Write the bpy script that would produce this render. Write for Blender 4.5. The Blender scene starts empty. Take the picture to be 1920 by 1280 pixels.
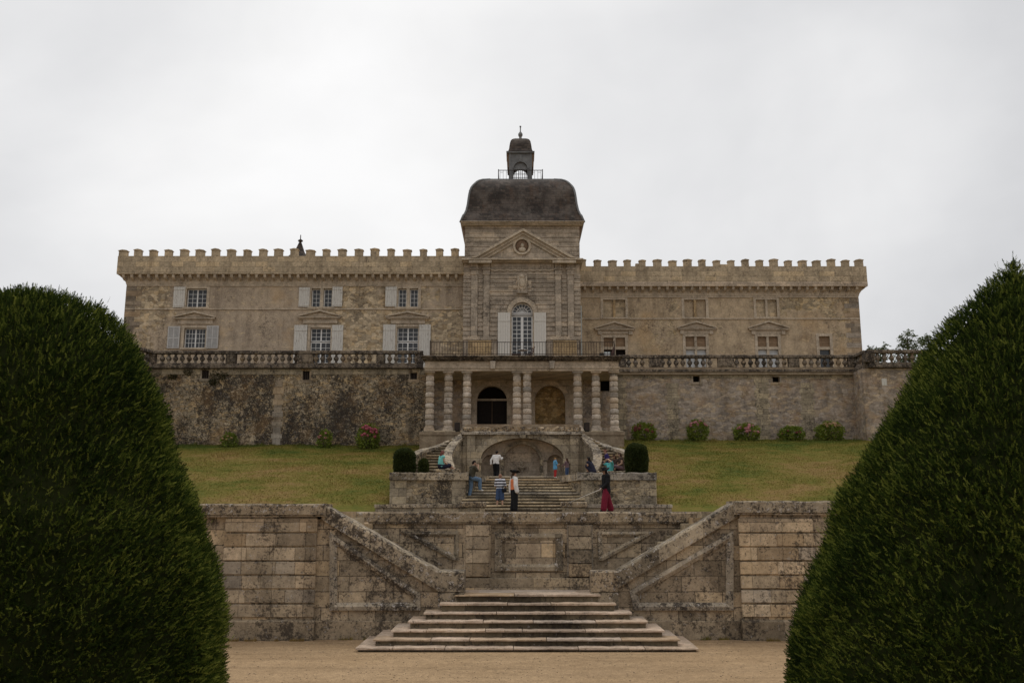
import bpy, bmesh, math, random
import numpy as np
from mathutils import Vector, Matrix

random.seed(7)
rng = np.random.default_rng(11)
SC = bpy.context.scene
COL = SC.collection
R = math.radians

# ------------------------------------------------------------------ camera
F, TILT, CXP, CYP = 1700.0, R(10.6), 971.0, 640.0
H = 3.275
CT, ST = math.cos(TILT), math.sin(TILT)
cam_data = bpy.data.cameras.new('camera')
cam = bpy.data.objects.new('camera', cam_data)
COL.objects.link(cam)
cam.location = (0, 0, H)
cam.rotation_euler = (R(90) + TILT, 0, 0)
cam_data.sensor_width = 36.0
cam_data.lens = F / 1920 * 36
cam_data.shift_x = -11 / 1920
cam_data.clip_start = 0.1
cam_data.clip_end = 6000
SC.camera = cam


def Z(py, Y):
    """height of a point that far away seen on that photo row"""
    v = (CYP - py) / F
    return H + Y * (v * CT + ST) / (CT - v * ST)


def X(px, Y, z):
    return (px - CXP) * (Y * CT + (z - H) * ST) / F


def XZ(px, py, Y):
    z = Z(py, Y)
    return X(px, Y, z), z


# ------------------------------------------------------------------ node helper
class G:
    def __init__(self, tree):
        self.t = tree
        tree.nodes.clear()

    def node(self, typ, ins=None, **props):
        n = self.t.nodes.new(typ)
        for k, v in props.items():
            setattr(n, k, v)
        for k, v in (ins or {}).items():
            s = n.inputs[k]
            if isinstance(v, bpy.types.NodeSocket):
                self.t.links.new(v, s)
            else:
                s.default_value = v
        return n

    def math(self, op, a, b=0.0, clamp=False):
        n = self.node('ShaderNodeMath', {0: a, 1: b}, operation=op)
        n.use_clamp = clamp
        return n.outputs[0]

    def mix(self, fac, a, b, mode='MIX'):
        def c(v):
            return (*v, 1) if isinstance(v, tuple) and len(v) == 3 else v
        n = self.node('ShaderNodeMix', None, data_type='RGBA', blend_type=mode)
        for i, v in ((0, fac), (6, c(a)), (7, c(b))):
            s = n.inputs[i]
            if isinstance(v, bpy.types.NodeSocket):
                self.t.links.new(v, s)
            else:
                s.default_value = v
        return n.outputs[2]

    def noise(self, vec, scale, detail=4, rough=0.55, dist=0.0):
        n = self.node('ShaderNodeTexNoise', {'Vector': vec, 'Scale': scale, 'Detail': detail,
                                             'Roughness': rough, 'Distortion': dist})
        return n.outputs['Fac']

    def mapr(self, v, a, b, c=0.0, d=1.0):
        n = self.node('ShaderNodeMapRange', {0: v, 1: a, 2: b, 3: c, 4: d})
        n.clamp = True
        return n.outputs[0]

    def ramp(self, fac, stops):
        n = self.node('ShaderNodeValToRGB', {0: fac})
        e = n.color_ramp.elements
        while len(e) < len(stops):
            e.new(0.5)
        for el, (p, c) in zip(e, stops):
            el.position = p
            el.color = (c, c, c, 1) if isinstance(c, (int, float)) else (*c, 1)
        return n.outputs[0]

    def pos(self):
        return self.node('ShaderNodeNewGeometry').outputs['Position']

    def sep(self, v):
        n = self.node('ShaderNodeSeparateXYZ', {0: v})
        return n.outputs[0], n.outputs[1], n.outputs[2]

    def comb(self, x, y, z):
        return self.node('ShaderNodeCombineXYZ', {0: x, 1: y, 2: z}).outputs[0]

    def vmul(self, v, m):
        return self.node('ShaderNodeVectorMath', {0: v, 1: m}, operation='MULTIPLY').outputs[0]

    def bump(self, height, strength=0.5, dist=0.03):
        return self.node('ShaderNodeBump', {'Height': height, 'Strength': strength, 'Distance': dist}).outputs[0]

    def out(self, col, rough=0.85, normal=None, spec=0.25, metal=0.0, translucent=0.0):
        ins = {'Roughness': rough, 'Metallic': metal, 'Specular IOR Level': spec}
        ins['Base Color'] = (*col, 1) if isinstance(col, tuple) else col
        if normal is not None:
            ins['Normal'] = normal
        b = self.node('ShaderNodeBsdfPrincipled', ins)
        sh = b.outputs[0]
        if translucent > 0:
            t = self.node('ShaderNodeBsdfTranslucent', {'Color': ins['Base Color']})
            m = self.node('ShaderNodeMixShader', {0: translucent, 1: sh, 2: t.outputs[0]})
            sh = m.outputs[0]
        o = self.node('ShaderNodeOutputMaterial', {0: sh})


def new_mat(name):
    m = bpy.data.materials.new(name)
    m.use_nodes = True
    return m, G(m.node_tree)


def lin(r, g, b):
    def f(c):
        c /= 255
        return c / 12.92 if c <= 0.04045 else ((c + 0.055) / 1.055) ** 2.4
    return (f(r), f(g), f(b))


# ------------------------------------------------------------------ sky and sun
SUN_EL, SUN_AZ = R(58), R(-25)           # azimuth from +Y towards +X
world = bpy.data.worlds.new('World')
SC.world = world
world.use_nodes = True
g = G(world.node_tree)
tc = g.node('ShaderNodeTexCoord').outputs['Generated']
sky = g.node('ShaderNodeTexSky', sky_type='NISHITA', sun_disc=False)
sky.sun_elevation = SUN_EL
sky.sun_rotation = SUN_AZ
sky_s = g.mix(1.0, sky.outputs[0], (0.1, 0.1, 0.1), 'MULTIPLY')
glow_dir = Vector((-0.13, 0.93, 0.42)).normalized()
dot = g.node('ShaderNodeVectorMath', {0: tc, 1: glow_dir}, operation='DOT_PRODUCT').outputs['Value']
glow = g.math('POWER', g.mapr(dot, 0.70, 1.0), 1.3)
cl1 = g.noise(g.vmul(tc, (1.0, 1.0, 1.5)), 1.9, 5, 0.5, 0.3)
cl2 = g.noise(g.vmul(tc, (1.0, 1.0, 2.4)), 6.5, 5, 0.55, 0.3)
cloud = g.math('ADD', g.math('MULTIPLY', g.math('SUBTRACT', cl1, 0.5), 0.80),
               g.math('MULTIPLY', g.math('SUBTRACT', cl2, 0.5), 0.08))
lum = g.math('ADD', g.math('ADD', g.math('MULTIPLY', glow, 0.30), 0.575), cloud)
lum = g.mapr(lum, 0.4, 1.05, 0.46, 0.99)
up_z = g.sep(tc)[2]
lum = g.math('MULTIPLY', lum, g.mapr(up_z, 0.50, 0.95, 1.0, 2.15))       # an overcast sky is brightest overhead
back = g.mapr(g.sep(tc)[1], -0.75, 0.15, 0.88, 1.0)                          # low sky behind the camera dimmed, added to weaken light on front faces
lum = g.math('MULTIPLY', lum, g.math('MAXIMUM', back, g.mapr(up_z, 0.35, 0.8, 0.0, 1.0)))
cloud_col = g.mix(1.0, g.mix(g.mapr(lum, 0.6, 0.92), (0.965, 0.972, 1.0), (1.0, 0.995, 0.992)), g.comb(lum, lum, lum), 'MULTIPLY')
final = g.mix(0.97, sky_s, cloud_col)
bg = g.node('ShaderNodeBackground', {'Color': final, 'Strength': 1.0})
g.node('ShaderNodeOutputWorld', {0: bg.outputs[0]})

sun_d = bpy.data.lights.new('sun', 'SUN')
sun_d.energy = 0.5
sun_d.angle = R(25)
sun_d.color = (1.0, 0.96, 0.9)
sun = bpy.data.objects.new('sun', sun_d)
COL.objects.link(sun)
sd = Vector((math.sin(SUN_AZ) * math.cos(SUN_EL), math.cos(SUN_AZ) * math.cos(SUN_EL), math.sin(SUN_EL)))
sun.rotation_euler = (-sd).to_track_quat('-Z', 'Y').to_euler()
sun.location = (0, 0, 80)

SC.view_settings.view_transform = 'Standard'
SC.view_settings.look = 'None'
SC.view_settings.exposure = 0.0
SC.view_settings.gamma = 1.0

# ------------------------------------------------------------------ materials


def uv_of(g, wobble=0.0):
    p = g.pos()
    x, y, z = g.sep(p)
    u = g.math('ADD', x, g.math('MULTIPLY', y, 0.97))
    v = z
    if wobble:
        w = g.noise(p, 0.9, 3)
        v = g.math('ADD', v, g.math('MULTIPLY', g.math('SUBTRACT', w, 0.5), wobble))
        u = g.math('ADD', u, g.math('MULTIPLY', g.math('SUBTRACT', g.noise(p, 1.7, 2), 0.5), wobble * 2))
    return p, u, v


def ashlar_part(g, u, v, w, h, mort):
    b = g.node('ShaderNodeTexBrick', {'Vector': g.comb(u, v, 0.0), 'Color1': (0, 0, 0, 1), 'Color2': (1, 1, 1, 1),
                                      'Mortar': (0.5, 0.5, 0.5, 1), 'Scale': 1.0, 'Mortar Size': mort,
                                      'Mortar Smooth': 0.3, 'Bias': 0.0, 'Brick Width': w, 'Row Height': h})
    b.offset = 0.37
    b.offset_frequency = 2
    b.squash = 1.35
    b.squash_frequency = 3
    return b.outputs['Color'], b.outputs['Fac']


def rubble_part(g, p, u, v, sx, sz):
    wob = g.node('ShaderNodeTexNoise', {'Vector': p, 'Scale': 2.2, 'Detail': 3}).outputs['Color']
    wx, wy, wz = g.sep(wob)
    wob2 = g.node('ShaderNodeTexNoise', {'Vector': p, 'Scale': 7.5, 'Detail': 3}).outputs['Color']
    qx_, qy_, qz_ = g.sep(wob2)
    u2 = g.math('ADD', g.math('MULTIPLY', u, sx), g.math('ADD', g.math('MULTIPLY', wx, 1.1), g.math('MULTIPLY', qx_, 0.7)))
    v2 = g.math('ADD', g.math('MULTIPLY', v, sz), g.math('ADD', g.math('MULTIPLY', wy, 1.1), g.math('MULTIPLY', qy_, 0.7)))
    vec = g.comb(u2, v2, 0.0)
    e = g.node('ShaderNodeTexVoronoi', {'Vector': vec, 'Scale': 1.0, 'Randomness': 0.9},
               feature='DISTANCE_TO_EDGE', voronoi_dimensions='2D').outputs['Distance']
    c = g.node('ShaderNodeTexVoronoi', {'Vector': vec, 'Scale': 1.0, 'Randomness': 0.9},
               feature='F1', voronoi_dimensions='2D').outputs['Color']
    cr, cg_, cb = g.sep(c)
    joint = g.math('MULTIPLY', g.mapr(e, 0.02, 0.13, 1.0, 0.0), g.mapr(wz, 0.38, 0.56, 0.25, 1.0))
    return cr, cg_, joint


def lichen(g, p, col, dark, white, streak, dark_col=(0.030, 0.024, 0.021), patch_scale=0.45, warm=0.0):
    """patches of black and white lichen, rain streaks: growths and stains on the stone itself"""
    px_, py_, pz_ = g.sep(p)
    n_big = g.noise(g.comb(px_, py_, g.math('MULTIPLY', pz_, 0.55)), patch_scale * 1.6, 6, 0.68)
    n_mid = g.noise(p, 4.2, 6, 0.75)
    n_fine = g.noise(p, 12.0, 5, 0.78)
    n_pit = g.noise(p, 24.0, 2, 0.6)
    if streak:
        x, y, z = g.sep(p)
        sv = g.comb(g.math('ADD', x, y), g.math('MULTIPLY', z, 0.14), 0.0)
        s = g.noise(sv, 1.2, 6, 0.68)
        m = g.mapr(g.math('ADD', g.math('MULTIPLY', s, 0.75), g.math('MULTIPLY', n_fine, 0.25)), 0.50, 0.66)
        col = g.mix(g.math('MULTIPLY', m, streak), col, g.mix(1.0, col, (0.34, 0.31, 0.30), 'MULTIPLY'))
    if dark:
        a = g.math('ADD', g.math('MULTIPLY', n_mid, 0.42), g.math('MULTIPLY', n_fine, 0.58))
        a = g.math('ADD', a, g.math('MULTIPLY', g.math('SUBTRACT', n_big, 0.5), 0.48))
        t0 = 0.600 - 0.145 * dark
        m = g.mapr(a, t0, t0 + 0.085)
        col = g.mix(g.math('MULTIPLY', m, min(0.92, 0.45 + 0.5 * dark)), col, dark_col)
        m = g.mapr(n_pit, 0.66 - 0.05 * dark, 0.71 - 0.05 * dark)
        col = g.mix(g.math('MULTIPLY', m, 0.7), col, (0.035, 0.028, 0.024))
    if white:
        w = g.noise(p, 6.0, 4, 0.65)
        w2 = g.noise(p, 21.0, 3, 0.6)
        m = g.mapr(g.math('ADD', g.math('MULTIPLY', w, 0.55), g.math('MULTIPLY', w2, 0.45)), 0.60 - 0.05 * white, 0.635 - 0.05 * white)
        col = g.mix(g.math('MULTIPLY', m, 0.35 + 0.5 * white), col, (0.52, 0.47, 0.42))
    if warm:
        w = g.noise(p, 0.8, 4, 0.6)
        col = g.mix(g.math('MULTIPLY', g.mapr(w, 0.5, 0.68), warm), col, (0.42, 0.24, 0.10))
    return col


def stone(name, cols, block=None, rubble=None, dark=0.3, white=0.15, streak=0.3, warm=0.0,
          mortar=(0.10, 0.08, 0.06), mort_amt=0.8, bump=0.6, bdist=0.03, wobble=0.03, patch=0.45, var=0.45, tint=0.0):
    m, g = new_mat(name)
    p, u, v = uv_of(g, wobble)
    n1 = g.noise(p, 0.7, 5, 0.6)
    n2 = g.noise(p, 7.0, 6, 0.7)
    base = g.mix(g.mapr(n1, 0.35, 0.65), cols[0], cols[1])
    height = g.math('MULTIPLY', n2, 0.6)
    if block:
        bc, bf = ashlar_part(g, u, v, *block)
        if len(cols) > 2:
            base = g.mix(g.mapr(bc, 0.72, 0.95, 0.0, 0.6), base, cols[2])
        base = g.mix(1.0, base, g.ramp(bc, [(0.0, 1.0 - var), (0.5, 0.95), (1.0, 1.0 + var * 0.55)]), 'MULTIPLY')
        base = g.mix(g.math('MULTIPLY', bf, mort_amt), base, mortar)
        height = g.math('SUBTRACT', height, g.math('MULTIPLY', bf, 1.0))
    if rubble:
        cr, cg_, j = rubble_part(g, p, u, v, *rubble)
        if len(cols) > 2:
            base = g.mix(g.mapr(cg_, 0.55, 0.8), base, cols[2])
        base = g.mix(1.0, base, g.ramp(cr, [(0.0, 1.0 - var), (0.5, 0.95), (1.0, 1.0 + var * 0.55)]), 'MULTIPLY')
        base = g.mix(g.math('MULTIPLY', j, mort_amt), base, mortar)
        height = g.math('SUBTRACT', height, g.math('MULTIPLY', j, 0.9))
    base = g.mix(1.0, base, g.ramp(n2, [(0.28, 0.66), (0.5, 1.0), (0.72, 1.24)]), 'MULTIPLY')
    if tint:                                                  # every block and drum is its own stone
        ri = g.node('ShaderNodeNewGeometry').outputs['Random Per Island']
        ro_ = g.node('ShaderNodeObjectInfo').outputs['Random']
        rnd = g.math('FRACT', g.math('ADD', g.math('MULTIPLY', ri, 3.7), ro_))
        rnd2 = g.math('FRACT', g.math('MULTIPLY', rnd, 7.31))
        base = g.mix(1.0, base, g.ramp(rnd, [(0.0, 1 - tint), (0.5, 1.0), (1.0, 1 + tint * 0.6)]), 'MULTIPLY')
        base = g.mix(g.mapr(rnd2, 0.62, 1.0, 0.0, 0.55), base, (0.42, 0.29, 0.165))
        base = g.mix(g.mapr(rnd2, 0.22, 0.0, 0.0, 0.45), base, (0.36, 0.335, 0.31))
    base = g.mix(1.0, base, g.ramp(g.noise(p, 1.7, 6, 0.72), [(0.30, 0.70), (0.5, 1.02), (0.70, 1.25)]), 'MULTIPLY')
    base = g.mix(1.0, base, (1.06, 1.045, 1.0), 'MULTIPLY')
    base = lichen(g, p, base, dark, white, streak, patch_scale=patch, warm=warm)
    g.out(base, 0.92, g.bump(height, bump, bdist), spec=0.15)
    return m


def plaster_wall(name, plaster, exposed, amount, box=None):
    """lime render that has fallen off in patches and shows the rubble below"""
    m, g = new_mat(name)
    p, u, v = uv_of(g, 0.02)
    cr, cg_, j = rubble_part(g, p, u, v, 3.0, 4.8)
    rub = g.mix(g.mapr(cr, 0.1, 0.9), exposed[0], exposed[1])
    rub = g.mix(g.math('MULTIPLY', g.mapr(cg_, 0.65, 0.9), 0.45), rub, exposed[2])
    rub = g.mix(1.0, rub, g.mix(0.5, g.ramp(g.noise(p, 6.0, 6, 0.75), [(0.28, 0.45), (0.5, 1.0), (0.72, 1.4)]), g.ramp(cr, [(0.0, 0.45), (0.5, 1.0), (1.0, 1.4)])), 'MULTIPLY')
    keep = g.mapr(g.noise(p, 1.9, 5, 0.65), 0.42, 0.56)
    rub = g.mix(g.math('MULTIPLY', g.math('MULTIPLY', j, keep), 0.7), rub, (0.14, 0.10, 0.07))
    pl = g.mix(g.mapr(g.noise(p, 0.55, 5, 0.6), 0.35, 0.65), plaster[0], plaster[1])
    pl = g.mix(1.0, pl, g.ramp(g.noise(p, 9, 6, 0.78), [(0.28, 0.66), (0.5, 1.0), (0.72, 1.24)]), 'MULTIPLY')
    pl = g.mix(1.0, pl, g.ramp(g.noise(p, 1.4, 6, 0.72), [(0.30, 0.66), (0.5, 1.0), (0.70, 1.22)]), 'MULTIPLY')
    chips = g.math('ADD', g.math('MULTIPLY', g.noise(g.comb(u, g.math('MULTIPLY', v, 1.9), 0.0), 1.5, 4, 0.65), 0.7), g.math('MULTIPLY', g.noise(p, 7.0, 3, 0.6), 0.3))
    pl = g.mix(g.math('MULTIPLY', g.mapr(chips, 0.575, 0.60), 0.75), pl, (0.52, 0.40, 0.27))
    patch = g.math('ADD', g.math('MULTIPLY', g.noise(p, 0.33, 3, 0.5), 0.65), g.math('MULTIPLY', g.noise(p, 2.3, 6, 0.7), 0.35))
    if box:
        x, y, z = g.sep(p)
        for bx0, bx1, bz0, bz1, gain in box:
            fx = g.math('MULTIPLY', g.mapr(x, bx0 - 1.2, bx0 + 1.2), g.mapr(x, bx1 - 1.2, bx1 + 1.2, 1.0, 0.0))
            fz = g.math('MULTIPLY', g.mapr(z, bz0 - 0.7, bz0 + 0.7), g.mapr(z, bz1 - 0.7, bz1 + 0.7, 1.0, 0.0))
            patch = g.math('ADD', patch, g.math('MULTIPLY', g.math('MULTIPLY', fx, fz), gain))
    msk = g.mapr(patch, amount, amount + 0.035)
    col = g.mix(msk, pl, rub)
    och = g.mapr(g.noise(p, 0.42, 4, 0.55), 0.54, 0.70)
    col = g.mix(g.math('MULTIPLY', och, 0.38), col, (0.44, 0.27, 0.125))
    col = g.mix(1.0, col, (1.17, 1.21, 1.16), 'MULTIPLY')
    col = lichen(g, p, col, 0.42, 0.25, 0.60)
    h = g.math('SUBTRACT', g.math('MULTIPLY', g.noise(p, 8, 5, 0.7), 0.5),
               g.math('ADD', g.math('MULTIPLY', msk, 0.5), g.math('MULTIPLY', g.math('MULTIPLY', msk, j), 0.8)))
    g.out(col, 0.95, g.bump(h, 0.7, 0.04), spec=0.1)
    return m


M = {}
M['facade_left'] = plaster_wall('lime_render_patched', ((0.33, 0.26, 0.205), (0.42, 0.325, 0.245)),
                                ((0.35, 0.275, 0.20), (0.48, 0.375, 0.265), (0.48, 0.33, 0.18)), 0.515,
                                [(-23.3, -17.6, 18.5, 22.4, -0.35), (-24, -17, 13, 17.5, -0.14), (-14.2, -9.0, 13, 22.4, 0.16), (-6.8, -4, 13, 19, 0.12), (-31, -28, 13, 23, 0.1)])
M['facade_right'] = plaster_wall('lime_render_sound', ((0.37, 0.28, 0.20), (0.43, 0.325, 0.225)),
                                 ((0.38, 0.30, 0.21), (0.47, 0.36, 0.24), (0.52, 0.36, 0.18)), 0.60,
                                 [(21.5, 26.0, 19.6, 21.6, 0.2), (26.6, 30, 12, 23, 0.17), (9.0, 12.0, 14.2, 17.0, 0.14)])
M['parapet'] = stone('parapet_stone', ((0.50, 0.405, 0.285), (0.43, 0.35, 0.25), (0.52, 0.40, 0.25)), block=(0.95, 0.42, 0.012), dark=0.35, white=0.1, streak=0.6, mort_amt=0.4, var=0.2)
M['quoin'] = stone('quoin_stone', ((0.348, 0.289, 0.228), (0.300, 0.249, 0.197)), block=(0.9, 0.42, 0.016), dark=0.3, streak=0.3, mort_amt=0.6, var=0.3, tint=0.3)
M['trim'] = stone('carved_trim_stone', ((0.50, 0.425, 0.335), (0.43, 0.365, 0.29)), dark=0.3, white=0.12, streak=0.4)
M['tower'] = stone('tower_stone', ((0.450, 0.383, 0.312), (0.385, 0.328, 0.268), (0.470, 0.385, 0.290)), block=(1.0, 0.36, 0.008), dark=0.34, white=0.12, streak=0.45, mort_amt=0.4, var=0.25)
M['tower_warm'] = stone('tower_pedestal_stone', ((0.44, 0.32, 0.18), (0.37, 0.27, 0.16)), block=(0.8, 0.4, 0.012), dark=0.25, streak=0.3, var=0.25)
M['dark_coping'] = stone('lichen_black_stone', ((0.27, 0.215, 0.165), (0.21, 0.17, 0.13)), block=(1.3, 4.0, 0.02), dark=1.05, white=0.35, streak=0.2, mort_amt=0.6, var=0.2)
M['baluster'] = stone('weathered_baluster_stone', ((0.251, 0.205, 0.169), (0.194, 0.165, 0.137)), dark=0.95, white=0.25, streak=0.1, tint=0.3)
M['retain_left'] = stone('dark_rubble', ((0.415, 0.338, 0.241), (0.346, 0.283, 0.204), (0.438, 0.323, 0.191)), rubble=(3.6, 7.0), dark=1.08, white=0.3, streak=0.9, warm=0.22, mortar=(0.10, 0.08, 0.06), mort_amt=0.55, patch=0.28, var=0.35)
M['retain_right'] = stone('grey_rubble', ((0.389, 0.326, 0.277), (0.340, 0.285, 0.241), (0.413, 0.325, 0.238)), rubble=(2.9, 6.2), dark=0.38, white=0.2, streak=0.5, warm=0.35, mortar=(0.20, 0.155, 0.12), mort_amt=0.45, var=0.32)
M['rubble_ochre'] = stone('ochre_rubble_infill', ((0.42, 0.28, 0.12), (0.36, 0.24, 0.11), (0.45, 0.32, 0.16)), rubble=(3.4, 5.0), dark=0.2, white=0.1, streak=0.1, mortar=(0.22, 0.14, 0.06))
M['portico'] = stone('portico_stone', ((0.522, 0.430, 0.339), (0.454, 0.374, 0.292), (0.519, 0.409, 0.298)), block=(0.9, 0.5, 0.008), dark=0.28, white=0.12, streak=0.4, mort_amt=0.4, var=0.2)
M['column'] = stone('column_stone', ((0.525, 0.450, 0.376), (0.428, 0.365, 0.304)), dark=0.32, white=0.15, streak=0.35, tint=0.35)
M['grotto'] = stone('grotto_stone', ((0.397, 0.333, 0.244), (0.327, 0.273, 0.202), (0.413, 0.332, 0.221)), block=(0.75, 0.36, 0.010), dark=0.6, white=0.2, streak=0.5, mort_amt=0.75, var=0.3)
M['flank'] = stone('flank_rubble', ((0.375, 0.308, 0.218), (0.316, 0.258, 0.186), (0.392, 0.303, 0.195)), rubble=(3.6, 8.0), dark=0.82, white=0.3, streak=0.25, mort_amt=0.6)
M['pier'] = stone('rusticated_pier_stone', ((0.463, 0.365, 0.260), (0.405, 0.329, 0.237), (0.468, 0.348, 0.213)), block=(0.62, 3.0, 0.007), dark=0.60, white=0.25, streak=0.55, mort_amt=0.8, var=0.28, bump=0.7, tint=0.42)
M['front_wall'] = stone('front_wall_ashlar', ((0.423, 0.334, 0.238), (0.356, 0.289, 0.209), (0.438, 0.323, 0.194)), block=(0.72, 0.40, 0.011), dark=0.66, white=0.28, streak=0.6, mort_amt=0.85, var=0.42, bump=0.7)
M['moulding'] = stone('moulding_stone', ((0.387, 0.319, 0.235), (0.317, 0.263, 0.194)), block=(0.9, 5.0, 0.01), dark=0.85, white=0.75, streak=0.1, mort_amt=0.5, tint=0.2)
M['plinth'] = stone('plinth_stone', ((0.394, 0.309, 0.216), (0.336, 0.269, 0.191), (0.409, 0.303, 0.180)), block=(1.0, 0.6, 0.008), dark=0.68, white=0.12, streak=0.4, mort_amt=0.5)
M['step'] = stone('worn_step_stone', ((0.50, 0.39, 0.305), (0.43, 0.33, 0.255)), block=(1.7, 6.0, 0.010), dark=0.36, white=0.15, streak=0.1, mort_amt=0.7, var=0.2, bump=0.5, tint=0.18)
M['riser'] = stone('riser_stone_painted_shade', ((0.165, 0.135, 0.092), (0.125, 0.102, 0.07)), block=(1.7, 6.0, 0.012), dark=0.65, white=0.1, streak=0.2, mort_amt=0.7)  # darker than the treads: shade under the nosings put into the colour
M['old_step'] = stone('old_stair_stone', ((0.355, 0.288, 0.197), (0.296, 0.242, 0.168)), block=(0.9, 6.0, 0.012), dark=0.5, white=0.25, streak=0.1, mort_amt=0.6, tint=0.3)


def plain(name, col, rough=0.7, spec=0.3, metal=0.0, nscale=None, namt=0.25, translucent=0.0, bump=0.0, bscale=20):
    m, g = new_mat(name)
    c = col
    p = g.pos()
    if nscale:
        n = g.noise(p, nscale, 5, 0.65)
        c = g.mix(1.0, (*col,), g.ramp(n, [(0.25, 1.0 - namt), (0.75, 1.0 + namt)]), 'MULTIPLY')
    nm = g.bump(g.noise(p, bscale, 4), bump, 0.01) if bump else None
    g.out(c, rough, nm, spec, metal, translucent)
    return m


def slate(name):
    m, g = new_mat(name)
    p, u, v = uv_of(g, 0.015)
    bc, bf = ashlar_part(g, u, v, 0.30, 0.21, 0.02)
    n1 = g.noise(p, 0.45, 5, 0.6)
    base = g.mix(g.mapr(n1, 0.38, 0.62), (0.036, 0.025, 0.018), (0.074, 0.056, 0.044))
    base = g.mix(1.0, base, g.ramp(bc, [(0.0, 0.5), (0.5, 1.0), (1.0, 1.6)]), 'MULTIPLY')
    base = g.mix(g.math('MULTIPLY', bf, 0.7), base, (0.02, 0.016, 0.013))
    x, y, z = g.sep(p)
    st = g.noise(g.comb(x, y, g.math('MULTIPLY', z, 0.25)), 1.2, 5, 0.65)
    base = g.mix(g.math('MULTIPLY', g.mapr(st, 0.52, 0.68), 0.6), base, (0.085, 0.045, 0.022))
    base = g.mix(g.math('MULTIPLY', g.mapr(g.noise(p, 0.9, 6, 0.72), 0.48, 0.62), 0.55), base, (0.135, 0.112, 0.094))
    base = g.mix(g.math('MULTIPLY', g.mapr(g.noise(p, 3.0, 5, 0.7), 0.58, 0.7), 0.4), base, (0.17, 0.155, 0.135))
    g.out(base, 0.7, g.bump(g.math('SUBTRACT', g.math('MULTIPLY', g.noise(p, 10, 3), 0.3), bf), 0.6, 0.02), 0.3)
    return m


M['slate'] = slate('old_slate')
M['lead'] = plain('lead_grey', (0.17, 0.17, 0.168), 0.6, 0.4, 0.2, 2.5, 0.35)
M['soffit'] = plain('soffit_wood', (0.17, 0.11, 0.07), 0.85, 0.2, 0, 3, 0.35)


def painted_wood(name, col, worn):
    m, g = new_mat(name)
    p = g.pos()
    x, y, z = g.sep(p)
    pl = g.math('FRACT', g.math('MULTIPLY', x, 7.3))
    gap = g.mapr(g.math('ABSOLUTE', g.math('SUBTRACT', pl, 0.5)), 0.44, 0.5)
    grain = g.noise(g.comb(g.math('MULTIPLY', x, 9.0), y, g.math('MULTIPLY', z, 0.9)), 3.0, 6, 0.75)
    c = g.mix(g.mapr(grain, 0.54, 0.66, 0, worn), col, (0.17, 0.13, 0.10))
    c = g.mix(g.math('MULTIPLY', gap, 0.55), c, (0.16, 0.14, 0.12))
    g.out(c, 0.75, g.bump(g.math('SUBTRACT', g.math('MULTIPLY', grain, 0.3), gap), 0.4, 0.01), 0.25)
    return m


M['shutter'] = painted_wood('old_white_painted_planks', (0.62, 0.60, 0.55), 0.9)
M['shutter_clean'] = painted_wood('white_painted_planks', (0.66, 0.63, 0.57), 0.45)
M['louvre'] = plain('grey_painted_louvre', (0.47, 0.46, 0.44), 0.7, 0.3, 0, 5, 0.15)
M['sash'] = plain('white_window_paint', (0.74, 0.74, 0.72), 0.5, 0.4, 0, 6, 0.12)
M['blind'] = plain('white_blind', (0.52, 0.54, 0.55), 0.7, 0.3, 0, 3, 0.12)
M['board'] = plain('boarded_opening', (0.27, 0.185, 0.115), 0.85, 0.2, 0, 2.5, 0.3)
M['dark_room'] = plain('dark_interior', (0.012, 0.009, 0.007), 0.9, 0.1)


def glass_mat():
    m, g = new_mat('old_window_glass')
    p = g.pos()
    n = g.noise(p, 1.1, 2)
    c = g.mix(n, (0.020, 0.022, 0.025), (0.07, 0.075, 0.08))
    g.out(c, 0.12, g.bump(g.noise(p, 2.2, 2), 0.06, 0.05), 0.5)
    return m


M['glass'] = glass_mat()
M['iron'] = plain('rusty_iron', (0.045, 0.032, 0.026), 0.7, 0.3, 0.3, 8, 0.4)
M['door'] = plain('dark_door_wood', (0.016, 0.011, 0.009), 0.7, 0.2, 0, 5, 0.4)
M['black_plastic'] = plain('black_plastic', (0.008, 0.012, 0.009), 0.5, 0.3)
M['chair_wood'] = plain('brown_chair_wood', (0.07, 0.03, 0.022), 0.6, 0.3, 0, 8, 0.3)
M['white_table'] = plain('white_table_paint', (0.6, 0.58, 0.55), 0.5, 0.3)
M['metal_grey'] = plain('grey_metal', (0.38, 0.41, 0.40), 0.5, 0.4, 0.2)
M['steel'] = plain('sword_steel', (0.5, 0.47, 0.42), 0.35, 0.5, 0.9)


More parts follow.
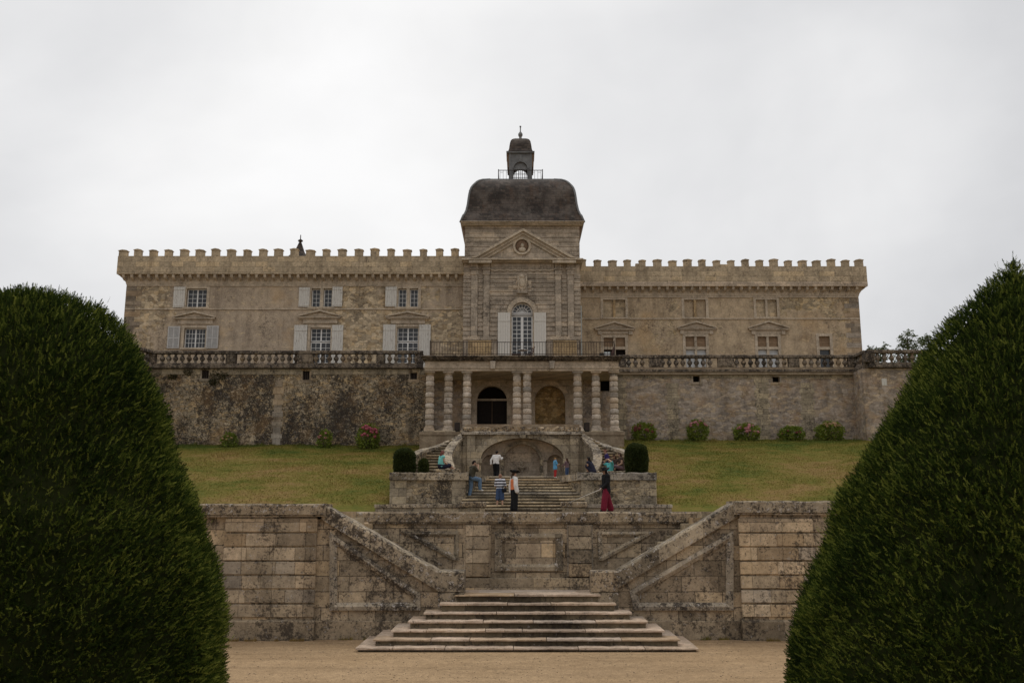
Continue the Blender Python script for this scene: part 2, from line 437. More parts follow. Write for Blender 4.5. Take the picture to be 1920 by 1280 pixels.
def gravel_mat(name, c1, c2):
    m, g = new_mat(name)
    p = g.pos()
    n1 = g.noise(p, 0.5, 5, 0.6)
    n2 = g.noise(p, 28, 4, 0.8)
    n3 = g.noise(p, 4.0, 5, 0.7)
    c = g.mix(g.mapr(n1, 0.35, 0.65), c1, c2)
    c = g.mix(1.0, c, g.ramp(n2, [(0.3, 0.58), (0.5, 1.0), (0.7, 1.38)]), 'MULTIPLY')
    c = g.mix(1.0, c, g.ramp(g.noise(p, 11.0, 4, 0.7), [(0.3, 0.80), (0.7, 1.16)]), 'MULTIPLY')
    c = g.mix(1.0, c, g.ramp(n3, [(0.3, 0.82), (0.7, 1.12)]), 'MULTIPLY')
    x, y, z = g.sep(p)
    band = g.noise(g.comb(g.math('MULTIPLY', x, 0.16), g.math('MULTIPLY', y, 1.5), 0.0), 1.0, 5, 0.65)
    c = g.mix(1.0, c, g.ramp(band, [(0.3, 0.80), (0.5, 1.0), (0.7, 1.14)]), 'MULTIPLY')
    foot_band = g.math('MULTIPLY', g.mapr(y, 23.4, 24.6), g.mapr(g.noise(p, 1.8, 4, 0.65), 0.35, 0.6))  # gravel turns darker in patches towards the foot of the walls
    c = g.mix(g.math('MULTIPLY', foot_band, 0.6), c, (0.15, 0.10, 0.062))
    g.out(c, 0.95, g.bump(g.math('ADD', n2, n3), 0.5, 0.02), 0.1)
    return m


M['gravel'] = gravel_mat('beige_gravel', (0.34, 0.23, 0.128), (0.40, 0.275, 0.158))
M['pebble'] = plain('pebble_stone', (0.42, 0.31, 0.20), 0.9, 0.1, 0, 9, 0.6)
M['pale_gravel'] = gravel_mat('terrace_gravel', (0.34, 0.27, 0.19), (0.38, 0.30, 0.21))


def lawn_mat(name, blade=False):
    m, g = new_mat(name)
    p = g.pos()
    x, y, z = g.sep(p)
    q = g.comb(g.math('MULTIPLY', x, 0.7), y, 0.0)
    n1 = g.noise(q, 0.30, 5, 0.6)
    n2 = g.noise(q, 1.6, 6, 0.7)
    n3 = g.noise(q, 9.0, 5, 0.75)
    a = g.math('ADD', g.math('MULTIPLY', n1, 0.75), g.math('ADD', g.math('MULTIPLY', n2, 0.45), g.math('MULTIPLY', n3, 0.1)))
    a = g.math('SUBTRACT', a, 0.15)
    a = g.math('ADD', a, g.math('MULTIPLY', g.mapr(y, 52.0, 60.0), 0.09))
    c = g.ramp(a, [(0.38, (0.225, 0.150, 0.055)), (0.48, (0.175, 0.138, 0.034)), (0.57, (0.125, 0.120, 0.022)), (0.68, (0.066, 0.088, 0.015))])
    c = g.mix(1.0, c, g.ramp(n3, [(0.28, 0.62), (0.5, 1.0), (0.72, 1.28)]), 'MULTIPLY')
    if blade:
        r = g.node('ShaderNodeNewGeometry').outputs['Random Per Island']
        c = g.mix(1.0, c, g.ramp(r, [(0.0, 0.85), (1.0, 1.75)]), 'MULTIPLY')
        g.out(c, 0.8, None, 0.2, 0, 0.3)
    else:
        g.out(c, 0.95, g.bump(g.math('ADD', n3, n2), 0.8, 0.06), 0.1)
    return m


M['lawn'] = lawn_mat('dry_lawn')
M['blade'] = lawn_mat('grass_blades', True)


def leaf_mat(name, c_dark, c_mid, c_light, nscale=4.0, translucent=0.3, spec=0.3, rough=0.55):
    m, g = new_mat(name)
    p = g.pos()
    r = g.node('ShaderNodeNewGeometry').outputs['Random Per Island']
    n = g.noise(p, nscale, 4, 0.65)
    n0 = g.noise(p, nscale * 0.22, 3, 0.5)
    a = g.math('ADD', g.math('MULTIPLY', n, 0.5), g.math('ADD', g.math('MULTIPLY', r, 0.22), g.math('MULTIPLY', n0, 0.3)))
    c = g.ramp(a, [(0.34, c_dark), (0.52, c_mid), (0.74, c_light)])
    g.out(c, rough, None, spec, 0, translucent)
    return m




def twig_mat(name, stops, translucent=0.35):
    m, g = new_mat(name)
    p = g.pos()
    t = g.node('ShaderNodeAttribute', None, attribute_name='twig').outputs['Fac']
    r = g.node('ShaderNodeNewGeometry').outputs['Random Per Island']
    n0 = g.noise(p, 1.1, 3, 0.5)
    a = g.math('ADD', g.math('MULTIPLY', t, 0.62), g.math('ADD', g.math('MULTIPLY', r, 0.16), g.math('MULTIPLY', g.math('SUBTRACT', n0, 0.5), 0.7)))
    g.out(g.ramp(a, stops), 0.8, None, 0.06, 0, translucent)
    return m


M['yew'] = twig_mat('yew_needles', [(0.04, (0.015, 0.027, 0.007)), (0.22, (0.036, 0.058, 0.011)), (0.44, (0.100, 0.132, 0.022)), (0.72, (0.26, 0.285, 0.055))])
M['yew_old'] = leaf_mat('yew_needles', (0.020, 0.034, 0.009), (0.036, 0.055, 0.010), (0.095, 0.105, 0.018), 5.0)
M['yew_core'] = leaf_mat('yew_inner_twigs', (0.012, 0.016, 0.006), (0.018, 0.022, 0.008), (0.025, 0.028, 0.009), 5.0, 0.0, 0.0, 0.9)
M['box'] = leaf_mat('clipped_box_leaves', (0.026, 0.040, 0.010), (0.045, 0.060, 0.013), (0.085, 0.095, 0.022), 7.0)
M['hyd_leaf'] = leaf_mat('hydrangea_leaves', (0.085, 0.125, 0.018), (0.18, 0.23, 0.030), (0.36, 0.36, 0.055), 6.0)
M['tree_leaf'] = leaf_mat('tree_leaves', (0.06, 0.09, 0.025), (0.09, 0.12, 0.038), (0.15, 0.18, 0.065), 3.0)
M['weed'] = leaf_mat('wall_weed_leaves', (0.030, 0.032, 0.010), (0.045, 0.045, 0.014), (0.075, 0.065, 0.022), 6.0)
M['bark'] = plain('bark', (0.09, 0.07, 0.05), 0.9, 0.1, 0, 6, 0.4)
M['fl_red'] = plain('red_hydrangea_bloom', (0.46, 0.12, 0.15), 0.7, 0.2, 0, 22, 0.5, 0.2)
M['fl_crimson'] = plain('dark_red_hydrangea_bloom', (0.25, 0.075, 0.07), 0.7, 0.2, 0, 22, 0.5, 0.2)
M['fl_pink'] = plain('pink_hydrangea_bloom', (0.56, 0.25, 0.26), 0.7, 0.2, 0, 22, 0.45, 0.2)
M['fl_pale'] = plain('faded_hydrangea_bloom', (0.50, 0.32, 0.18), 0.7, 0.2, 0, 22, 0.4, 0.2)

# ------------------------------------------------------------------ mesh builder


class MB:
    def __init__(self):
        self.v, self.f = [], []

    def add(self, verts, faces):
        b = len(self.v)
        self.v.extend([tuple(p) for p in verts])
        self.f.extend([tuple(i + b for i in f) for f in faces])
        return self

    def box(self, x0, x1, y0, y1, z0, z1):
        return self.add([(x0, y0, z0), (x1, y0, z0), (x1, y1, z0), (x0, y1, z0), (x0, y0, z1), (x1, y0, z1), (x1, y1, z1), (x0, y1, z1)],
                        [(0, 3, 2, 1), (4, 5, 6, 7), (0, 1, 5, 4), (1, 2, 6, 5), (2, 3, 7, 6), (3, 0, 4, 7)])

    def prism(self, poly, y0, y1):
        """polygon in x-z pushed along y"""
        n = len(poly)
        vs = [(x, y0, z) for x, z in poly] + [(x, y1, z) for x, z in poly]
        fs = [tuple(range(n)), tuple(range(2 * n - 1, n - 1, -1))]
        fs += [(i, (i + 1) % n, (i + 1) % n + n, i + n) for i in range(n)]
        return self.add(vs, fs)

    def prism_x(self, poly, x0, x1):
        """polygon in y-z pushed along x"""
        n = len(poly)
        vs = [(x0, y, z) for y, z in poly] + [(x1, y, z) for y, z in poly]
        fs = [tuple(range(n)), tuple(range(2 * n - 1, n - 1, -1))]
        fs += [(i, (i + 1) % n, (i + 1) % n + n, i + n) for i in range(n)]
        return self.add(vs, fs)

    def prism_z(self, poly, z0, z1):
        n = len(poly)
        vs = [(x, y, z0) for x, y in poly] + [(x, y, z1) for x, y in poly]
        fs = [tuple(range(n - 1, -1, -1)), tuple(range(n, 2 * n))]
        fs += [(i, (i + 1) % n, (i + 1) % n + n, i + n) for i in range(n)]
        return self.add(vs, fs)

    def lathe(self, prof, cx=0, cy=0, n=14, sq=None, cap=True):
        """profile of (r, z); sq gives a square section instead of a round one"""
        vs, fs = [], []
        for r, z in prof:
            for k in range(n):
                a = 2 * math.pi * (k + 0.5) / n
                c, s = math.cos(a), math.sin(a)
                if sq:
                    q = (abs(c) ** sq + abs(s) ** sq) ** (-1 / sq)
                    c, s = c * q, s * q
                vs.append((cx + r * c, cy + r * s, z))
        m = len(prof)
        for i in range(m - 1):
            for k in range(n):
                fs.append((i * n + k, i * n + (k + 1) % n, (i + 1) * n + (k + 1) % n, (i + 1) * n + k))
        if cap:
            fs.append(tuple(range(n - 1, -1, -1)))
            fs.append(tuple((m - 1) * n + k for k in range(n)))
        return self.add(vs, fs)

    def tube(self, pts, r, n=8):
        pts = [Vector(p) for p in pts]
        rs = r if isinstance(r, (list, tuple)) else [r] * len(pts)
        vs, fs = [], []
        for i, p in enumerate(pts):
            d = (pts[min(i + 1, len(pts) - 1)] - pts[max(i - 1, 0)]).normalized()
            a = d.orthogonal().normalized() if i == 0 else (a - d * a.dot(d)).normalized()
            b = d.cross(a)
            for k in range(n):
                t = 2 * math.pi * k / n
                vs.append(p + (a * math.cos(t) + b * math.sin(t)) * rs[i])
        for i in range(len(pts) - 1):
            for k in range(n):
                fs.append((i * n + k, i * n + (k + 1) % n, (i + 1) * n + (k + 1) % n, (i + 1) * n + k))
        fs.append(tuple(range(n - 1, -1, -1)))
        fs.append(tuple((len(pts) - 1) * n + k for k in range(n)))
        return self.add(vs, fs)

    def capsule(self, p0, p1, r0, r1, n=12):
        p0, p1 = Vector(p0), Vector(p1)
        d = (p1 - p0)
        d = d.normalized() if d.length > 1e-6 else Vector((0, 0, 1))
        pts, rs = [], []
        for t in (88, 60, 30):
            pts.append(p0 - d * r0 * math.sin(R(t))); rs.append(r0 * math.cos(R(t)))
        pts.append(p0); rs.append(r0)
        pts.append(p1); rs.append(r1)
        for t in (30, 60, 88):
            pts.append(p1 + d * r1 * math.sin(R(t))); rs.append(r1 * math.cos(R(t)))
        return self.tube(pts, rs, n)

    def ellipsoid(self, c, r, n=14, m=9):
        prof = []
        b = len(self.v)
        vs, fs = [], []
        for i in range(m + 1):
            t = -math.pi / 2 + math.pi * (i + 0.02) / (m + 0.04)
            for k in range(n):
                a = 2 * math.pi * k / n
                vs.append((c[0] + r[0] * math.cos(t) * math.cos(a), c[1] + r[1] * math.cos(t) * math.sin(a), c[2] + r[2] * math.sin(t)))
        for i in range(m):
            for k in range(n):
                fs.append((i * n + k, i * n + (k + 1) % n, (i + 1) * n + (k + 1) % n, (i + 1) * n + k))
        fs.append(tuple(range(n - 1, -1, -1)))
        fs.append(tuple(m * n + k for k in range(n)))
        return self.add(vs, fs)

    def roughbox(self, x0, x1, y0, y1, z0, z1, amp=0.02, step=0.25, seed=0, slope=None, round_=0.0):
        """a worn stone bar along x: cross-section rings with wandering edges"""
        rr = random.Random(seed * 7919 + int(abs(x0) * 100))
        n = max(2, int(abs(x1 - x0) / step))
        vs, fs = [], []
        c = round_ if round_ else min(0.04, (z1 - z0) * 0.2)
        prof = [(y0, z0), (y0, z1 - c), (y0 + c, z1), (y1 - c, z1), (y1, z1 - c), (y1, z0)]
        m = len(prof)
        for i in range(n + 1):
            t = i / n
            x = x0 + (x1 - x0) * t
            dz = slope(x) if slope else 0.0
            for j, (y, z) in enumerate(prof):
                jy = rr.uniform(-amp, amp) * 0.6
                jz = rr.uniform(-amp, amp) if 0 < j < m - 1 else 0
                vs.append((x, y + jy, z + jz + dz))
        for i in range(n):
            for j in range(m):
                a, b = i * m + j, i * m + (j + 1) % m
                fs.append((a, b, b + m, a + m))
        fs.append(tuple(range(m)))
        fs.append(tuple(n * m + j for j in range(m - 1, -1, -1)))
        return self.add(vs, fs)

    def mesh(self, name, off=(0, 0, 0), recalc=True):
        me = bpy.data.meshes.new(name)
        ox, oy, oz = off
        me.from_pydata([(x - ox, y - oy, z - oz) for x, y, z in self.v], [], self.f)
        if recalc:
            bm = bmesh.new()
            bm.from_mesh(me)
            bmesh.ops.recalc_face_normals(bm, faces=bm.faces)
            bm.to_mesh(me)
            bm.free()
        me.validate()
        return me


def smooth(me):
    me.polygons.foreach_set('use_smooth', [True] * len(me.polygons))


def link(name, me, mat, parent=None, sm=False):
    o = bpy.data.objects.new(name, me)
    if mat is not None and not me.materials:
        me.materials.append(mat)
    if sm:
        smooth(me)
    COL.objects.link(o)
    if parent is not None:
        o.parent = parent
    return o


def thing(name, label, cat, loc, group=None, rz=0.0):
    o = bpy.data.objects.new(name, None)
    o.empty_display_size = 0.3
    COL.objects.link(o)
    o.location = loc
    o.rotation_euler = (0, 0, rz)
    o['label'], o['category'] = label, cat
    if group:
        o['group'] = group
    return o


def tag(o, label, cat, group=None, kind=None):
    o['label'], o['category'] = label, cat
    if group:
        o['group'] = group
    if kind:
        o['kind'] = kind
    return o


def world_loc(o):
    v = Vector(o.location)
    while o.parent is not None:
        o = o.parent
        v += Vector(o.location)
    return v


def part(name, mb, mat, parent, sm=False, bevel=0.0):
    """mesh given in world coordinates, hung under an unrotated parent"""
    me = mb.mesh(name, world_loc(parent))
    o = link(name, me, mat, parent, sm)
    if bevel:
        b = o.modifiers.new('edge', 'BEVEL')
        b.width = bevel
        b.segments = 2
        b.limit_method = 'ANGLE'
    return o


def put(name, me, loc, parent, scale=(1, 1, 1)):
    """another object on shared mesh data; loc in world coordinates"""
    o = bpy.data.objects.new(name, me)
    COL.objects.link(o)
    o.parent = parent
    o.location = Vector(loc) - world_loc(parent)
    o.scale = scale
    return o


def struct(name, mb, mat, label=None, cat=None):
    o = link(name, mb.mesh(name), mat)
    o['kind'] = 'structure'
    if label:
        o['label'], o['category'] = label, cat
    return o


def np_mesh(name, verts, faces):
    """fast mesh from arrays; faces (n,k)"""
    me = bpy.data.meshes.new(name)
    nf, k = faces.shape
    me.vertices.add(len(verts))
    me.vertices.foreach_set('co', np.ascontiguousarray(verts, dtype=np.float32).ravel())
    me.loops.add(nf * k)
    me.loops.foreach_set('vertex_index', np.ascontiguousarray(faces, dtype=np.int32).ravel())
    me.polygons.add(nf)
    me.polygons.foreach_set('loop_start', np.arange(0, nf * k, k, dtype=np.int32))
    me.polygons.foreach_set('loop_total', np.full(nf, k, dtype=np.int32))
    me.update(calc_edges=True)
    return me


def wall_grid(mb, x0, x1, z0, z1, y, holes, depth, back=None):
    """front face at y with openings; holes (x0,x1,z0,z1) or with arch rise as fifth value"""
    xs = sorted({x0, x1, *[h[0] for h in holes], *[h[1] for h in holes]})
    zs = sorted({z0, z1, *[h[2] for h in holes], *[h[3] for h in holes]})
    xs = [a for a in xs if x0 <= a <= x1]
    zs = [a for a in zs if z0 <= a <= z1]

    def inside(cx, cz):
        return any(h[0] < cx < h[1] and h[2] < cz < h[3] for h in holes)
    for i in range(len(xs) - 1):
        for k in range(len(zs) - 1):
            if not inside((xs[i] + xs[i + 1]) / 2, (zs[k] + zs[k + 1]) / 2):
                mb.add([(xs[i], y, zs[k]), (xs[i + 1], y, zs[k]), (xs[i + 1], y, zs[k + 1]), (xs[i], y, zs[k + 1])], [(0, 1, 2, 3)])
    for h in holes:
        a, b, c, d = h[:4]
        rise = h[4] if len(h) > 4 else 0
        yb = y + depth
        sp = d - rise
        mb.add([(a, y, c), (a, yb, c), (a, yb, sp), (a, y, sp)], [(0, 1, 2, 3)])
        mb.add([(b, y, c), (b, yb, c), (b, yb, sp), (b, y, sp)], [(3, 2, 1, 0)])
        mb.add([(a, y, c), (b, y, c), (b, yb, c), (a, yb, c)], [(0, 1, 2, 3)])
        if not rise:
            mb.add([(a, y, d), (b, y, d), (b, yb, d), (a, yb, d)], [(3, 2, 1, 0)])
        else:
            n = 20
            cx, rx = (a + b) / 2, (b - a) / 2
            arc = [(cx - rx * math.cos(math.pi * i / n), sp + rise * math.sin(math.pi * i / n)) for i in range(n + 1)]
            for i in range(n):
                (ax, az), (bx, bz) = arc[i], arc[i + 1]
                mb.add([(ax, y, az), (bx, y, bz), (bx, y, d), (ax, y, d)], [(0, 1, 2, 3)])
                mb.add([(ax, y, az), (bx, y, bz), (bx, yb, bz), (ax, yb, az)], [(3, 2, 1, 0)])
    return mb


def arch_ring(mb, cx, zs, rx_in, rz_in, rx_out, rz_out, y0, y1, a0=0.0, a1=180.0, n=24):
    vs, fs = [], []
    for i in range(n + 1):
        a = R(a0 + (a1 - a0) * i / n)
        c, s = math.cos(a), math.sin(a)
        for rx, rz, y in ((rx_in, rz_in, y0), (rx_out, rz_out, y0), (rx_out, rz_out, y1), (rx_in, rz_in, y1)):
            vs.append((cx - rx * c, y, zs + rz * s))
    for i in range(n):
        for j in range(4):
            a, b = i * 4 + j, i * 4 + (j + 1) % 4
            fs.append((a, b, b + 4, a + 4))
    fs.append((0, 1, 2, 3))
    fs.append(tuple(n * 4 + j for j in (3, 2, 1, 0)))
    return mb.add(vs, fs)


def disc_fan(mb, cx, zs, rx, rz, y, n=20):
    vs = [(cx - rx * math.cos(math.pi * i / n), y, zs + rz * math.sin(math.pi * i / n)) for i in range(n + 1)]
    return mb.add(vs, [tuple(range(n + 1))])


def ribbon(mb, pts, zb, zt, th):
    """wall of thickness th along a plan polyline with its own bottom and top heights"""
    n = len(pts)
    vs, fs = [], []
    for i, (x, y) in enumerate(pts):
        a, b = pts[max(i - 1, 0)], pts[min(i + 1, n - 1)]
        dx, dy = b[0] - a[0], b[1] - a[1]
        L = math.hypot(dx, dy)
        nx, ny = -dy / L * th / 2, dx / L * th / 2
        vs += [(x - nx, y - ny, zb[i]), (x + nx, y + ny, zb[i]), (x + nx, y + ny, zt[i]), (x - nx, y - ny, zt[i])]
    for i in range(n - 1):
        for j in range(4):
            a, b = i * 4 + j, i * 4 + (j + 1) % 4
            fs.append((a, b, b + 4, a + 4))
    fs.append((0, 1, 2, 3))
    fs.append(tuple((n - 1) * 4 + j for j in (3, 2, 1, 0)))
    return mb.add(vs, fs)


def resample(pts, n):
    """n+1 points at equal spacing along a polyline, softened at the bends"""
    p = [Vector(q) for q in pts]
    for _ in range(2):
        q = [p[0]]
        for a, b in zip(p[:-1], p[1:]):
            q += [a.lerp(b, 0.25), a.lerp(b, 0.75)]
        q.append(p[-1])
        p = q
    L = [0.0]
    for a, b in zip(p[:-1], p[1:]):
        L.append(L[-1] + (b - a).length)
    out = []
    for i in range(n + 1):
        s = L[-1] * i / n
        k = 0
        while k < len(L) - 2 and L[k + 1] < s:
            k += 1
        t = (s - L[k]) / max(1e-9, L[k + 1] - L[k])
        out.append(tuple(p[k].lerp(p[k + 1], min(1, t))))
    return out


X0 = 0.24                                  # the axis of stairs, grotto and tower

# ------------------------------------------------------------------ ground, lawn, terraces
TZ = Z(958.5, 39.0)                        # lower terrace level
PZ = 5.0                                   # grotto platform level
UZ = 8.05                                  # portico floor level
WZ = 12.9                                  # upper terrace level
YW_L, YW_R = 59.8, 61.2                    # retaining walls
YL, YR, YT = 70.0, 74.5, 68.5              # facade of the wings, tower

mb = MB()
mb.add([(-3000, -600, 0), (3000, -600, 0), (3000, 5000, 0), (-3000, 5000, 0)], [(0, 1, 2, 3)])
struct('ground', mb, M['gravel'])


def lawn_z(x, y):
    base_l, base_r = Z(832, YW_L) , Z(826, YW_R)
    t = min(1, max(0, (y - 41.3) / 19.0))
    top = base_l if x < 0 else base_r
    z = TZ - 0.01 + (top - TZ + 0.01) * (t ** 0.80)
    if y > 60.3:
        z = top + 0.02
    z += 0.10 * math.sin(x * 0.31 + y * 0.23) * min(1, t * 4) * min(1, (1 - t) * 8) + 0.06 * math.sin(x * 0.83 - y * 0.41) * min(1, t * 4) * min(1, (1 - t) * 8)
    return z


def bank(x, y, z):
    """the slope falls away to the terrace along its inner edge"""
    d = abs(x - X0) - lawn_edge(y)
    k = min(1, max(0, d / 1.5))
    k = k * k * (3 - 2 * k)
    f = 1 - min(1, max(0, (y - 42.0) / 4.0))
    return z - 0.04 * (1 - k) * f


def lawn_edge(y):
    """half width of the stairs block left free by the lawn"""
    if y < 39.0:
        return 6.55
    if y < 53.2:
        return 6.05
    if y < 55.0:
        return 6.05 - (y - 53.2) * 1.0
    return 4.2


def lawn_sheet(side):
    ys = [24.9, 27, 29, 31, 33, 35, 37, 38.99, 39.01, 41, 42] + [42 + i * 1.0 for i in range(1, 12)] + [53.2, 54, 55.0, 56, 57, 58, 59, 60, 61.3, 63]
    n = 46
    mb = MB()
    for y in ys:
        e = X0 + side * lawn_edge(y)
        for i in range(n):
            x = e + side * (i / (n - 1)) ** 2.2 * 70
            mb.v.append((x, y, bank(x, y, lawn_z(x, y))))
    for j in range(len(ys) - 1):
        for i in range(n - 1):
            a = j * n + i
            q = (a, a + 1, a + n + 1, a + n)
            mb.f.append(q if side > 0 else q[::-1])
    return mb


mb = lawn_sheet(-1)
m2 = lawn_sheet(1)
mb.add(m2.v, m2.f)
o = struct('lawn', mb, M['lawn'])
smooth(o.data)

# short dry grass growing on the slope
vis = []
N = 190000
yy = 41.0 + (60.2 - 41.0) * rng.random(N) ** 0.9
sd_ = np.where(rng.random(N) < 0.5, -1, 1)
ed = np.array([lawn_edge(y) for y in yy])
xx = X0 + sd_ * (ed + 0.05 + rng.random(N) ** 1.15 * 21.5)
zz = np.array([bank(a, b, lawn_z(a, b)) for a, b in zip(xx, yy)])
hgt = 0.025 + 0.045 * rng.random(N) ** 2
hgt *= 0.7 + 0.6 * (np.sin(xx * 1.3 + np.sin(yy * 0.9) * 2) * np.sin(yy * 1.1 + xx * 0.4) * 0.5 + 0.5)
ang = rng.random(N) * 6.283
wd = 0.012 + 0.012 * rng.random(N)
lean = rng.normal(0, 0.035, (N, 2))
P0 = np.stack([xx - np.cos(ang) * wd, yy - np.sin(ang) * wd, zz - 0.01], 1)
P1 = np.stack([xx + np.cos(ang) * wd, yy + np.sin(ang) * wd, zz - 0.01], 1)
# longer tufts left by the mower at the foot of the wall and along the stonework
tuft = (yy > 59.2) | (np.abs(xx - X0) < ed + 0.22)
hgt = np.where(tuft, hgt * (1.2 + 3.4 * (np.sin(xx * 2.3 + yy) * np.sin(xx * 5.1 - yy * 1.7) * 0.5 + 0.5) ** 2), hgt)
P2 = np.stack([xx + lean[:, 0] * (1 + tuft), yy + lean[:, 1], zz + hgt], 1)
V = np.stack([P0, P1, P2], 1).reshape(-1, 3)
me = np_mesh('grass', V, np.arange(N * 3).reshape(N, 3))
o = link('grass', me, M['blade'])
tag(o, 'short half dry grass covering the slopes below the castle wall', 'grass', kind='stuff')

NP_ = 5200
px_ = rng.uniform(-8.5, 9.0, NP_)
py_ = 17.5 + rng.random(NP_) * 6.6
pr0 = 0.006 + 0.016 * rng.random(NP_) ** 3
octv = np.array([[1, 0, 0], [0, 1, 0], [-1, 0, 0], [0, -1, 0], [0, 0, .7], [0, 0, -.4]])
octf = np.array([[0, 1, 4], [1, 2, 4], [2, 3, 4], [3, 0, 4], [1, 0, 5], [2, 1, 5], [3, 2, 5], [0, 3, 5]])
V = (octv[None] * pr0[:, None, None] * rng.uniform(0.7, 1.4, (NP_, 6, 1))) + np.stack([px_, py_, pr0 * 0.2], 1)[:, None, :]
Fp = (octf[None] + (np.arange(NP_) * 6)[:, None, None]).reshape(-1, 3)
o = link('pebbles', np_mesh('pebbles', V.reshape(-1, 3), Fp), M['pebble'])
tag(o, 'loose pebbles strewn over the beige forecourt', 'pebbles', kind='stuff')
NW = 2600
sx_ = np.where(rng.random(NW) < 0.5, -1, 1)
wxx = X0 + sx_ * (4.0 + 5.0 * rng.random(NW))
cl_ = np.sin(wxx * 3.1) * np.sin(wxx * 7.7 + 1.3)
keep_ = cl_ > 0.15
wxx = wxx[keep_]
nk_ = len(wxx)
wy = 24.28 + 0.12 * rng.random(nk_) - 0.03
wy = np.where(np.abs(wxx - X0) < 5.6, wy + 0.24, wy)
wh = 0.03 + 0.10 * rng.random(nk_) ** 2
V = np.stack([np.stack([wxx - .007, wy, wxx * 0], 1), np.stack([wxx + .007, wy, wxx * 0], 1), np.stack([wxx + rng.normal(0, .03, nk_), wy - 0.03 * rng.random(nk_), wh], 1)], 1)
o = link('edge_weeds', np_mesh('edge_weeds', V.reshape(-1, 3), np.arange(nk_ * 3).reshape(-1, 3)), M['blade'])
tag(o, 'thin grassy weeds along the foot of the front walls', 'weeds', kind='stuff')

# lower terrace floor (with the two wells of the side stairs left open)
tw_l, tw_r = X(668, 26.6, TZ), X(1315, 26.6, TZ)
mb = MB()
mb.box(-6.45, 6.95, 26.75, 42.0, TZ - 0.3, TZ)
mb.box(-6.45, tw_l - 0.55, 25.0, 26.75, TZ - 0.3, TZ)
mb.box(tw_r + 0.6, 6.95, 25.0, 26.75, TZ - 0.3, TZ)
struct('lower_terrace', mb, M['pale_gravel'])
mb = MB()
mb.prism_z([(X0 - 3.2, 50.6), (X0 + 3.2, 50.6), (X0 + 3.2, 55.5), (X0 + 6.3, 55.5), (X0 + 6.3, 63), (X0 - 6.3, 63), (X0 - 6.3, 55.5), (X0 - 3.2, 55.5)], UZ - 0.2, UZ)
mb.box(X0 - 6.25, X0 + 6.25, 55.55, 62.9, UZ - 2.4, UZ - 0.2)
struct('portico_landing', mb, M['pale_gravel'])
mb = MB()
mb.box(-75, 80, 61.0, 140, WZ - 0.5, WZ)
struct('upper_terrace', mb, M['pale_gravel'])

# ------------------------------------------------------------------ helpers for windows


def bars(mb, x0, x1, z0, z1, y, cols, rows, fr=0.07, bar=0.03, mull=0.10, d=0.06):
    mb.box(x0, x0 + fr, y, y + d, z0, z1)
    mb.box(x1 - fr, x1, y, y + d, z0, z1)
    mb.box(x0 + fr, x1 - fr, y, y + d, z1 - fr, z1)
    mb.box(x0 + fr, x1 - fr, y, y + d, z0, z0 + fr)
    halves = [(x0 + fr, x1 - fr)]
    if mull:
        cx = (x0 + x1) / 2
        mb.box(cx - mull / 2, cx + mull / 2, y - 0.012, y + d, z0 + fr, z1 - fr)
        halves = [(x0 + fr, cx - mull / 2), (cx + mull / 2, x1 - fr)]
        cols = max(1, cols // 2)
    for a, b in halves:
        for i in range(1, cols):
            c = a + (b - a) * i / cols
            mb.box(c - bar / 2, c + bar / 2, y + 0.012, y + d - 0.012, z0 + fr, z1 - fr)
        for k in range(1, rows):
            c = z0 + fr + (z1 - z0 - 2 * fr) * k / rows
            mb.box(a, b, y + 0.016, y + d - 0.016, c - bar / 2, c + bar / 2)


def pane(parent, x0, x1, z0, z1, y, mat=None):
    mb = MB()
    mb.box(x0, x1, y, y + 0.02, z0, z1)
    return part('pane', mb, mat or M['glass'], parent)


def casement(root, x0, x1, z0, z1, y, cols, rows, **kw):
    mb = MB()
    bars(mb, x0, x1, z0, z1, y, cols, rows, **kw)
    w = part('window', mb, M['sash'], root)
    pane(w, x0 + 0.02, x1 - 0.02, z0 + 0.02, z1 - 0.02, y + 0.03)
    return w


def surround(root, x0, x1, z0, z1, y, t=0.22, sill=True, proud=0.05):
    mb = MB()
    mb.box(x0 - t, x0, y - proud, y + 0.06, z0, z1 + t)
    mb.box(x1, x1 + t, y - proud, y + 0.06, z0, z1 + t)
    mb.box(x0, x1, y - proud - 0.003, y + 0.06, z1, z1 + t)
    if sill:
        mb.box(x0 - t - 0.03, x1 + t + 0.03, y - proud - 0.07, y + 0.06, z0 - 0.13, z0)
    return part('window_surround', mb, M['trim'], root, bevel=0.012)


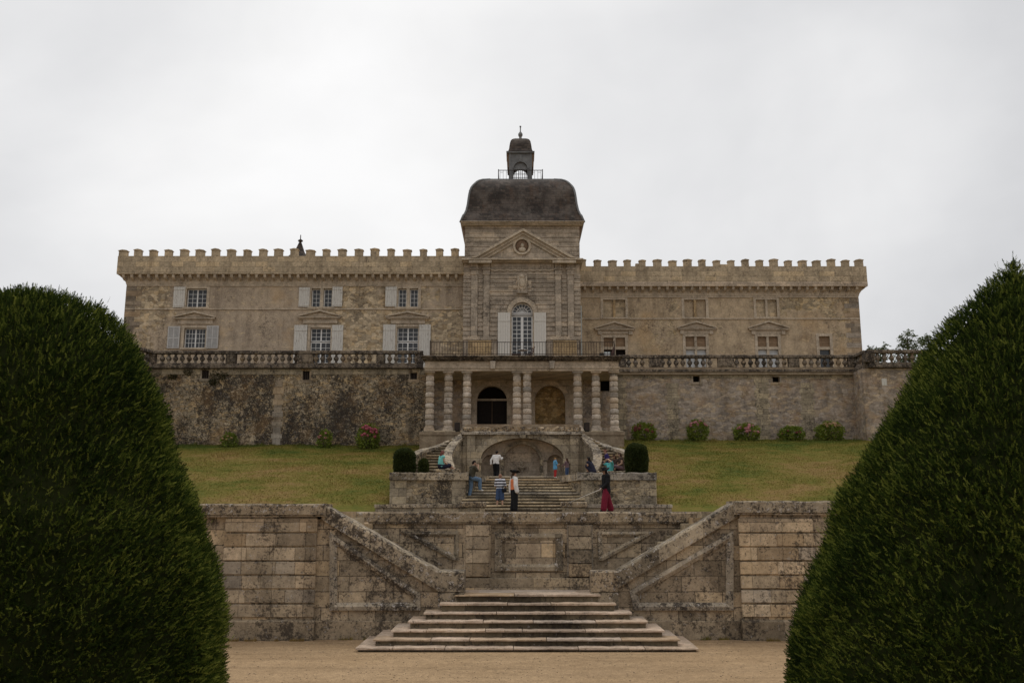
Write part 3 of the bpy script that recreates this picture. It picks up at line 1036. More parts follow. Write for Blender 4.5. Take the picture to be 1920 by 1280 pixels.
def shutter(root, x0, x1, z0, z1, y, mat, louvre=False, lean=0.05):
    mb = MB()
    if louvre:
        f = 0.09
        cx = (x0 + x1) / 2
        for a, b in ((x0, x0 + f), (cx - f / 2, cx + f / 2), (x1 - f, x1)):
            mb.box(a, b, y - 0.05, y, z0, z1)
        zs = [z0 + (z1 - z0) * q for q in (0.0, 0.05, 0.43, 0.48, 0.94, 1.0)]
        for a, b in ((zs[0], zs[1]), (zs[2], zs[3]), (zs[4], zs[5])):
            mb.box(x0 + f, cx - f / 2, y - 0.047, y, a, b)
            mb.box(cx + f / 2, x1 - f, y - 0.047, y, a, b)
        k = z0 + 0.12
        while k < z1 - 0.14:
            for a, b in ((x0 + f, cx - f / 2), (cx + f / 2, x1 - f)):
                mb.add([(a, y - 0.040, k), (b, y - 0.040, k), (b, y - 0.012, k + 0.05), (a, y - 0.012, k + 0.05)], [(0, 1, 2, 3)])
            k += 0.055
    else:
        n = 5
        for i in range(n):
            a = x0 + (x1 - x0) * i / n
            b = x0 + (x1 - x0) * (i + 1) / n - 0.008
            mb.box(a, b, y - 0.045 - random.uniform(0, 0.006), y, z0 + random.uniform(0, 0.02), z1 - random.uniform(0, 0.012))
    s = part('shutter', mb, mat, root)
    if not louvre:
        for q in (0.10, 0.88):
            hb = MB()
            zz_ = z0 + (z1 - z0) * q
            hb.box(x0 + 0.02, x1 - 0.02, y - 0.075, y - 0.053, zz_ - 0.05, zz_ + 0.05)
            part('ledge', hb, mat, s)
    return s


def pediment(root, xa, xb, z_base, z_apex, y, mat, depth=0.28, bar=0.14, name='pediment'):
    """gable of a window: tympanum, two raking cornices and a bed moulding"""
    cx = (xa + xb) / 2
    mb = MB()
    mb.prism([(xa + 0.2, z_base + bar), (xb - 0.2, z_base + bar), (cx, z_apex - bar * 1.2)], y - depth * 0.35, y + 0.1)
    t = part(name, mb, mat, root)
    m2 = MB()
    m2.box(xa, xb, y - depth, y + 0.1, z_base, z_base + bar * 0.55)
    m2.box(xa + 0.06, xb - 0.06, y - depth * 0.7, y + 0.1, z_base - bar * 0.6, z_base - 0.002)
    part('bed_moulding', m2, mat, t, bevel=0.01)
    m3 = MB()
    for s in (-1, 1):
        e = cx + s * (xb - xa) / 2
        m3.prism([(e + s * 0.05, z_base + bar * 0.56), (e + s * 0.05, z_base + bar * 1.1), (cx, z_apex), (cx, z_apex - bar)], y - depth * 1.12, y + 0.1)
    part('raking_cornice', m3, mat, t, bevel=0.01)
    return t


# ------------------------------------------------------------------ the castle
castle = thing('castle', 'long crenellated stone castle with central domed tower and shuttered windows above the terrace', 'castle', (X0, YT, WZ))


def wing(side, Y, px_out, px_in, y_mer, y_cren, y_par, y_s1, y_s2, mat, holes):
    zt, zc, zp, z1, z2 = Z(y_mer, Y - .6), Z(y_cren, Y - .6), Z(y_par, Y - .6), Z(y_s1, Y), Z(y_s2, Y)
    xo, xi = X(px_out, Y, 17), X(px_in, Y, 17)
    a, b = min(xo, xi), max(xo, xi)
    mb = MB()
    wall_grid(mb, a, b, WZ - 0.6, zp + 0.3, Y, holes, 0.34)
    # sides, back and flat roof
    mb.add([(xo, Y, WZ - 0.6), (xo, Y + 13, WZ - 0.6), (xo, Y + 13, zp + .3), (xo, Y, zp + .3)], [(0, 1, 2, 3)])
    mb.add([(a, Y + 13, WZ - 0.6), (b, Y + 13, WZ - 0.6), (b, Y + 13, zp + .3), (a, Y + 13, zp + .3)], [(0, 1, 2, 3)])
    mb.add([(a, Y, zp + .3), (b, Y, zp + .3), (b, Y + 13, zp + .3), (a, Y + 13, zp + .3)], [(0, 1, 2, 3)])
    me = mb.mesh('wall', world_loc(castle), recalc=False)
    link('wall', me, mat, castle)
    # cove and parapet
    so = side * 0.62
    mb = MB()
    pr = [(Y, z1 + 0.02), (Y - 0.05, z1 + 0.10), (Y - 0.09, z1 + 0.30), (Y - 0.12, zp - 0.28), (Y - 0.15, zp - 0.02), (Y + 0.2, zp - 0.02), (Y + 0.2, z1 + 0.02)]
    mb.prism_x(pr, a if side > 0 else a - 0.0, b)
    prs = [(Y, z1 + 0.02), (Y - 0.05, z1 + 0.10), (Y - 0.12, z1 + 0.30), (Y - 0.30, zp - 0.26), (Y - 0.62, zp - 0.02)]
    pr2 = [(xo + side * (Y - q[0]), q[1]) for q in prs] + [(xo - side * 0.2, zp - 0.02), (xo - side * 0.2, z1 + 0.02)]
    mb.prism(pr2, Y - 0.02, Y + 13)
    part('cove', mb, M['trim'], castle)
    ax, bx = (a - 0.62, b) if side < 0 else (a, b + 0.62)
    mb = MB()
    mb.box(ax, bx, Y - 0.62, Y - 0.2, zp, zc)
    if side < 0:
        mb.box(ax, ax + 0.42, Y - 0.2, Y + 13, zp, zc)
    else:
        mb.box(bx - 0.42, bx, Y - 0.2, Y + 13, zp, zc)
    part('parapet', mb, M['parapet'], castle)
    if side > 0:
        mb = MB()
        mb.box(ax, bx, Y - 0.66, Y - 0.623, zp - 0.01, zp + 0.36)
        part('parapet_band', mb, M['portico'], castle)
    # string courses
    for zz_, n_ in ((z1, 'upper_string'), (z2, 'string_course')):
        mb = MB()
        cuts = sorted(h for h in holes)
        mb.box(a, b, Y - 0.075, Y + 0.02, zz_ - 0.055, zz_ + 0.055)
        part('string_course', mb, M['trim'], castle, bevel=0.015)
    return zt, zc, zp, z1, z2, xo, xi


def rect(p, Y, d=0.0):
    """pixel box (px0,px1,py0,py1) to x0,x1,z0,z1 on a facade"""
    z1, z0 = Z(p[2], Y), Z(p[3], Y)
    zm = (z0 + z1) / 2
    return X(p[0], Y, zm), X(p[1], Y, zm), z0, z1


WL_UP = [(350, 387.5, 541, 576), (584, 622.5, 541, 575.5), (746.5, 784, 541, 575.5)]
WL_LO = [(345, 385, 615, 652), (581, 619.5, 614.5, 690), (744, 784, 613, 690)]
hl = [rect(p, YL) for p in WL_UP + WL_LO]
zt, zc, zp, z1, z2, xo, xi = wing(-1, YL, 230.5, 871, 466, 480, 513.5, 535.5, 579.5, M['facade_left'], hl)
L_par = (zt, zc, zp, z1)
WR_UP = [(1131, 1172.5, 562, 595), (1283, 1323.5, 562, 595), (1418, 1456.5, 562, 594.5)]
WR_LO = [(1132, 1172.5, 633, 690), (1286, 1324, 631, 690), (1421.5, 1459.5, 631, 690), (1537, 1557, 630.5, 690)]
hr = [rect(p, YR) for p in WR_UP + WR_LO]
zt, zc, zp, z1, z2, xo_r, xi_r = wing(1, YR, 1615.5, 1083, 486, 499.2, 536.3, 557, 597.5, M['facade_right'], hr)
R_par = (zt, zc, zp, z1)

# merlons and corbels: one mesh each, copied along the parapets


def merlon_mesh(w, h):
    mb = MB()
    mb.prism([(-w / 2, 0), (w / 2, 0), (w / 2, h * 0.80), (-w / 2, h * 0.80)], -0.21, 0.21)
    mb.prism([(-w / 2 - 0.05, h * 0.80), (w / 2 + 0.05, h * 0.80), (w / 2 + 0.05, h * 0.88), (0, h * 1.0), (-w / 2 - 0.05, h * 0.88)], -0.26, 0.26)
    me = mb.mesh('merlon')
    me.materials.append(M['parapet'])
    return me


def corbel_mesh():
    mb = MB()
    mb.prism_x([(-0.20, 0), (-0.20, -0.13), (-0.16, -0.25), (-0.04, -0.34), (0.24, -0.44), (0.24, 0)], -0.10, 0.10)
    me = mb.mesh('corbel')
    me.materials.append(M['trim'])
    return me


mer_px_l = [229.5, 257, 286, 314.5, 344, 373.5, 403, 432.5, 462.5, 492, 521, 551, 581, 611, 641, 672, 702, 732.5, 763, 793.5, 824, 853]
mer_px_r = [1092, 1120.5, 1149, 1177, 1205, 1233.5, 1262, 1290, 1317.5, 1345, 1372, 1399, 1425.5, 1452.5, 1479.5, 1506.5, 1533, 1560.5, 1587, 1613]
me_l = merlon_mesh(0.585, L_par[0] - L_par[1])
me_r = merlon_mesh(0.60, R_par[0] - R_par[1])
for px in mer_px_l:
    put('merlon', me_l, (X(px, YL - .41, 22), YL - 0.41, L_par[1]), castle, (random.uniform(.90, 1.12), 1, random.uniform(.84, 1.08))).rotation_euler = (0, R(random.uniform(-1.8, 1.8)), R(random.uniform(-4, 4)))
for px in mer_px_r:
    put('merlon', me_r, (X(px, YR - .41, 22), YR - 0.41, R_par[1]), castle, (random.uniform(.90, 1.12), 1, random.uniform(.84, 1.08))).rotation_euler = (0, R(random.uniform(-1.8, 1.8)), R(random.uniform(-4, 4)))
mb = MB()
for a, b, h in ((1192, 1201, 6), (1350, 1366, 4.5)):
    xa, xb = X(a, YR - .4, 22), X(b, YR - .4, 22)
    mb.box(xa, xb, YR - 0.55, YR - 0.25, R_par[1], R_par[1] + h / 22.5)
part('crenel_infill', mb, M['parapet'], castle, bevel=0.03)
cm = corbel_mesh()
xa, xb = X(226, YL - .3, 20), X(866, YL - .3, 20)
for i in range(41):
    put('corbel', cm, (xa + (xb - xa) * (i + 0.3) / 41, YL - 0.36, L_par[2]), castle)
xa, xb = X(1094, YR - .3, 20), X(1620, YR - .3, 20)
for i in range(34):
    put('corbel', cm, (xa + (xb - xa) * (i + 0.2) / 34, YR - 0.36, R_par[2]), castle)

# quoins at the outer corners
for xo_, s, Y, z_hi in ((xo, -1, YL, L_par[3]), (xo_r, 1, YR, R_par[3])):
    mb = MB()
    z = WZ
    k = 0
    while z < z_hi - 0.1:
        w = 1.25 if k % 2 else 0.8
        zt_ = min(z + 0.42, z_hi - 0.06)
        mb.box(min(xo_ - s * w, xo_ + s * 0.025), max(xo_ - s * w, xo_ + s * 0.025), Y - 0.02, Y + 0.6, z + 0.006, zt_ - 0.006)
        z += 0.42
        k += 1
    part('quoin', mb, M['quoin'], castle, bevel=0.012)

# windows of the left wing
YG = YL + 0.22
for i, p in enumerate(WL_UP):
    x0, x1, za, zb = rect(p, YL)
    surround(castle, x0, x1, za, zb, YL)
    if i == 0:
        casement(castle, x0, x1, za, zb, YG, 4, 4)
    else:
        cx = (x0 + x1) / 2
        mb = MB()
        mb.box(cx - 0.13, cx + 0.13, YL - 0.03, YL + 0.3, za, zb)
        part('stone_mullion', mb, M['trim'], castle, bevel=0.02)
        casement(castle, x0, cx - 0.13, za, zb, YG, 2, 4, mull=0)
        casement(castle, cx + 0.13, x1, za, zb, YG, 2, 4, mull=0)
for i, p in enumerate(WL_LO):
    x0, x1, za, zb = rect(p, YL)
    if i == 0:
        surround(castle, x0, x1, za, zb, YL)
        casement(castle, x0, x1, za, zb, YG, 6, 4)
    else:
        surround(castle, x0, x1, za, zb, YL, sill=False)
        zm = Z(640, YL)
        casement(castle, x0, x1, zm + 0.03, zb, YG, 4, 3)
        casement(castle, x0, x1, za, zm - 0.03, YG, 4, 5)
for px0, px1, y0_, y1_, lou, mt in ((326, 347.5, 538, 577, 0, 'shutter'), (561, 581, 539, 576, 0, 'shutter'), (623.5, 642.5, 538, 575.5, 0, 'shutter'),
                                    (723, 744, 538, 575.5, 0, 'shutter'), (315, 337.5, 612, 653, 1, 'louvre'), (387.5, 410, 611, 653, 1, 'louvre'),
                                    (551, 575.5, 609.5, 692, 0, 'shutter'), (622, 643, 609.5, 692, 0, 'shutter'), (718, 741, 608.5, 692, 0, 'shutter'), (785.5, 807.5, 608.5, 692, 0, 'shutter')):
    x0, x1, za, zb = rect((px0, px1, y0_, y1_), YL)
    shutter(castle, x0, x1, za, zb, YL - 0.07, M[mt], bool(lou))
for xa_, xb_, yb_, ya_, wa, wb in ((327, 404.5, 598, 584, 334, 400), (560, 640, 596.5, 581.5, 569, 633), (724, 805, 597, 584, 733, 797)):
    zb_, za_ = Z(yb_, YL), Z(ya_, YL)
    pediment(castle, X(xa_, YL, zb_), X(xb_, YL, zb_), zb_, za_, YL, M['trim'])
    mb = MB()
    mb.box(X(wa, YL, zb_), X(wb, YL, zb_), YL - 0.09, YL + 0.05, zb_ - 0.42, zb_ - 0.08)
    part('frieze', mb, M['trim'], castle, bevel=0.015)
# windows of the right wing: walled up or boarded
for i, p in enumerate(WR_UP):
    x0, x1, za, zb = rect(p, YR)
    surround(castle, x0, x1, za, zb, YR, proud=0.04)
    mb = MB()
    mb.box(x0, x1, YR + 0.17, YR + 0.25, za, zb)
    part('walled_window', mb, M['facade_right'] if i == 1 else M['parapet'], castle)
    cx = (x0 + x1) / 2
    mb = MB()
    mb.box(cx - 0.10, cx + 0.10, YR - 0.02, YR + 0.17, za, zb)
    part('stone_mullion', mb, M['tower_warm'] if i < 2 else M['trim'], castle, bevel=0.015)
for i, p in enumerate(WR_LO):
    x0, x1, za, zb = rect(p, YR)
    surround(castle, x0, x1, za, zb, YR, 0.24, False)
    zm = Z(652.5, YR)
    cx = (x0 + x1) / 2
    mb = MB()
    if i < 3:
        mb.box(cx - 0.10, cx + 0.10, YR - 0.02, YR + 0.3, za, zb)
        mb.box(x0, cx - 0.10, YR - 0.016, YR + 0.3, zm - 0.11, zm + 0.11)
        mb.box(cx + 0.10, x1, YR - 0.016, YR + 0.3, zm - 0.11, zm + 0.11)
    else:
        mb.box(x0, x1, YR - 0.016, YR + 0.3, zm - 0.13, zm + 0.11)
    part('stone_mullion', mb, M['trim'], castle, bevel=0.012)
    mb = MB()
    mb.box(x0, x1, YR + 0.16, YR + 0.2, zm + 0.111, zb)
    w = part('boarded_window', mb, M['board'], castle)
    b2 = MB()
    for q in (0.33, 0.66):
        for (aa, bb) in (((x0, cx - 0.11), (cx + 0.11, x1)) if i < 3 else ((x0, x1),)):
            b2.box(aa, bb, YR + 0.135, YR + 0.157, zm + 0.11 + (zb - zm - .11) * q - 0.02, zm + 0.11 + (zb - zm - .11) * q + 0.02)
    part('board_batten', b2, M['board'], w)
    pane(castle, x0, x1, za, zm - 0.111, YR + 0.2, M['dark_room'] if i == 0 else (M['blind'] if i < 3 else M['glass']))
for xa_, xb_, yb_, ya_, wa, wb in ((1115, 1189, 618.5, 603, 1124, 1182), (1269.5, 1341, 617.5, 602.5, 1278, 1333), (1403, 1478, 618, 602, 1412, 1468)):
    zb_, za_ = Z(yb_, YR), Z(ya_, YR)
    pediment(castle, X(xa_, YR, zb_), X(xb_, YR, zb_), zb_, za_, YR, M['trim'])
    for q in (wa, wb):
        mb = MB()
        c = X(q, YR, zb_)
        mb.box(c - 0.16, c + 0.16, YR - 0.14, YR + 0.05, zb_ - 0.42, zb_ - 0.09)
        part('bracket', mb, M['trim'], castle, bevel=0.03)
    mb = MB()
    mb.box(X(wa, YR, zb_) + 0.17, X(wb, YR, zb_) - 0.17, YR - 0.07, YR + 0.05, zb_ - 0.34, zb_ - 0.09)
    part('frieze', mb, M['trim'], castle, bevel=0.01)

# ------------------------------------------------------------------ the tower


def tx(px, y=560):
    return X(px, YT, Z(y, YT))


def tz(y):
    return Z(y, YT)


TB = YT + 10.0                       # back of the tower
xl, xr = tx(869.5), tx(1087.5)
TCX = (xl + xr) / 2
ztop_low = tz(494)
# front wall of the lower storey in rusticated courses with a groove between each
aw0, aw1 = tx(959, 620), tx(999, 620)
acx = (aw0 + aw1) / 2
a_sp = tz(586)
a_r = (aw1 - aw0) / 2
mb = MB()
wall_grid(mb, xl, xr, WZ - 0.5, ztop_low, YT, [(aw0, aw1, WZ - 0.4, a_sp + a_r, a_r)], 0.5)
for (xa_, xb_) in ((xl, xl), (xr, xr)):
    mb.add([(xa_, YT, WZ - .5), (xa_, TB, WZ - .5), (xa_, TB, ztop_low), (xa_, YT, ztop_low)], [(0, 1, 2, 3)])
mb.add([(xl, TB, WZ - .5), (xr, TB, WZ - .5), (xr, TB, ztop_low), (xl, TB, ztop_low)], [(0, 1, 2, 3)])
link('tower_wall', mb.mesh('tower_wall', world_loc(castle), False), M['tower'], castle)
mb = MB()
z = tz(638)
pitch = (tz(515) - tz(638)) / 15
pil = [(883.5, 895.6), (906.5, 918), (1041, 1052.3), (1064, 1075.6)]
edges = [tx(870)] + [tx(q) for ab in pil for q in ab] + [tx(1087)]
gaps = [(edges[0], edges[1]), (edges[2], edges[3]), (edges[4], edges[5]), (edges[6], edges[7]), (edges[8], edges[9])]
ring_r = a_r * 1.42
for k in range(15):
    za, zb = z + k * pitch + 0.028, z + (k + 1) * pitch - 0.028
    for gi, (a, b) in enumerate(gaps):
        a2, b2 = a + 0.02, b - 0.02
        if gi == 0:
            a2 = xl - 0.04
        if gi == 4:
            b2 = xr + 0.04
        segs = [(a2, b2)]
        if gi == 2:
            zm = (za + zb) / 2
            cut = None
            if zm < a_sp:
                cut = a_r + 0.28
            elif zm < a_sp + ring_r:
                cut = math.sqrt(max(0, ring_r ** 2 - (min(abs(za - a_sp), abs(zm - a_sp))) ** 2)) + 0.04
            if cut:
                segs = [(a2, acx - cut), (acx + cut, b2)]
        for s0, s1 in segs:
            mb.box(s0, s1, YT - 0.07, YT + 0.02, za, zb)
part('rusticated_course', mb, M['tower'], castle, bevel=0.012)
mb = MB()
arch_ring(mb, acx, a_sp, a_r, a_r, ring_r, ring_r, YT - 0.12, YT + 0.1)
mb.box(acx - ring_r, acx - a_r, YT - 0.12, YT + 0.1, WZ, a_sp - 0.002)
mb.box(acx + a_r, acx + ring_r, YT - 0.12, YT + 0.1, WZ, a_sp - 0.002)
part('arch_surround', mb, M['trim'], castle)
# pilasters
for a, b in pil:
    x0, x1 = tx(a), tx(b)
    cx, w = (x0 + x1) / 2, x1 - x0
    mb = MB()
    mb.box(x0, x1, YT - 0.2, YT, tz(632), tz(512))
    p_ = part('pilaster', mb, M['tower'], castle, bevel=0.02)
    mb = MB()
    for y0_, y1_, g_ in ((512, 507, 0.03), (506.6, 504.5, 0.10), (516, 512.4, 0.05)):
        mb.box(cx - w / 2 - g_, cx + w / 2 + g_, YT - 0.2 - g_, YT, tz(y0_), tz(y1_))
    mb.box(cx - w / 2 - 0.02, cx + w / 2 + 0.02, YT - 0.22, YT, tz(504), tz(494.3))
    part('capital', mb, M['tower'], p_, bevel=0.015)
    mb = MB()
    for y0_, y1_, g_ in ((639, 636, 0.14), (635.7, 632.5, 0.07)):
        mb.box(cx - w / 2 - g_, cx + w / 2 + g_, YT - 0.2 - g_, YT, tz(y0_), tz(y1_))
    part('base', mb, M['tower'], p_, bevel=0.03)
for a, b in ((879, 922), (1036, 1080)):
    mb = MB()
    mb.box(tx(a), tx(b), YT - 0.3, YT, WZ, tz(639.4))
    part('pedestal', mb, M['tower_warm'], castle, bevel=0.02)
# frieze with triglyphs
mb = MB()
mb.box(tx(920), tx(1039), YT - 0.10, YT, tz(515), tz(494.2))
part('frieze', mb, M['tower'], castle)
mb = MB()
mb.box(tx(919.5), tx(1039.5), YT - 0.16, YT, tz(508), tz(506))
part('taenia', mb, M['trim'], castle, bevel=0.01)
for px in (929.5, 944, 958, 972.5, 986.5, 1000.5, 1014.7, 1029):
    x = tx(px)
    mb = MB()
    for q in (-0.11, 0, 0.11):
        mb.box(x + q - 0.043, x + q + 0.043, YT - 0.19, YT - 0.1, tz(505.6), tz(496.5))
    mb.box(x - 0.17, x + 0.17, YT - 0.18, YT - 0.1, tz(510), tz(508.2))
    part('triglyph', mb, M['tower'], castle)
# coat of arms panel: carved cartouche between two shoulders
mb = MB()
mb.box(tx(970), tx(988.5), YT - 0.22, YT - 0.02, tz(549), tz(514))
mb.box(tx(962), tx(969.8), YT - 0.15, YT - 0.02, tz(541), tz(525))
mb.box(tx(988.7), tx(996), YT - 0.15, YT - 0.02, tz(541), tz(525))
mb.box(tx(968.5), tx(990), YT - 0.28, YT - 0.02, tz(551), tz(549.2))
arms = part('coat_of_arms', mb, M['tower'], castle, bevel=0.02)
mb = MB()
mb.ellipsoid((tx(979.2), YT - 0.22, tz(530)), (0.27, 0.10, 0.42), 14, 8)
mb.ellipsoid((tx(979.2), YT - 0.22, tz(520)), (0.20, 0.10, 0.16), 10, 6)
for s in (-1, 1):
    mb.tube([(tx(979.2) + s * 0.30, YT - 0.23, tz(519)), (tx(979.2) + s * 0.33, YT - 0.25, tz(528)), (tx(979.2) + s * 0.27, YT - 0.23, tz(538)), (tx(979.2) + s * 0.12, YT - 0.23, tz(545))], [0.05, 0.08, 0.07, 0.04], 8)
part('carving', mb, M['trim'], arms, True)
# tall arched window door
yg = YT + 0.34
mb = MB()
zd = tz(590)
bars(mb, aw0, aw1, tz(666), zd - 0.02, yg, 4, 9, fr=0.10, bar=0.045, mull=0.2)
mb.box(aw0, aw1, yg, yg + 0.05, WZ, tz(666) - 0.003)
for s in (0, 1):
    xa_, xb_ = (aw0 + 0.1, acx - 0.12) if s == 0 else (acx + 0.12, aw1 - 0.1)
    mb.box(xa_, xb_, yg - 0.02, yg, WZ + 0.12, tz(667))
dw = part('window_door', mb, M['sash'], castle)
pane(dw, aw0 + .02, aw1 - .02, tz(666), zd - 0.04, yg + 0.03)
mb = MB()
mb.box(aw0, aw1, yg - 0.10, yg + 0.06, zd, tz(585.5))
part('transom', mb, M['louvre'], castle, bevel=0.015)
mb = MB()
zf = tz(585.5)
rf = a_r - 0.01
arch_ring(mb, acx, zf + 0.01, rf - 0.11, rf - 0.11, rf, rf, yg, yg + 0.06)
arch_ring(mb, acx, zf + 0.01, rf * 0.50, rf * 0.50, rf * 0.56, rf * 0.56, yg + 0.01, yg + 0.05)
mb.box(acx - rf, acx + rf, yg - 0.004, yg + 0.06, zf - 0.005, zf + 0.07)
for k in range(1, 8):
    a = math.pi * k / 8
    d = Vector((-math.cos(a), 0, math.sin(a)))
    nrm = Vector((d.z, 0, -d.x)) * 0.022
    p0, p1 = Vector((acx, yg + 0.03, zf + 0.01)) + d * (0.1 if k % 2 == 0 else rf * 0.08), Vector((acx, yg + 0.03, zf + 0.01)) + d * (rf - 0.06)
    mb.prism([((p0 + nrm).x, (p0 + nrm).z), ((p0 - nrm).x, (p0 - nrm).z), ((p1 - nrm).x, (p1 - nrm).z), ((p1 + nrm).x, (p1 + nrm).z)], yg + 0.008, yg + 0.052)
fan = part('fanlight', mb, M['sash'], castle)
mb = MB()
disc_fan(mb, acx, zf, rf - 0.02, rf - 0.02, yg + 0.04)
link('pane', mb.mesh('pane', world_loc(fan), False), M['glass'], fan)
shutter(castle, tx(933.5, 620), tx(956.8, 620), WZ + 0.05, tz(586.5), YT - 0.14, M['shutter_clean'])
shutter(castle, tx(1001.4, 620), tx(1024, 620), WZ + 0.05, tz(586.5), YT - 0.14, M['shutter_clean'])
mb = MB()
mb.tube([(tx(1090), YT + 0.6, tz(570)), (tx(1090), YT + 0.6, WZ)], 0.055, 8)
part('drainpipe', mb, M['metal_grey'], castle)
# main cornice and the big pediment
mb = MB()
mb.box(tx(865.5), tx(1093.5), YT - 0.70, TB, tz(491.5), tz(488.3))
mb.box(tx(867.5), tx(1091), YT - 0.42, TB, tz(494), tz(491.6))
part('cornice', mb, M['trim'], castle, bevel=0.03)
for a, b in ((879, 922), (1036, 1080)):
    mb = MB()
    mb.box(tx(a), tx(b), YT - 0.66, YT - 0.43, tz(497), tz(491.7))
    part('cornice_break', mb, M['trim'], castle, bevel=0.03)
# set-back upper shaft with courses
UX0, UX1 = X(872.5, YT, tz(440)), X(1085.5, YT, tz(440))
mb = MB()
zA, zB = tz(488.2), tz(421)
mb.box(UX0 + 0.03, UX1 - 0.03, YT + 0.05, TB, zA, zB)
part('tower_wall', mb, M['tower'], castle)
mb = MB()
n_c = 8
for k in range(n_c):
    za = zA + (zB - zA) * k / n_c + 0.025
    zb = zA + (zB - zA) * (k + 1) / n_c - 0.025
    mb.box(UX0, UX1, YT, YT + 0.1, za, zb)
    mb.box(UX0 - 0.04, UX0 + 0.02, YT + 0.003, TB, za, zb)
    mb.box(UX1 - 0.02, UX1 + 0.04, YT + 0.003, TB, za, zb)
part('rusticated_course', mb, M['tower'], castle, bevel=0.012)
# pediment over the front
pz0, pza = tz(487.8), tz(433)
pxa, pxb = tx(884, 487), tx(1078, 487)
mb = MB()
cpx = (pxa + pxb) / 2
mb.prism([(pxa + 0.5, pz0), (pxb - 0.5, pz0), (cpx, pza - 0.35)], YT - 0.32, YT + 0.0)
ped = part('pediment', mb, M['tower'], castle)
mb = MB()
for s in (-1, 1):
    e = cpx + s * (pxb - pxa) / 2
    for g_, d_ in ((0.0, 0.74), (0.17, 0.56), (0.36, 0.44)):
        t0, t1 = g_, g_ + (0.17 if g_ == 0 else 0.185)
        mb.prism([(e - s * t0 * 2.2, pz0), (e - s * t1 * 2.2, pz0), (cpx, pza - t1 * 1.25), (cpx, pza - t0 * 1.25)], YT - d_, YT + 0.02)
part('raking_cornice', mb, M['trim'], ped)
mb = MB()
mz = tz(464)
arch_ring(mb, tx(978.7, 465), mz, 0.54, 0.54, 0.70, 0.70, YT - 0.46, YT - 0.30, 0, 360, 36)
part('medallion', mb, M['trim'], ped)
mb = MB()
mb.lathe([(0.53, 0.0), (0.40, 0.08), (0.2, 0.12)], 0, 0, 24)
me = mb.mesh('bust')
o = link('medallion_hollow', me, M['soffit'], ped)
o.rotation_euler = (R(90), 0, 0)
o.location = Vector((tx(978.7, 465), YT - 0.31, mz)) - world_loc(ped)
mb = MB()
mb.ellipsoid((tx(979, 465), YT - 0.42, mz - 0.30), (0.30, 0.10, 0.20), 12, 6)
mb.ellipsoid((tx(979.4, 465), YT - 0.42, mz + 0.02), (0.14, 0.10, 0.20), 12, 6)
part('bust', mb, M['trim'], ped, True)
# roof cornice: deep cove
rx0, rx1 = X(863, YT - .6, tz(415)), X(1095.5, YT - .6, tz(415))
RCX = (rx0 + rx1) / 2
RHW = (rx1 - rx0) / 2
zr0, zr1 = Z(421.5, YT - .3), Z(413.5, YT - .6)
RCY = YT + 4.75


def sq_loft(mb, prof, cx, cy):
    """four curved sides with crisp hips; profile of (half width, z)"""
    m = len(prof)
    for q in range(4):
        a = [(-1, -1), (1, -1), (1, 1), (-1, 1)][q]
        b = [(1, -1), (1, 1), (-1, 1), (-1, -1)][q]
        vs, fs = [], []
        for w, z in prof:
            vs.append((cx + a[0] * w, cy + a[1] * w, z))
            vs.append((cx + b[0] * w, cy + b[1] * w, z))
        for i in range(m - 1):
            fs.append((2 * i, 2 * i + 1, 2 * i + 3, 2 * i + 2))
        mb.add(vs, fs)
    w, z = prof[-1]
    mb.add([(cx - w, cy - w, z), (cx + w, cy - w, z), (cx + w, cy + w, z), (cx - w, cy + w, z)], [(0, 1, 2, 3)])
    return mb


mb = MB()
sq_loft(mb, [(RHW - 0.85, zr0 - 1.9), (RHW - 0.62, zr0 - 1.0), (RHW - 0.36, zr0 - 0.35), (RHW - 0.13, zr0 - 0.02), (RHW - 0.1, zr0 + 0.05), (RHW - 0.1, zr0 + 0.06)], RCX, RCY)
# the cove shows at the flanks; the front keeps the coursed wall in view
mb2 = MB()
for s in (-1, 1):
    prof = [(RHW - 0.46, zr0 - 2.1), (RHW - 0.36, zr0 - 1.2), (RHW - 0.2, zr0 - 0.3), (RHW - 0.08, zr0), (RHW - 0.6, zr0), (RHW - 0.6, zr0 - 2.1)]
    mb2.prism([(RCX + s * w, z) for w, z in prof], YT + 0.15, TB)
part('side_cove', mb2, M['soffit'], castle)
mb = MB()
mb.box(RCX - RHW + 0.16, RCX + RHW - 0.16, YT - 0.30, TB + 0.3, zr0, zr0 + (zr1 - zr0) * 0.40)
mb.box(RCX - RHW + 0.07, RCX + RHW - 0.07, YT - 0.42, TB + 0.4, zr0 + (zr1 - zr0) * 0.40 + 0.003, zr0 + (zr1 - zr0) * 0.72)
mb.box(RCX - RHW, RCX + RHW, YT - 0.52, TB + 0.5, zr0 + (zr1 - zr0) * 0.72 + 0.003, zr1)
part('roof_cornice', mb, M['trim'], castle, bevel=0.03)
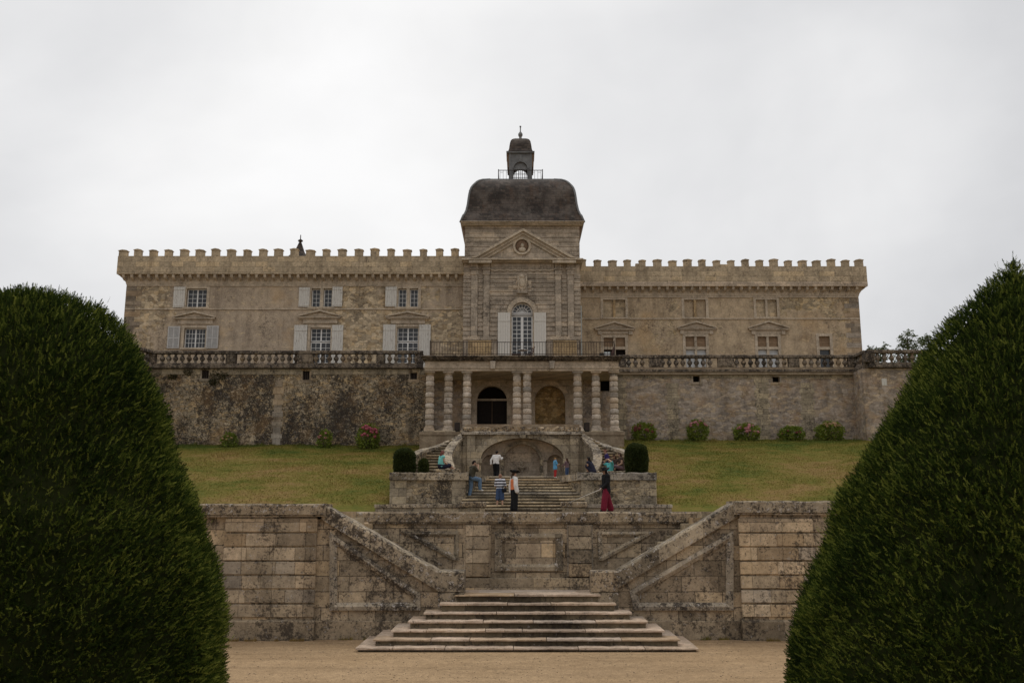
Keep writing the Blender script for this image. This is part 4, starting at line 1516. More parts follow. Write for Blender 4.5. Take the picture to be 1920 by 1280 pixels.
# bell-shaped slate roof
zr1 += 0.003
ROOF = [(1115, 985), (1075, 968), (1051, 955), (1020, 918), (996, 862), (985, 815), (975, 780), (962, 745), (940, 716), (914, 697), (878, 678), (842, 660), (800, 648), (740, 638), (605, 630)]
zR = []
YRF = RCY - 4.0
for w, y in ROOF:
    py = 210 + y / 4.8
    hw = RHW * w / 1115
    zR.append((hw, Z(py, RCY - hw * 0.8)))
zR[0] = (RHW + 0.03, zr1)
for i in range(1, len(zR)):
    zR[i] = (zR[i][0], max(zR[i][1], zR[i - 1][1] + 0.02))
mb = MB()
sq_loft(mb, zR, RCX, RCY)
roof = part('roof', mb, M['slate'], castle, sm=True)
RT = zR[-1][1]
mb = MB()
for s1_, s2_ in ((-1, -1), (1, -1), (1, 1), (-1, 1)):
    mb = MB()
    mb.tube([(RCX + s1_ * w, RCY + s2_ * w, z + 0.02) for w, z in zR], 0.09, 6)
    part('hip_roll', mb, M['lead'], roof, True)
mb = MB()
mb.box(RCX - zR[-1][0], RCX + zR[-1][0], RCY - zR[-1][0], RCY + zR[-1][0], RT, RT + 0.08)
part('roof_deck', mb, M['lead'], roof)

# lantern on the roof
lY = RCY
lc = X(975.8, lY, RT)


def lz(py):
    return Z(py, lY - 1.0)


lw = (X(997.7, lY - 1, lz(315)) - X(954, lY - 1, lz(315))) / 2
zb0, zb1 = RT + 0.08, Z(290, lY - 0.75)
lant_h = []
mb = MB()
ao = lw * 0.60
a_s = lz(316)
for (ux, uy) in ((0, -1), (0, 1)):
    yf = lY + uy * lw
    ya, yb = (yf, yf + 0.25) if uy < 0 else (yf - 0.25, yf)
    t = MB()
    wall_grid(t, lc - lw, lc + lw, zb0, zb1, ya, [(lc - ao, lc + ao, zb0, a_s + ao, ao)], 0.25)
    mb.add(t.v, t.f)
    t = MB()
    wall_grid(t, lc - lw, lc + lw, zb0, zb1, yb, [(lc - ao, lc + ao, zb0, a_s + ao, ao)], -0.01)
    mb.add(t.v, t.f)
for s in (-1, 1):
    xf = lc + s * lw
    for q in (-1, 1):
        mb.box(min(xf, xf - s * 0.25), max(xf, xf - s * 0.25), lY + q * lw * 0.8 - lw * 0.19, lY + q * lw * 0.8 + lw * 0.19, zb0, zb1)
    mb.box(min(xf, xf - s * 0.25), max(xf, xf - s * 0.25), lY - lw * 0.6, lY + lw * 0.6, a_s + 0.4, zb1)
lun = MB()
for uy in (-1,):
    yl_ = lY + uy * (lw - 0.14)
    n_ = 16
    poly = [(lc - ao * math.cos(math.pi * q / n_), a_s - 0.05 + ao * math.sin(math.pi * q / n_)) for q in range(n_ + 1)]
    lun.prism(poly, yl_ - 0.03, yl_ + 0.03)
lant = link('lantern', mb.mesh('lantern', world_loc(castle), False), M['lead'], castle)
mb = MB()
for s in (-1, 1):
    mb.box(lc + s * lw * 0.9 - 0.07, lc + s * lw * 0.9 + 0.07, lY - lw - 0.06, lY - lw, zb0, zb1)
mb.box(lc - 0.10, lc + 0.10, lY - lw - 0.08, lY - lw, a_s + ao, zb1 - 0.12)
arch_ring(mb, lc, a_s, ao, ao, ao + 0.10, ao + 0.10, lY - lw - 0.05, lY - lw)
part('lantern_trim', mb, M['lead'], lant)
part('lunette', lun, M['lead'], lant)
mb = MB()
for k in range(7):
    x = lc - ao + 2 * ao * (k + 0.5) / 7
    mb.box(x - 0.018, x + 0.018, lY - 0.02, lY + 0.02, zb0, a_s + 0.2)
for k in range(5):
    z_ = zb0 + (a_s - zb0) * (k + 0.6) / 5
    mb.box(lc - ao, lc + ao, lY - 0.024, lY + 0.024, z_ - 0.018, z_ + 0.018)
part('lattice', mb, M['iron'], lant)
# flaring skirt and bell cap
sk = (X(1001, lY - 1, zb1) - X(949.5, lY - 1, zb1)) / 2
mb = MB()
zs0 = lz(313)
for s in (-1, 1):
    mb.prism([(lc + s * lw, zs0), (lc + s * (lw + 0.12), zs0), (lc + s * sk, zb1), (lc + s * lw, zb1)], lY - lw, lY + lw)
part('lantern_skirt', mb, M['soffit'], lant)
mb = MB()
mb.box(lc - sk, lc + sk, lY - sk, lY + sk, zb1, zb1 + 0.14)
part('lantern_cornice', mb, M['lead'], lant, bevel=0.02)
CAP = [(245, 380), (222, 362), (205, 335), (198, 310), (190, 285), (178, 262), (158, 248), (130, 241), (95, 238)]
prof = [(sk * w / 245, Z(210 + y / 4.8, lY - sk * w / 245)) for w, y in CAP]
prof[0] = (sk + 0.03, zb1 + 0.143)
for i in range(1, len(prof)):
    prof[i] = (prof[i][0], max(prof[i][1], prof[i - 1][1] + 0.03))
mb = MB()
sq_loft(mb, prof, lc, lY)
part('lantern_roof', mb, M['slate'], lant, True)
zc_ = prof[-1][1]
mb = MB()
zf1 = Z(236.0, lY)
hh = zf1 - zc_
mb.lathe([(0.26, zc_), (0.14, zc_ + hh * .12), (0.10, zc_ + hh * .22), (0.16, zc_ + hh * .28), (0.20, zc_ + hh * .36), (0.19, zc_ + hh * .44), (0.11, zc_ + hh * .54), (0.05, zc_ + hh * .60), (0.045, zc_ + hh * .86), (0.085, zc_ + hh * .92), (0.07, zc_ + hh * .98), (0.01, zc_ + hh)], lc, lY, 12)
part('finial', mb, M['lead'], lant, True)
# railing round the roof deck
rw = (X(1019.6, lY - 2, RT) - X(936.7, lY - 2, RT)) / 2
rz0, rz1 = RT + 0.08, RT + 0.08 + (Z(317, lY - rw) - Z(339.8, lY - rw))
mb = MB()
for s in (-1, 1):
    mb.box(lc - rw, lc + rw, lY + s * rw - 0.02, lY + s * rw + 0.02, rz1 - 0.05, rz1)
    mb.box(lc - rw, lc + rw, lY + s * rw - 0.018, lY + s * rw + 0.018, rz0 + 0.05, rz0 + 0.09)
    mb.box(lc + s * rw - 0.018, lc + s * rw + 0.018, lY - rw, lY + rw, rz1 - 0.053, rz1 - 0.003)
    mb.box(lc + s * rw - 0.016, lc + s * rw + 0.016, lY - rw, lY + rw, rz0 + 0.053, rz0 + 0.087)
    n = 14
    for k in range(n):
        x = lc - rw + 2 * rw * (k + 0.5) / n
        mb.box(x - 0.013, x + 0.013, lY + s * rw - 0.012, lY + s * rw + 0.012, rz0 + 0.09, rz1 - 0.05)
        if k % 2 == 0:
            mb.box(x, x + 2 * rw / n, lY + s * rw - 0.01, lY + s * rw + 0.01, rz1 - 0.22, rz1 - 0.195)
            mb.box(x, x + 2 * rw / n, lY + s * rw - 0.01, lY + s * rw + 0.01, rz0 + 0.25, rz0 + 0.275)
        yv = lY - rw + 2 * rw * (k + 0.5) / n
        mb.box(lc + s * rw - 0.012, lc + s * rw + 0.012, yv - 0.013, yv + 0.013, rz0 + 0.087, rz1 - 0.053)
for s1_ in (-1, 1):
    for s2_ in (-1, 1):
        mb.box(lc + s1_ * rw - 0.035, lc + s1_ * rw + 0.035, lY + s2_ * rw - 0.035, lY + s2_ * rw + 0.035, RT + 0.08, rz1 + 0.06)
part('roof_railing', mb, M['iron'], castle)

# small pointed roof behind the left crenellations
ty = YL + 7
tcx, ta = X(562.5, ty, Z(470, ty)), Z(462, ty)
mb = MB()
hw = 0.85
sq_loft(mb, [(hw, Z(486, ty) - 0.6), (hw, Z(486, ty)), (hw * 0.42, Z(472, ty)), (0.10, Z(455, ty))], tcx, ty)
tr = part('turret_roof', mb, M['slate'], castle)
mb = MB()
zf0, zf1 = Z(456, ty), Z(440, ty)
hh = zf1 - zf0
mb.lathe([(0.13, zf0 - .05), (0.09, zf0 + hh * .12), (0.2, zf0 + hh * .2), (0.22, zf0 + hh * .32), (0.12, zf0 + hh * .42), (0.045, zf0 + hh * .48), (0.035, zf0 + hh * .95), (0.01, zf0 + hh)], tcx, ty, 10)
part('finial', mb, M['iron'], tr, True)

# ------------------------------------------------------------------ retaining walls and balustrades
lz0, rz0_ = Z(834, YW_L), Z(829, YW_R)
cop_l, cop_r = Z(690, YW_L - .1), Z(697.5, YW_R - .1)


def bx_of(p, Y):
    return rect(p, Y)


ventsL = [(378.5, 391.5, 694, 709.5), (567.5, 580.5, 695.5, 712), (769.5, 782, 699, 711)]
ventsR = [(1299.5, 1312, 704.5, 716), (1448.5, 1462, 706, 716.5)]
xL0, xL1 = X(262, YW_L, 10), X(800, YW_L, 10)
xR0, xR1 = X(1155, YW_R, 10), X(1603, YW_R, 10)
YB_R, YB_L = 59.2, 57.8
for side, nm, a, b, Y, z0, zc_, vents, mt, lab in (
        (-1, 'left', -46, xL1, YW_L, lz0 - 2, cop_l, ventsL, 'retain_left', 'dark rubble terrace wall streaked with black lichen, with three small barred openings'),
        (1, 'right', xR0, 52, YW_R, rz0_ - 2, cop_r, ventsR, 'retain_right', 'grey rubble terrace wall with two small square openings, behind five hydrangeas')):
    w = thing('terrace_wall', lab, 'wall', ((a + b) / 2, Y, z0 + 2), None)
    hs = [bx_of(v, Y) for v in vents]
    mb = MB()
    wall_grid(mb, a, b, z0, zc_ - 0.02, Y, hs, 0.5)
    mb.add([(a, Y + 1.2, z0), (b, Y + 1.2, z0), (b, Y + 1.2, zc_ - .02), (a, Y + 1.2, zc_ - .02)], [(3, 2, 1, 0)])
    link('wall', mb.mesh('wall', world_loc(w), False), M[mt], w)
    # ashlar course below the coping and quoin strips
    mb = MB()
    cut = sorted((h[0] - 0.1, h[1] + 0.1) for h in hs)
    xs_c = [a] + [q for c_ in cut for q in c_] + [b]
    for q in range(0, len(xs_c), 2):
        mb.box(xs_c[q], xs_c[q + 1], Y - 0.025, Y + 0.01, zc_ - 0.42, zc_ - 0.03)
    top = part('ashlar_course', mb, M['grotto'], w, bevel=0.01)
    for (px, wd_) in (((521, .5), (690, .5), (781, .62)) if side < 0 else ((1262, .7), (1430, .8), (1515, .8), (1165, .6))):
        mb = MB()
        z = z0 + 2
        k = 0
        x = X(px, Y, 10)
        while z < zc_ - 0.8:
            e = 0.10 if k % 2 else 0.0
            h_ = random.uniform(0.3, 0.5)
            if not any(hh_[0] - .5 < x < hh_[1] + .5 and hh_[2] - .5 < z < hh_[3] + .2 for hh_ in hs):
                mb.box(x - wd_ / 2 - e, x + wd_ / 2 + e, Y - 0.018, Y + 0.01, z, z + h_ - 0.015)
            z += h_
            k += 1
        part('quoin_strip', mb, (M['quoin'] if px == 521 else M['retain_left']) if side < 0 else M['grotto'], w, bevel=0.008)
    for (x0, x1, za, zb), v in zip(hs, vents):
        mb = MB()
        mb.box(x0 - .15, x1 + .15, Y - 0.03, Y + 0.02, za - 0.2, za)
        mb.box(x0 - .10, x0, Y - 0.022, Y + 0.02, za, zb)
        mb.box(x1, x1 + .10, Y - 0.022, Y + 0.02, za, zb)
        fr = part('vent_frame', mb, M['quoin'], w, bevel=0.01)
        mb = MB()
        mb.box(x0, x1, Y + 0.4, Y + 0.45, za, zb)
        part('vent_opening', mb, M['dark_room'], fr)
        if side < 0:
            mb = MB()
            n = 4
            for k in range(n):
                x = x0 + (x1 - x0) * (k + 0.5) / n
                mb.box(x - 0.03, x + 0.03, Y + 0.10, Y + 0.13, za, zb)
            part('vent_bars', mb, M['iron'], fr)
    # bastion that steps forward at the outer end
    mb = MB()
    if side > 0:
        xb_ = X(1622, YB_R, 10)
        mb.prism_z([(xR1, Y + 0.5), (xR1, Y - 0.02), (xb_, YB_R), (52, YB_R), (52, Y + .5)], z0, zc_ - 0.03)
    else:
        xb_ = X(240, YB_L, 10)
        mb.prism_z([(xL0, Y + 0.5), (xL0, Y - 0.02), (xb_, YB_L), (-46, YB_L), (-46, Y + .5)], z0, zc_ - 0.03)
    part('bastion', mb, M['retain_right'] if side > 0 else M['retain_left'], w)
    if side > 0:
        x, z = XZ(1658, 716, YB_R)
        mb = MB()
        mb.box(x - .17, x + .17, YB_R - 0.02, YB_R + .1, z - 0.23, z + 0.23)
        part('pale_stone', mb, M['shutter_clean'], w, bevel=0.02)


def baluster_mesh(h):
    prof = [(0.125, 0), (0.125, 0.07), (0.075, 0.10), (0.07, 0.16), (0.095, 0.25), (0.145, 0.36), (0.172, 0.44), (0.176, 0.50),
            (0.172, 0.55), (0.145, 0.63), (0.100, 0.74), (0.070, 0.83), (0.075, 0.89), (0.125, 0.93), (0.125, 1.0)]
    mb = MB()
    mb.lathe([(r, z * h) for r, z in prof], 0, 0, 14)
    me = mb.mesh('baluster')
    me.materials.append(M['baluster'])
    smooth(me)
    return me


def balustrade(label, x0, y0, x1, y1, zbase, ztop, peds, pitch, loc_label_side):
    """from (x0,y0) to (x1,y1) in plan; peds = fractions (a,b) filled by pedestals"""
    L = math.hypot(x1 - x0, y1 - y0)
    ang = math.atan2(y1 - y0, x1 - x0)
    root = thing('balustrade', label, 'balustrade', (x0, y0, zbase), None, ang)
    h = ztop - zbase
    hb, hr_ = h * 0.28, h * 0.17

    def lp(name, mb, mat, bevel=0.0):
        o = link(name, mb.mesh(name), mat, root)
        if bevel:
            b = o.modifiers.new('edge', 'BEVEL')
            b.width = bevel
            b.segments = 2
        return o
    mb = MB()
    mb.roughbox(0, L, -0.26, 0.28, 0, hb * 0.55, 0.012, 0.4, 3)
    mb.roughbox(0, L, -0.17, 0.2, hb * 0.55 + 0.002, hb, 0.01, 0.4, 4)
    lp('base', mb, M['dark_coping'])
    mb = MB()
    mb.roughbox(0, L, -0.22, 0.22, h - hr_, h, 0.012, 0.35, 5)
    lp('rail', mb, M['dark_coping'])
    bm_ = baluster_mesh(h - hr_ - hb - 0.004)
    for a, b in peds:
        mb = MB()
        mb.box(a, b, -0.18, 0.18, hb + 0.001, h - hr_ - 0.02)
        if b - a > 0.5:
            mb.box(a + 0.1, b - 0.1, -0.21, -0.178, hb + 0.08, h - hr_ - 0.08)
        lp('pedestal', mb, M['dark_coping'], 0.02)
    x = pitch * 0.5
    while x < L - 0.05:
        if not any(a - 0.08 < x < b + 0.08 for a, b in peds):
            o = bpy.data.objects.new('baluster', bm_)
            COL.objects.link(o)
            o.parent = root
            o.location = (x + random.uniform(-.012, .012), random.uniform(-.01, .01), hb + 0.002)
            o.rotation_euler = (0, 0, random.uniform(0, 1))
        x += pitch
    return root


zt_l, zt_r = Z(657.8, YW_L), Z(665.8, YW_R)


def peds_px(list_, x0, Y):
    return [(X(a, Y, 13) - x0, X(b, Y, 13) - x0) for a, b in list_]


xs_ = X(285, YW_L, 13)
xe_ = X(793, YW_L, 13)
balustrade('dark lichened stone balustrade before the white-shuttered windows, left of the portico', xs_, YW_L, xe_, YW_L, cop_l, zt_l,
           peds_px([(279, 292), (424, 443), (558, 588), (706, 722), (783, 794)], xs_, YW_L), 0.447, 0)
xs_ = X(1160, YW_R, 13)
xe_ = X(1603, YW_R, 13)
balustrade('dark stone balustrade before the boarded-up windows, right of the portico', xs_, YW_R, xe_, YW_R, cop_r, zt_r,
           peds_px([(1160, 1174), (1217, 1240), (1346, 1376), (1478, 1498), (1590, 1604)], xs_, YW_R), 0.462, 0)
xb_ = X(1626, YB_R, 13)
balustrade('short end of balustrade seen against the sky beside the right yew', xb_, YB_R, xb_ + 18.0, YB_R, cop_r, zt_r, [(0, 0.5), (3.7, 4.4), (8.5, 9), (13.1, 13.7)], 0.462, 0)
balustrade('slanting return of balustrade at the right corner of the terrace', xe_ + 0.05, YW_R - 0.05, xb_ - 0.03, YB_R + 0.05, cop_r, zt_r, [(1.6, 2.3)], 0.45, 0)
xbl = X(246, YB_L, 13)
balustrade('slanting return of balustrade at the left corner of the terrace', xbl, YB_L, X(284, YW_L, 13), YW_L, cop_l, zt_l, [(0, 0.3)], 0.45, 0)

balustrade('end of balustrade on the left bastion, mostly behind the left yew', xbl - 18.0, YB_L, xbl, YB_L, cop_l, zt_l, [(0, 0.5), (4.6, 5.2), (9.3, 9.9), (13.9, 14.5), (17.5, 18)], 0.447, 0)

# ------------------------------------------------------------------ portico
YPF = 56.6                             # front of the columns
port = thing('portico', 'columned stone portico with eight banded columns and two arched bays below the tower', 'portico', (X0, YPF, UZ))


def qx(px, y=760, Y=None):
    Y = Y or YPF
    return X(px, Y, Z(y, Y))


def qz(y, Y=None):
    return Z(y, Y or YPF)


ex0, ex1 = qx(797), qx(1160)
YBK = 60.4
a1 = (X(894, YBK, 9), X(950.5, YBK, 9), UZ, Z(724, YBK))
a2 = (X(1003, YBK, 9), X(1060, YBK, 9), UZ, Z(723, YBK))
rd = rect((1126, 1143, 712, 733), YBK)
mb = MB()
wall_grid(mb, ex0, ex1, lz0 - 1.5, qz(690), YBK, [(*a1, (a1[1] - a1[0]) / 2), (*a2, (a2[1] - a2[0]) / 2), rd], 0.45)
link('back_wall', mb.mesh('back_wall', world_loc(port), False), M['rubble_port'] if 'rubble_port' in M else M['retain_right'], port)
# ashlar facing of the two middle bays
mb = MB()
wall_grid(mb, qx(868, Y=YBK), qx(1093, Y=YBK), UZ - .3, qz(692), YBK - 0.06, [(*a1, (a1[1] - a1[0]) / 2), (*a2, (a2[1] - a2[0]) / 2)], 0.06)
link('bay_facing', mb.mesh('bay_facing', world_loc(port), False), M['portico'], port)
for q in (a1, a2):
    cx, r = (q[0] + q[1]) / 2, (q[1] - q[0]) / 2
    sp = q[3] - r
    mb = MB()
    arch_ring(mb, cx, sp, r, r, r + 0.30, r + 0.30, YBK - 0.18, YBK - 0.05)
    mb.box(q[0] - 0.30, q[0], YBK - 0.18, YBK - 0.05, UZ, sp - 0.002)
    mb.box(q[1], q[1] + 0.30, YBK - 0.18, YBK - 0.05, UZ, sp - 0.002)
    mb.box(q[0] - 0.36, q[0] + 0.0, YBK - 0.22, YBK - 0.182, sp - 0.15, sp)
    mb.box(q[1] - 0.0, q[1] + 0.36, YBK - 0.22, YBK - 0.182, sp - 0.15, sp)
    part('archivolt', mb, M['portico'], port)
# dark double door in the first bay
mb = MB()
cx, r = (a1[0] + a1[1]) / 2, (a1[1] - a1[0]) / 2
ztr = Z(748.5, YBK)
mb.box(a1[0], cx - 0.012, YBK + 0.28, YBK + 0.34, UZ, ztr - 0.08)
mb.box(cx + 0.012, a1[1], YBK + 0.28, YBK + 0.34, UZ, ztr - 0.08)
for k in range(3):
    for s in (-1, 1):
        c_ = cx + s * r / 2
        zz0 = UZ + 0.15 + (ztr - UZ - 0.3) * k / 3
        mb.box(c_ - r * 0.38, c_ + r * 0.38, YBK + 0.255, YBK + 0.279, zz0, zz0 + (ztr - UZ - 0.3) / 3 - 0.12)
door = part('door', mb, M['door'], port)
mb = MB()
mb.box(a1[0], a1[1], YBK + 0.18, YBK + 0.34, ztr - 0.07, ztr + 0.07)
part('transom', mb, M['portico'], door)
mb = MB()
mb.box(cx - 0.018, cx + 0.018, YBK + 0.235, YBK + 0.254, UZ, ztr - .08)
part('cover_strip', mb, M['soffit'], door)
mb = MB()
disc_fan(mb, cx, a1[3] - r, r, r, YBK + 0.4)
mb.add([(a1[0], YBK + 0.4, UZ), (a1[1], YBK + 0.4, UZ), (a1[1], YBK + 0.4, a1[3] - r), (a1[0], YBK + 0.4, a1[3] - r)], [(0, 1, 2, 3)])
link('fanlight', mb.mesh('fanlight', world_loc(port), False), M['dark_room'], port)
mb = MB()
cx, r = (a2[0] + a2[1]) / 2, (a2[1] - a2[0]) / 2
disc_fan(mb, cx, a2[3] - r, r, r, YBK + 0.3)
mb.add([(a2[0], YBK + 0.3, UZ), (a2[1], YBK + 0.3, UZ), (a2[1], YBK + 0.3, a2[3] - r), (a2[0], YBK + 0.3, a2[3] - r)], [(0, 1, 2, 3)])
link('walled_arch', mb.mesh('walled_arch', world_loc(port), False), M['rubble_ochre'], port)
mb = MB()
mb.box(rd[0], rd[1], YBK + 0.4, YBK + 0.44, rd[2], rd[3])
part('dark_opening', mb, M['dark_room'], port)
# entablature with its cornice
zE0, zE1 = qz(697), qz(670)
YF = YPF - 0.55


def pm(mb, x0, x1, yf, z0, z1):
    mb.box(x0, x1, yf, 61.5, z0, z1)


mb = MB()
pm(mb, ex0 - 0.02, ex1 + 0.02, YF + 0.16, zE0, zE0 + 0.16)
pm(mb, ex0 - 0.06, ex1 + 0.06, YF + 0.11, zE0 + 0.163, zE0 + 0.28)
part('architrave', mb, M['portico'], port, bevel=0.012)
mb = MB()
pm(mb, ex0, ex1, YF + 0.18, zE0 + 0.283, zE1 - 0.30)
part('frieze', mb, M['portico'], port)
mb = MB()
pm(mb, ex0 - 0.06, ex1 + 0.06, YF + 0.06, zE1 - 0.297, zE1 - 0.22)
pm(mb, ex0 - 0.16, ex1 + 0.16, YF - 0.10, zE1 - 0.217, zE1 - 0.10)
pm(mb, ex0 - 0.25, ex1 + 0.25, YF - 0.24, zE1 - 0.097, zE1)
part('cornice', mb, M['dark_coping'], port, bevel=0.025)
for px in (924, 1035):
    x = qx(px, 686, YF)
    mb = MB()
    mb.prism([(x - 0.13, zE0 + 0.12), (x + 0.13, zE0 + 0.12), (x + 0.18, zE1 - 0.31), (x - 0.18, zE1 - 0.31)], YF - 0.02, YF + 0.3)
    part('keystone', mb, M['column'], port, bevel=0.025)


def column(px, k):
    x = qx(px)
    zb, zt_ = qz(808), zE0 - 0.005
    y = YPF
    h = zt_ - zb
    mb = MB()
    mb.lathe([(0.21, zb), (0.21, zt_)], x, y, 20)
    c = part('column', mb, M['column'], port)
    n = 9
    z = zb + 0.34
    dh = (zt_ - 0.26 - z) / n
    for i in range(n):
        mb = MB()
        r = 0.262 - 0.022 * i / n
        a, b = z + i * dh + 0.018, z + (i + 1) * dh - 0.012
        if (i + k) % 2 == 0:                                   # fluted drum
            prof = [(a, r - 0.02), (a + 0.05, r + 0.008), (b - 0.05, r + 0.008), (b, r - 0.02)]
            vs, fs, m = [], [], 40
            for zz_, rr_ in prof:
                for j in range(m):
                    an = 2 * math.pi * j / m
                    q = rr_ - (0.026 if j % 2 else 0.0)
                    vs.append((x + q * math.cos(an), y + q * math.sin(an), zz_))
            for q in range(3):
                for j in range(m):
                    fs.append((q * m + j, q * m + (j + 1) % m, (q + 1) * m + (j + 1) % m, (q + 1) * m + j))
            fs += [tuple(range(m)), tuple(range(3 * m, 4 * m))]
            mb.add(vs, fs)
            part('drum', mb, M['column'], c)
        else:
            mb.lathe([(r - 0.015, a), (r + 0.02, a + 0.06), (r + 0.028, (a + b) / 2), (r + 0.02, b - 0.06), (r - 0.015, b)], x, y, 22)
            part('drum', mb, M['column'], c, True)
    mb = MB()
    mb.box(x - 0.32, x + 0.32, y - 0.32, y + 0.32, zb, zb + 0.12)
    mb.lathe([(0.31, zb + 0.122), (0.33, zb + 0.17), (0.30, zb + 0.22), (0.26, zb + 0.25), (0.285, zb + 0.29), (0.25, zb + 0.345)], x, y, 22)
    part('base', mb, M['column'], c, bevel=0.0)
    mb = MB()
    mb.lathe([(0.225, zt_ - 0.27), (0.25, zt_ - 0.24), (0.23, zt_ - 0.21), (0.24, zt_ - 0.16), (0.31, zt_ - 0.10), (0.31, zt_ - 0.098)], x, y, 22)
    mb.box(x - 0.33, x + 0.33, y - 0.33, y + 0.33, zt_ - 0.097, zt_)
    part('capital', mb, M['column'], c)


for k, px in enumerate((805.7, 840.5, 875.4, 969.3, 988.3, 1083.3, 1117.7, 1151.5)):
    column(px, k % 3)
mb = MB()
zpl = qz(808) - 0.002
for a, b in ((794, 853), (1106, 1166)):
    mb.roughbox(qx(a, 815), qx(b, 815), YPF - 0.42, YBK, UZ - 2.2, zpl - 0.14, 0.008, 0.5, 9)
    mb.roughbox(qx(a, 815) - 0.05, qx(b, 815) + 0.05, YPF - 0.47, YBK, zpl - 0.138, zpl, 0.01, 0.5, 8)
part('plinth', mb, M['grotto'], port)
for px in (840.5, 875.4, 1083.3, 1117.7):
    mb = MB()
    x = qx(px)
    mb.box(x - 0.38, x + 0.38, YPF - 0.48, YPF + 0.4, UZ - 2.0, zpl + 0.003 if px in (875.4, 1083.3) else zpl - 0.2)
    part('column_plinth', mb, M['grotto'], port, bevel=0.02)
for px in (969.3, 988.3):
    mb = MB()
    x = qx(px)
    mb.box(x - 0.33, x + 0.33, YPF - 0.4, YPF + 0.4, UZ - 0.1, zpl)
    part('column_plinth', mb, M['grotto'], port, bevel=0.02)
# terrace deck over the portico
mb = MB()
mb.box(ex0 - 0.1, ex1 + 0.1, YF - 0.1, 61.0, zE1 + 0.003, zE1 + 0.03)
part('deck', mb, M['dark_coping'], port)

# iron railing along the deck
rail = thing('iron_railing', 'thin rusty iron railing along the top of the portico', 'railing', (X0, YF, zE1 + 0.03))
zi0, zi1 = zE1 + 0.03, zE1 + 0.03 + 0.86
ix0, ix1 = qx(806, 660, YF), qx(1152, 660, YF)
yr = YF + 0.05
for nm, z_ in (('top_rail', zi1), ('bottom_rail', zi0 + 0.10)):
    mb = MB()
    mb.box(ix0, ix1, yr - 0.018, yr + 0.018, z_ - 0.018, z_ + 0.018)
    part(nm, mb, M['iron'], rail)
mb = MB()
mb.box(-0.011, 0.011, -0.011, 0.011, 0, zi1 - zi0 - 0.03)
bar_me = mb.mesh('bar')
bar_me.materials.append(M['iron'])
nb = 68
for k in range(nb):
    x = ix0 + (ix1 - ix0) * (k + 0.5) / nb
    put('bar', bar_me, (x, yr, zi0), rail)
for px in (806, 868, 933, 1024, 1087, 1152):
    x = qx(px, 660, YF)
    mb = MB()
    mb.box(x - 0.022, x + 0.022, yr - 0.024, yr + 0.024, zi0, zi1 + 0.05)
    mb.lathe([(0.01, zi1 + 0.05), (0.035, zi1 + 0.08), (0.01, zi1 + 0.11)], x, yr, 8)
    part('post', mb, M['iron'], rail)

# things standing on the deck
Yd = 58.2
zd0 = zE1 + 0.03


def dx(px, Y=Yd):
    return X(px, Y, zd0 + 0.4)


def chair(px, rz, label, fold):
    c = thing('chair', label, 'chair', (dx(px), Yd, zd0), None, rz)
    mb = MB()
    for k in range(5):
        mb.box(-0.21, 0.21, -0.20 + k * 0.085, -0.13 + k * 0.085, 0.43, 0.455)
    link('seat', mb.mesh('seat'), M['chair_wood'], c)
    mb = MB()
    for k in range(3):
        z_ = 0.55 + k * 0.13
        mb.add([(-0.19, 0.22 + k * .03, z_), (0.19, 0.22 + k * .03, z_), (0.19, 0.24 + k * .03, z_ + 0.075), (-0.19, 0.24 + k * .03, z_ + 0.075),
                (-0.19, 0.24 + k * .03, z_), (0.19, 0.24 + k * .03, z_), (0.19, 0.26 + k * .03, z_ + 0.075), (-0.19, 0.26 + k * .03, z_ + 0.075)],
               [(0, 1, 2, 3), (7, 6, 5, 4), (0, 4, 5, 1), (3, 2, 6, 7), (0, 3, 7, 4), (1, 5, 6, 2)])
    link('backrest', mb.mesh('backrest'), M['chair_wood'], c)
    for s in (-1, 1):
        mb = MB()
        mb.tube([(s * 0.22, -0.2, 0), (s * 0.22, 0.16, 0.5), (s * 0.22, 0.33, 0.95)], 0.02, 6)
        link('leg', mb.mesh('leg'), M['chair_wood'], c)
        mb = MB()
        mb.tube([(s * 0.24, 0.24, 0), (s * 0.24, -0.2, 0.44)], 0.02, 6)
        link('leg', mb.mesh('leg'), M['chair_wood'], c)


chair(992, R(-70), 'dark brown slatted folding chair standing by the tall tower window', 0)
tb = thing('table', 'small white garden table beside the brown folding chair', 'table', (dx(980), Yd, zd0))
mb = MB()
mb.lathe([(0.34, 0.70), (0.36, 0.715), (0.36, 0.735), (0.34, 0.745)], 0, 0, 20)
link('tabletop', mb.mesh('tabletop'), M['white_table'], tb)
for k in range(3):
    a = R(90 + 120 * k)
    mb = MB()
    mb.tube([(0.04 * math.cos(a), 0.04 * math.sin(a), 0.70), (0.12 * math.cos(a), 0.12 * math.sin(a), 0.4), (0.30 * math.cos(a), 0.30 * math.sin(a), 0.0)], 0.018, 6)
    link('leg', mb.mesh('leg'), M['white_table'], tb)
st = thing('stool', 'low dark wooden stool left of the white garden table', 'stool', (dx(968), Yd, zd0))
mb = MB()
mb.box(-0.28, 0.28, -0.18, 0.18, 0.40, 0.47)
link('seat', mb.mesh('seat'), M['chair_wood'], st)
for sx in (-1, 1):
    for sy in (-1, 1):
        mb = MB()
        mb.tube([(sx * 0.25, sy * 0.15, 0), (sx * 0.22, sy * 0.13, 0.41)], 0.022, 6)
        link('leg', mb.mesh('leg'), M['chair_wood'], st)
fl = thing('floodlight', 'grey boxy floodlight at the right end of the portico roof', 'floodlight', (dx(1138), Yd, zd0))
mb = MB()
mb.box(-0.2, 0.2, -0.12, 0.14, 0.14, 0.60)
o = link('housing', mb.mesh('housing'), M['metal_grey'], fl)
mb = MB()
mb.box(-0.16, 0.16, -0.135, -0.118, 0.20, 0.54)
link('lens', mb.mesh('lens'), M['blind'], fl)
mb = MB()
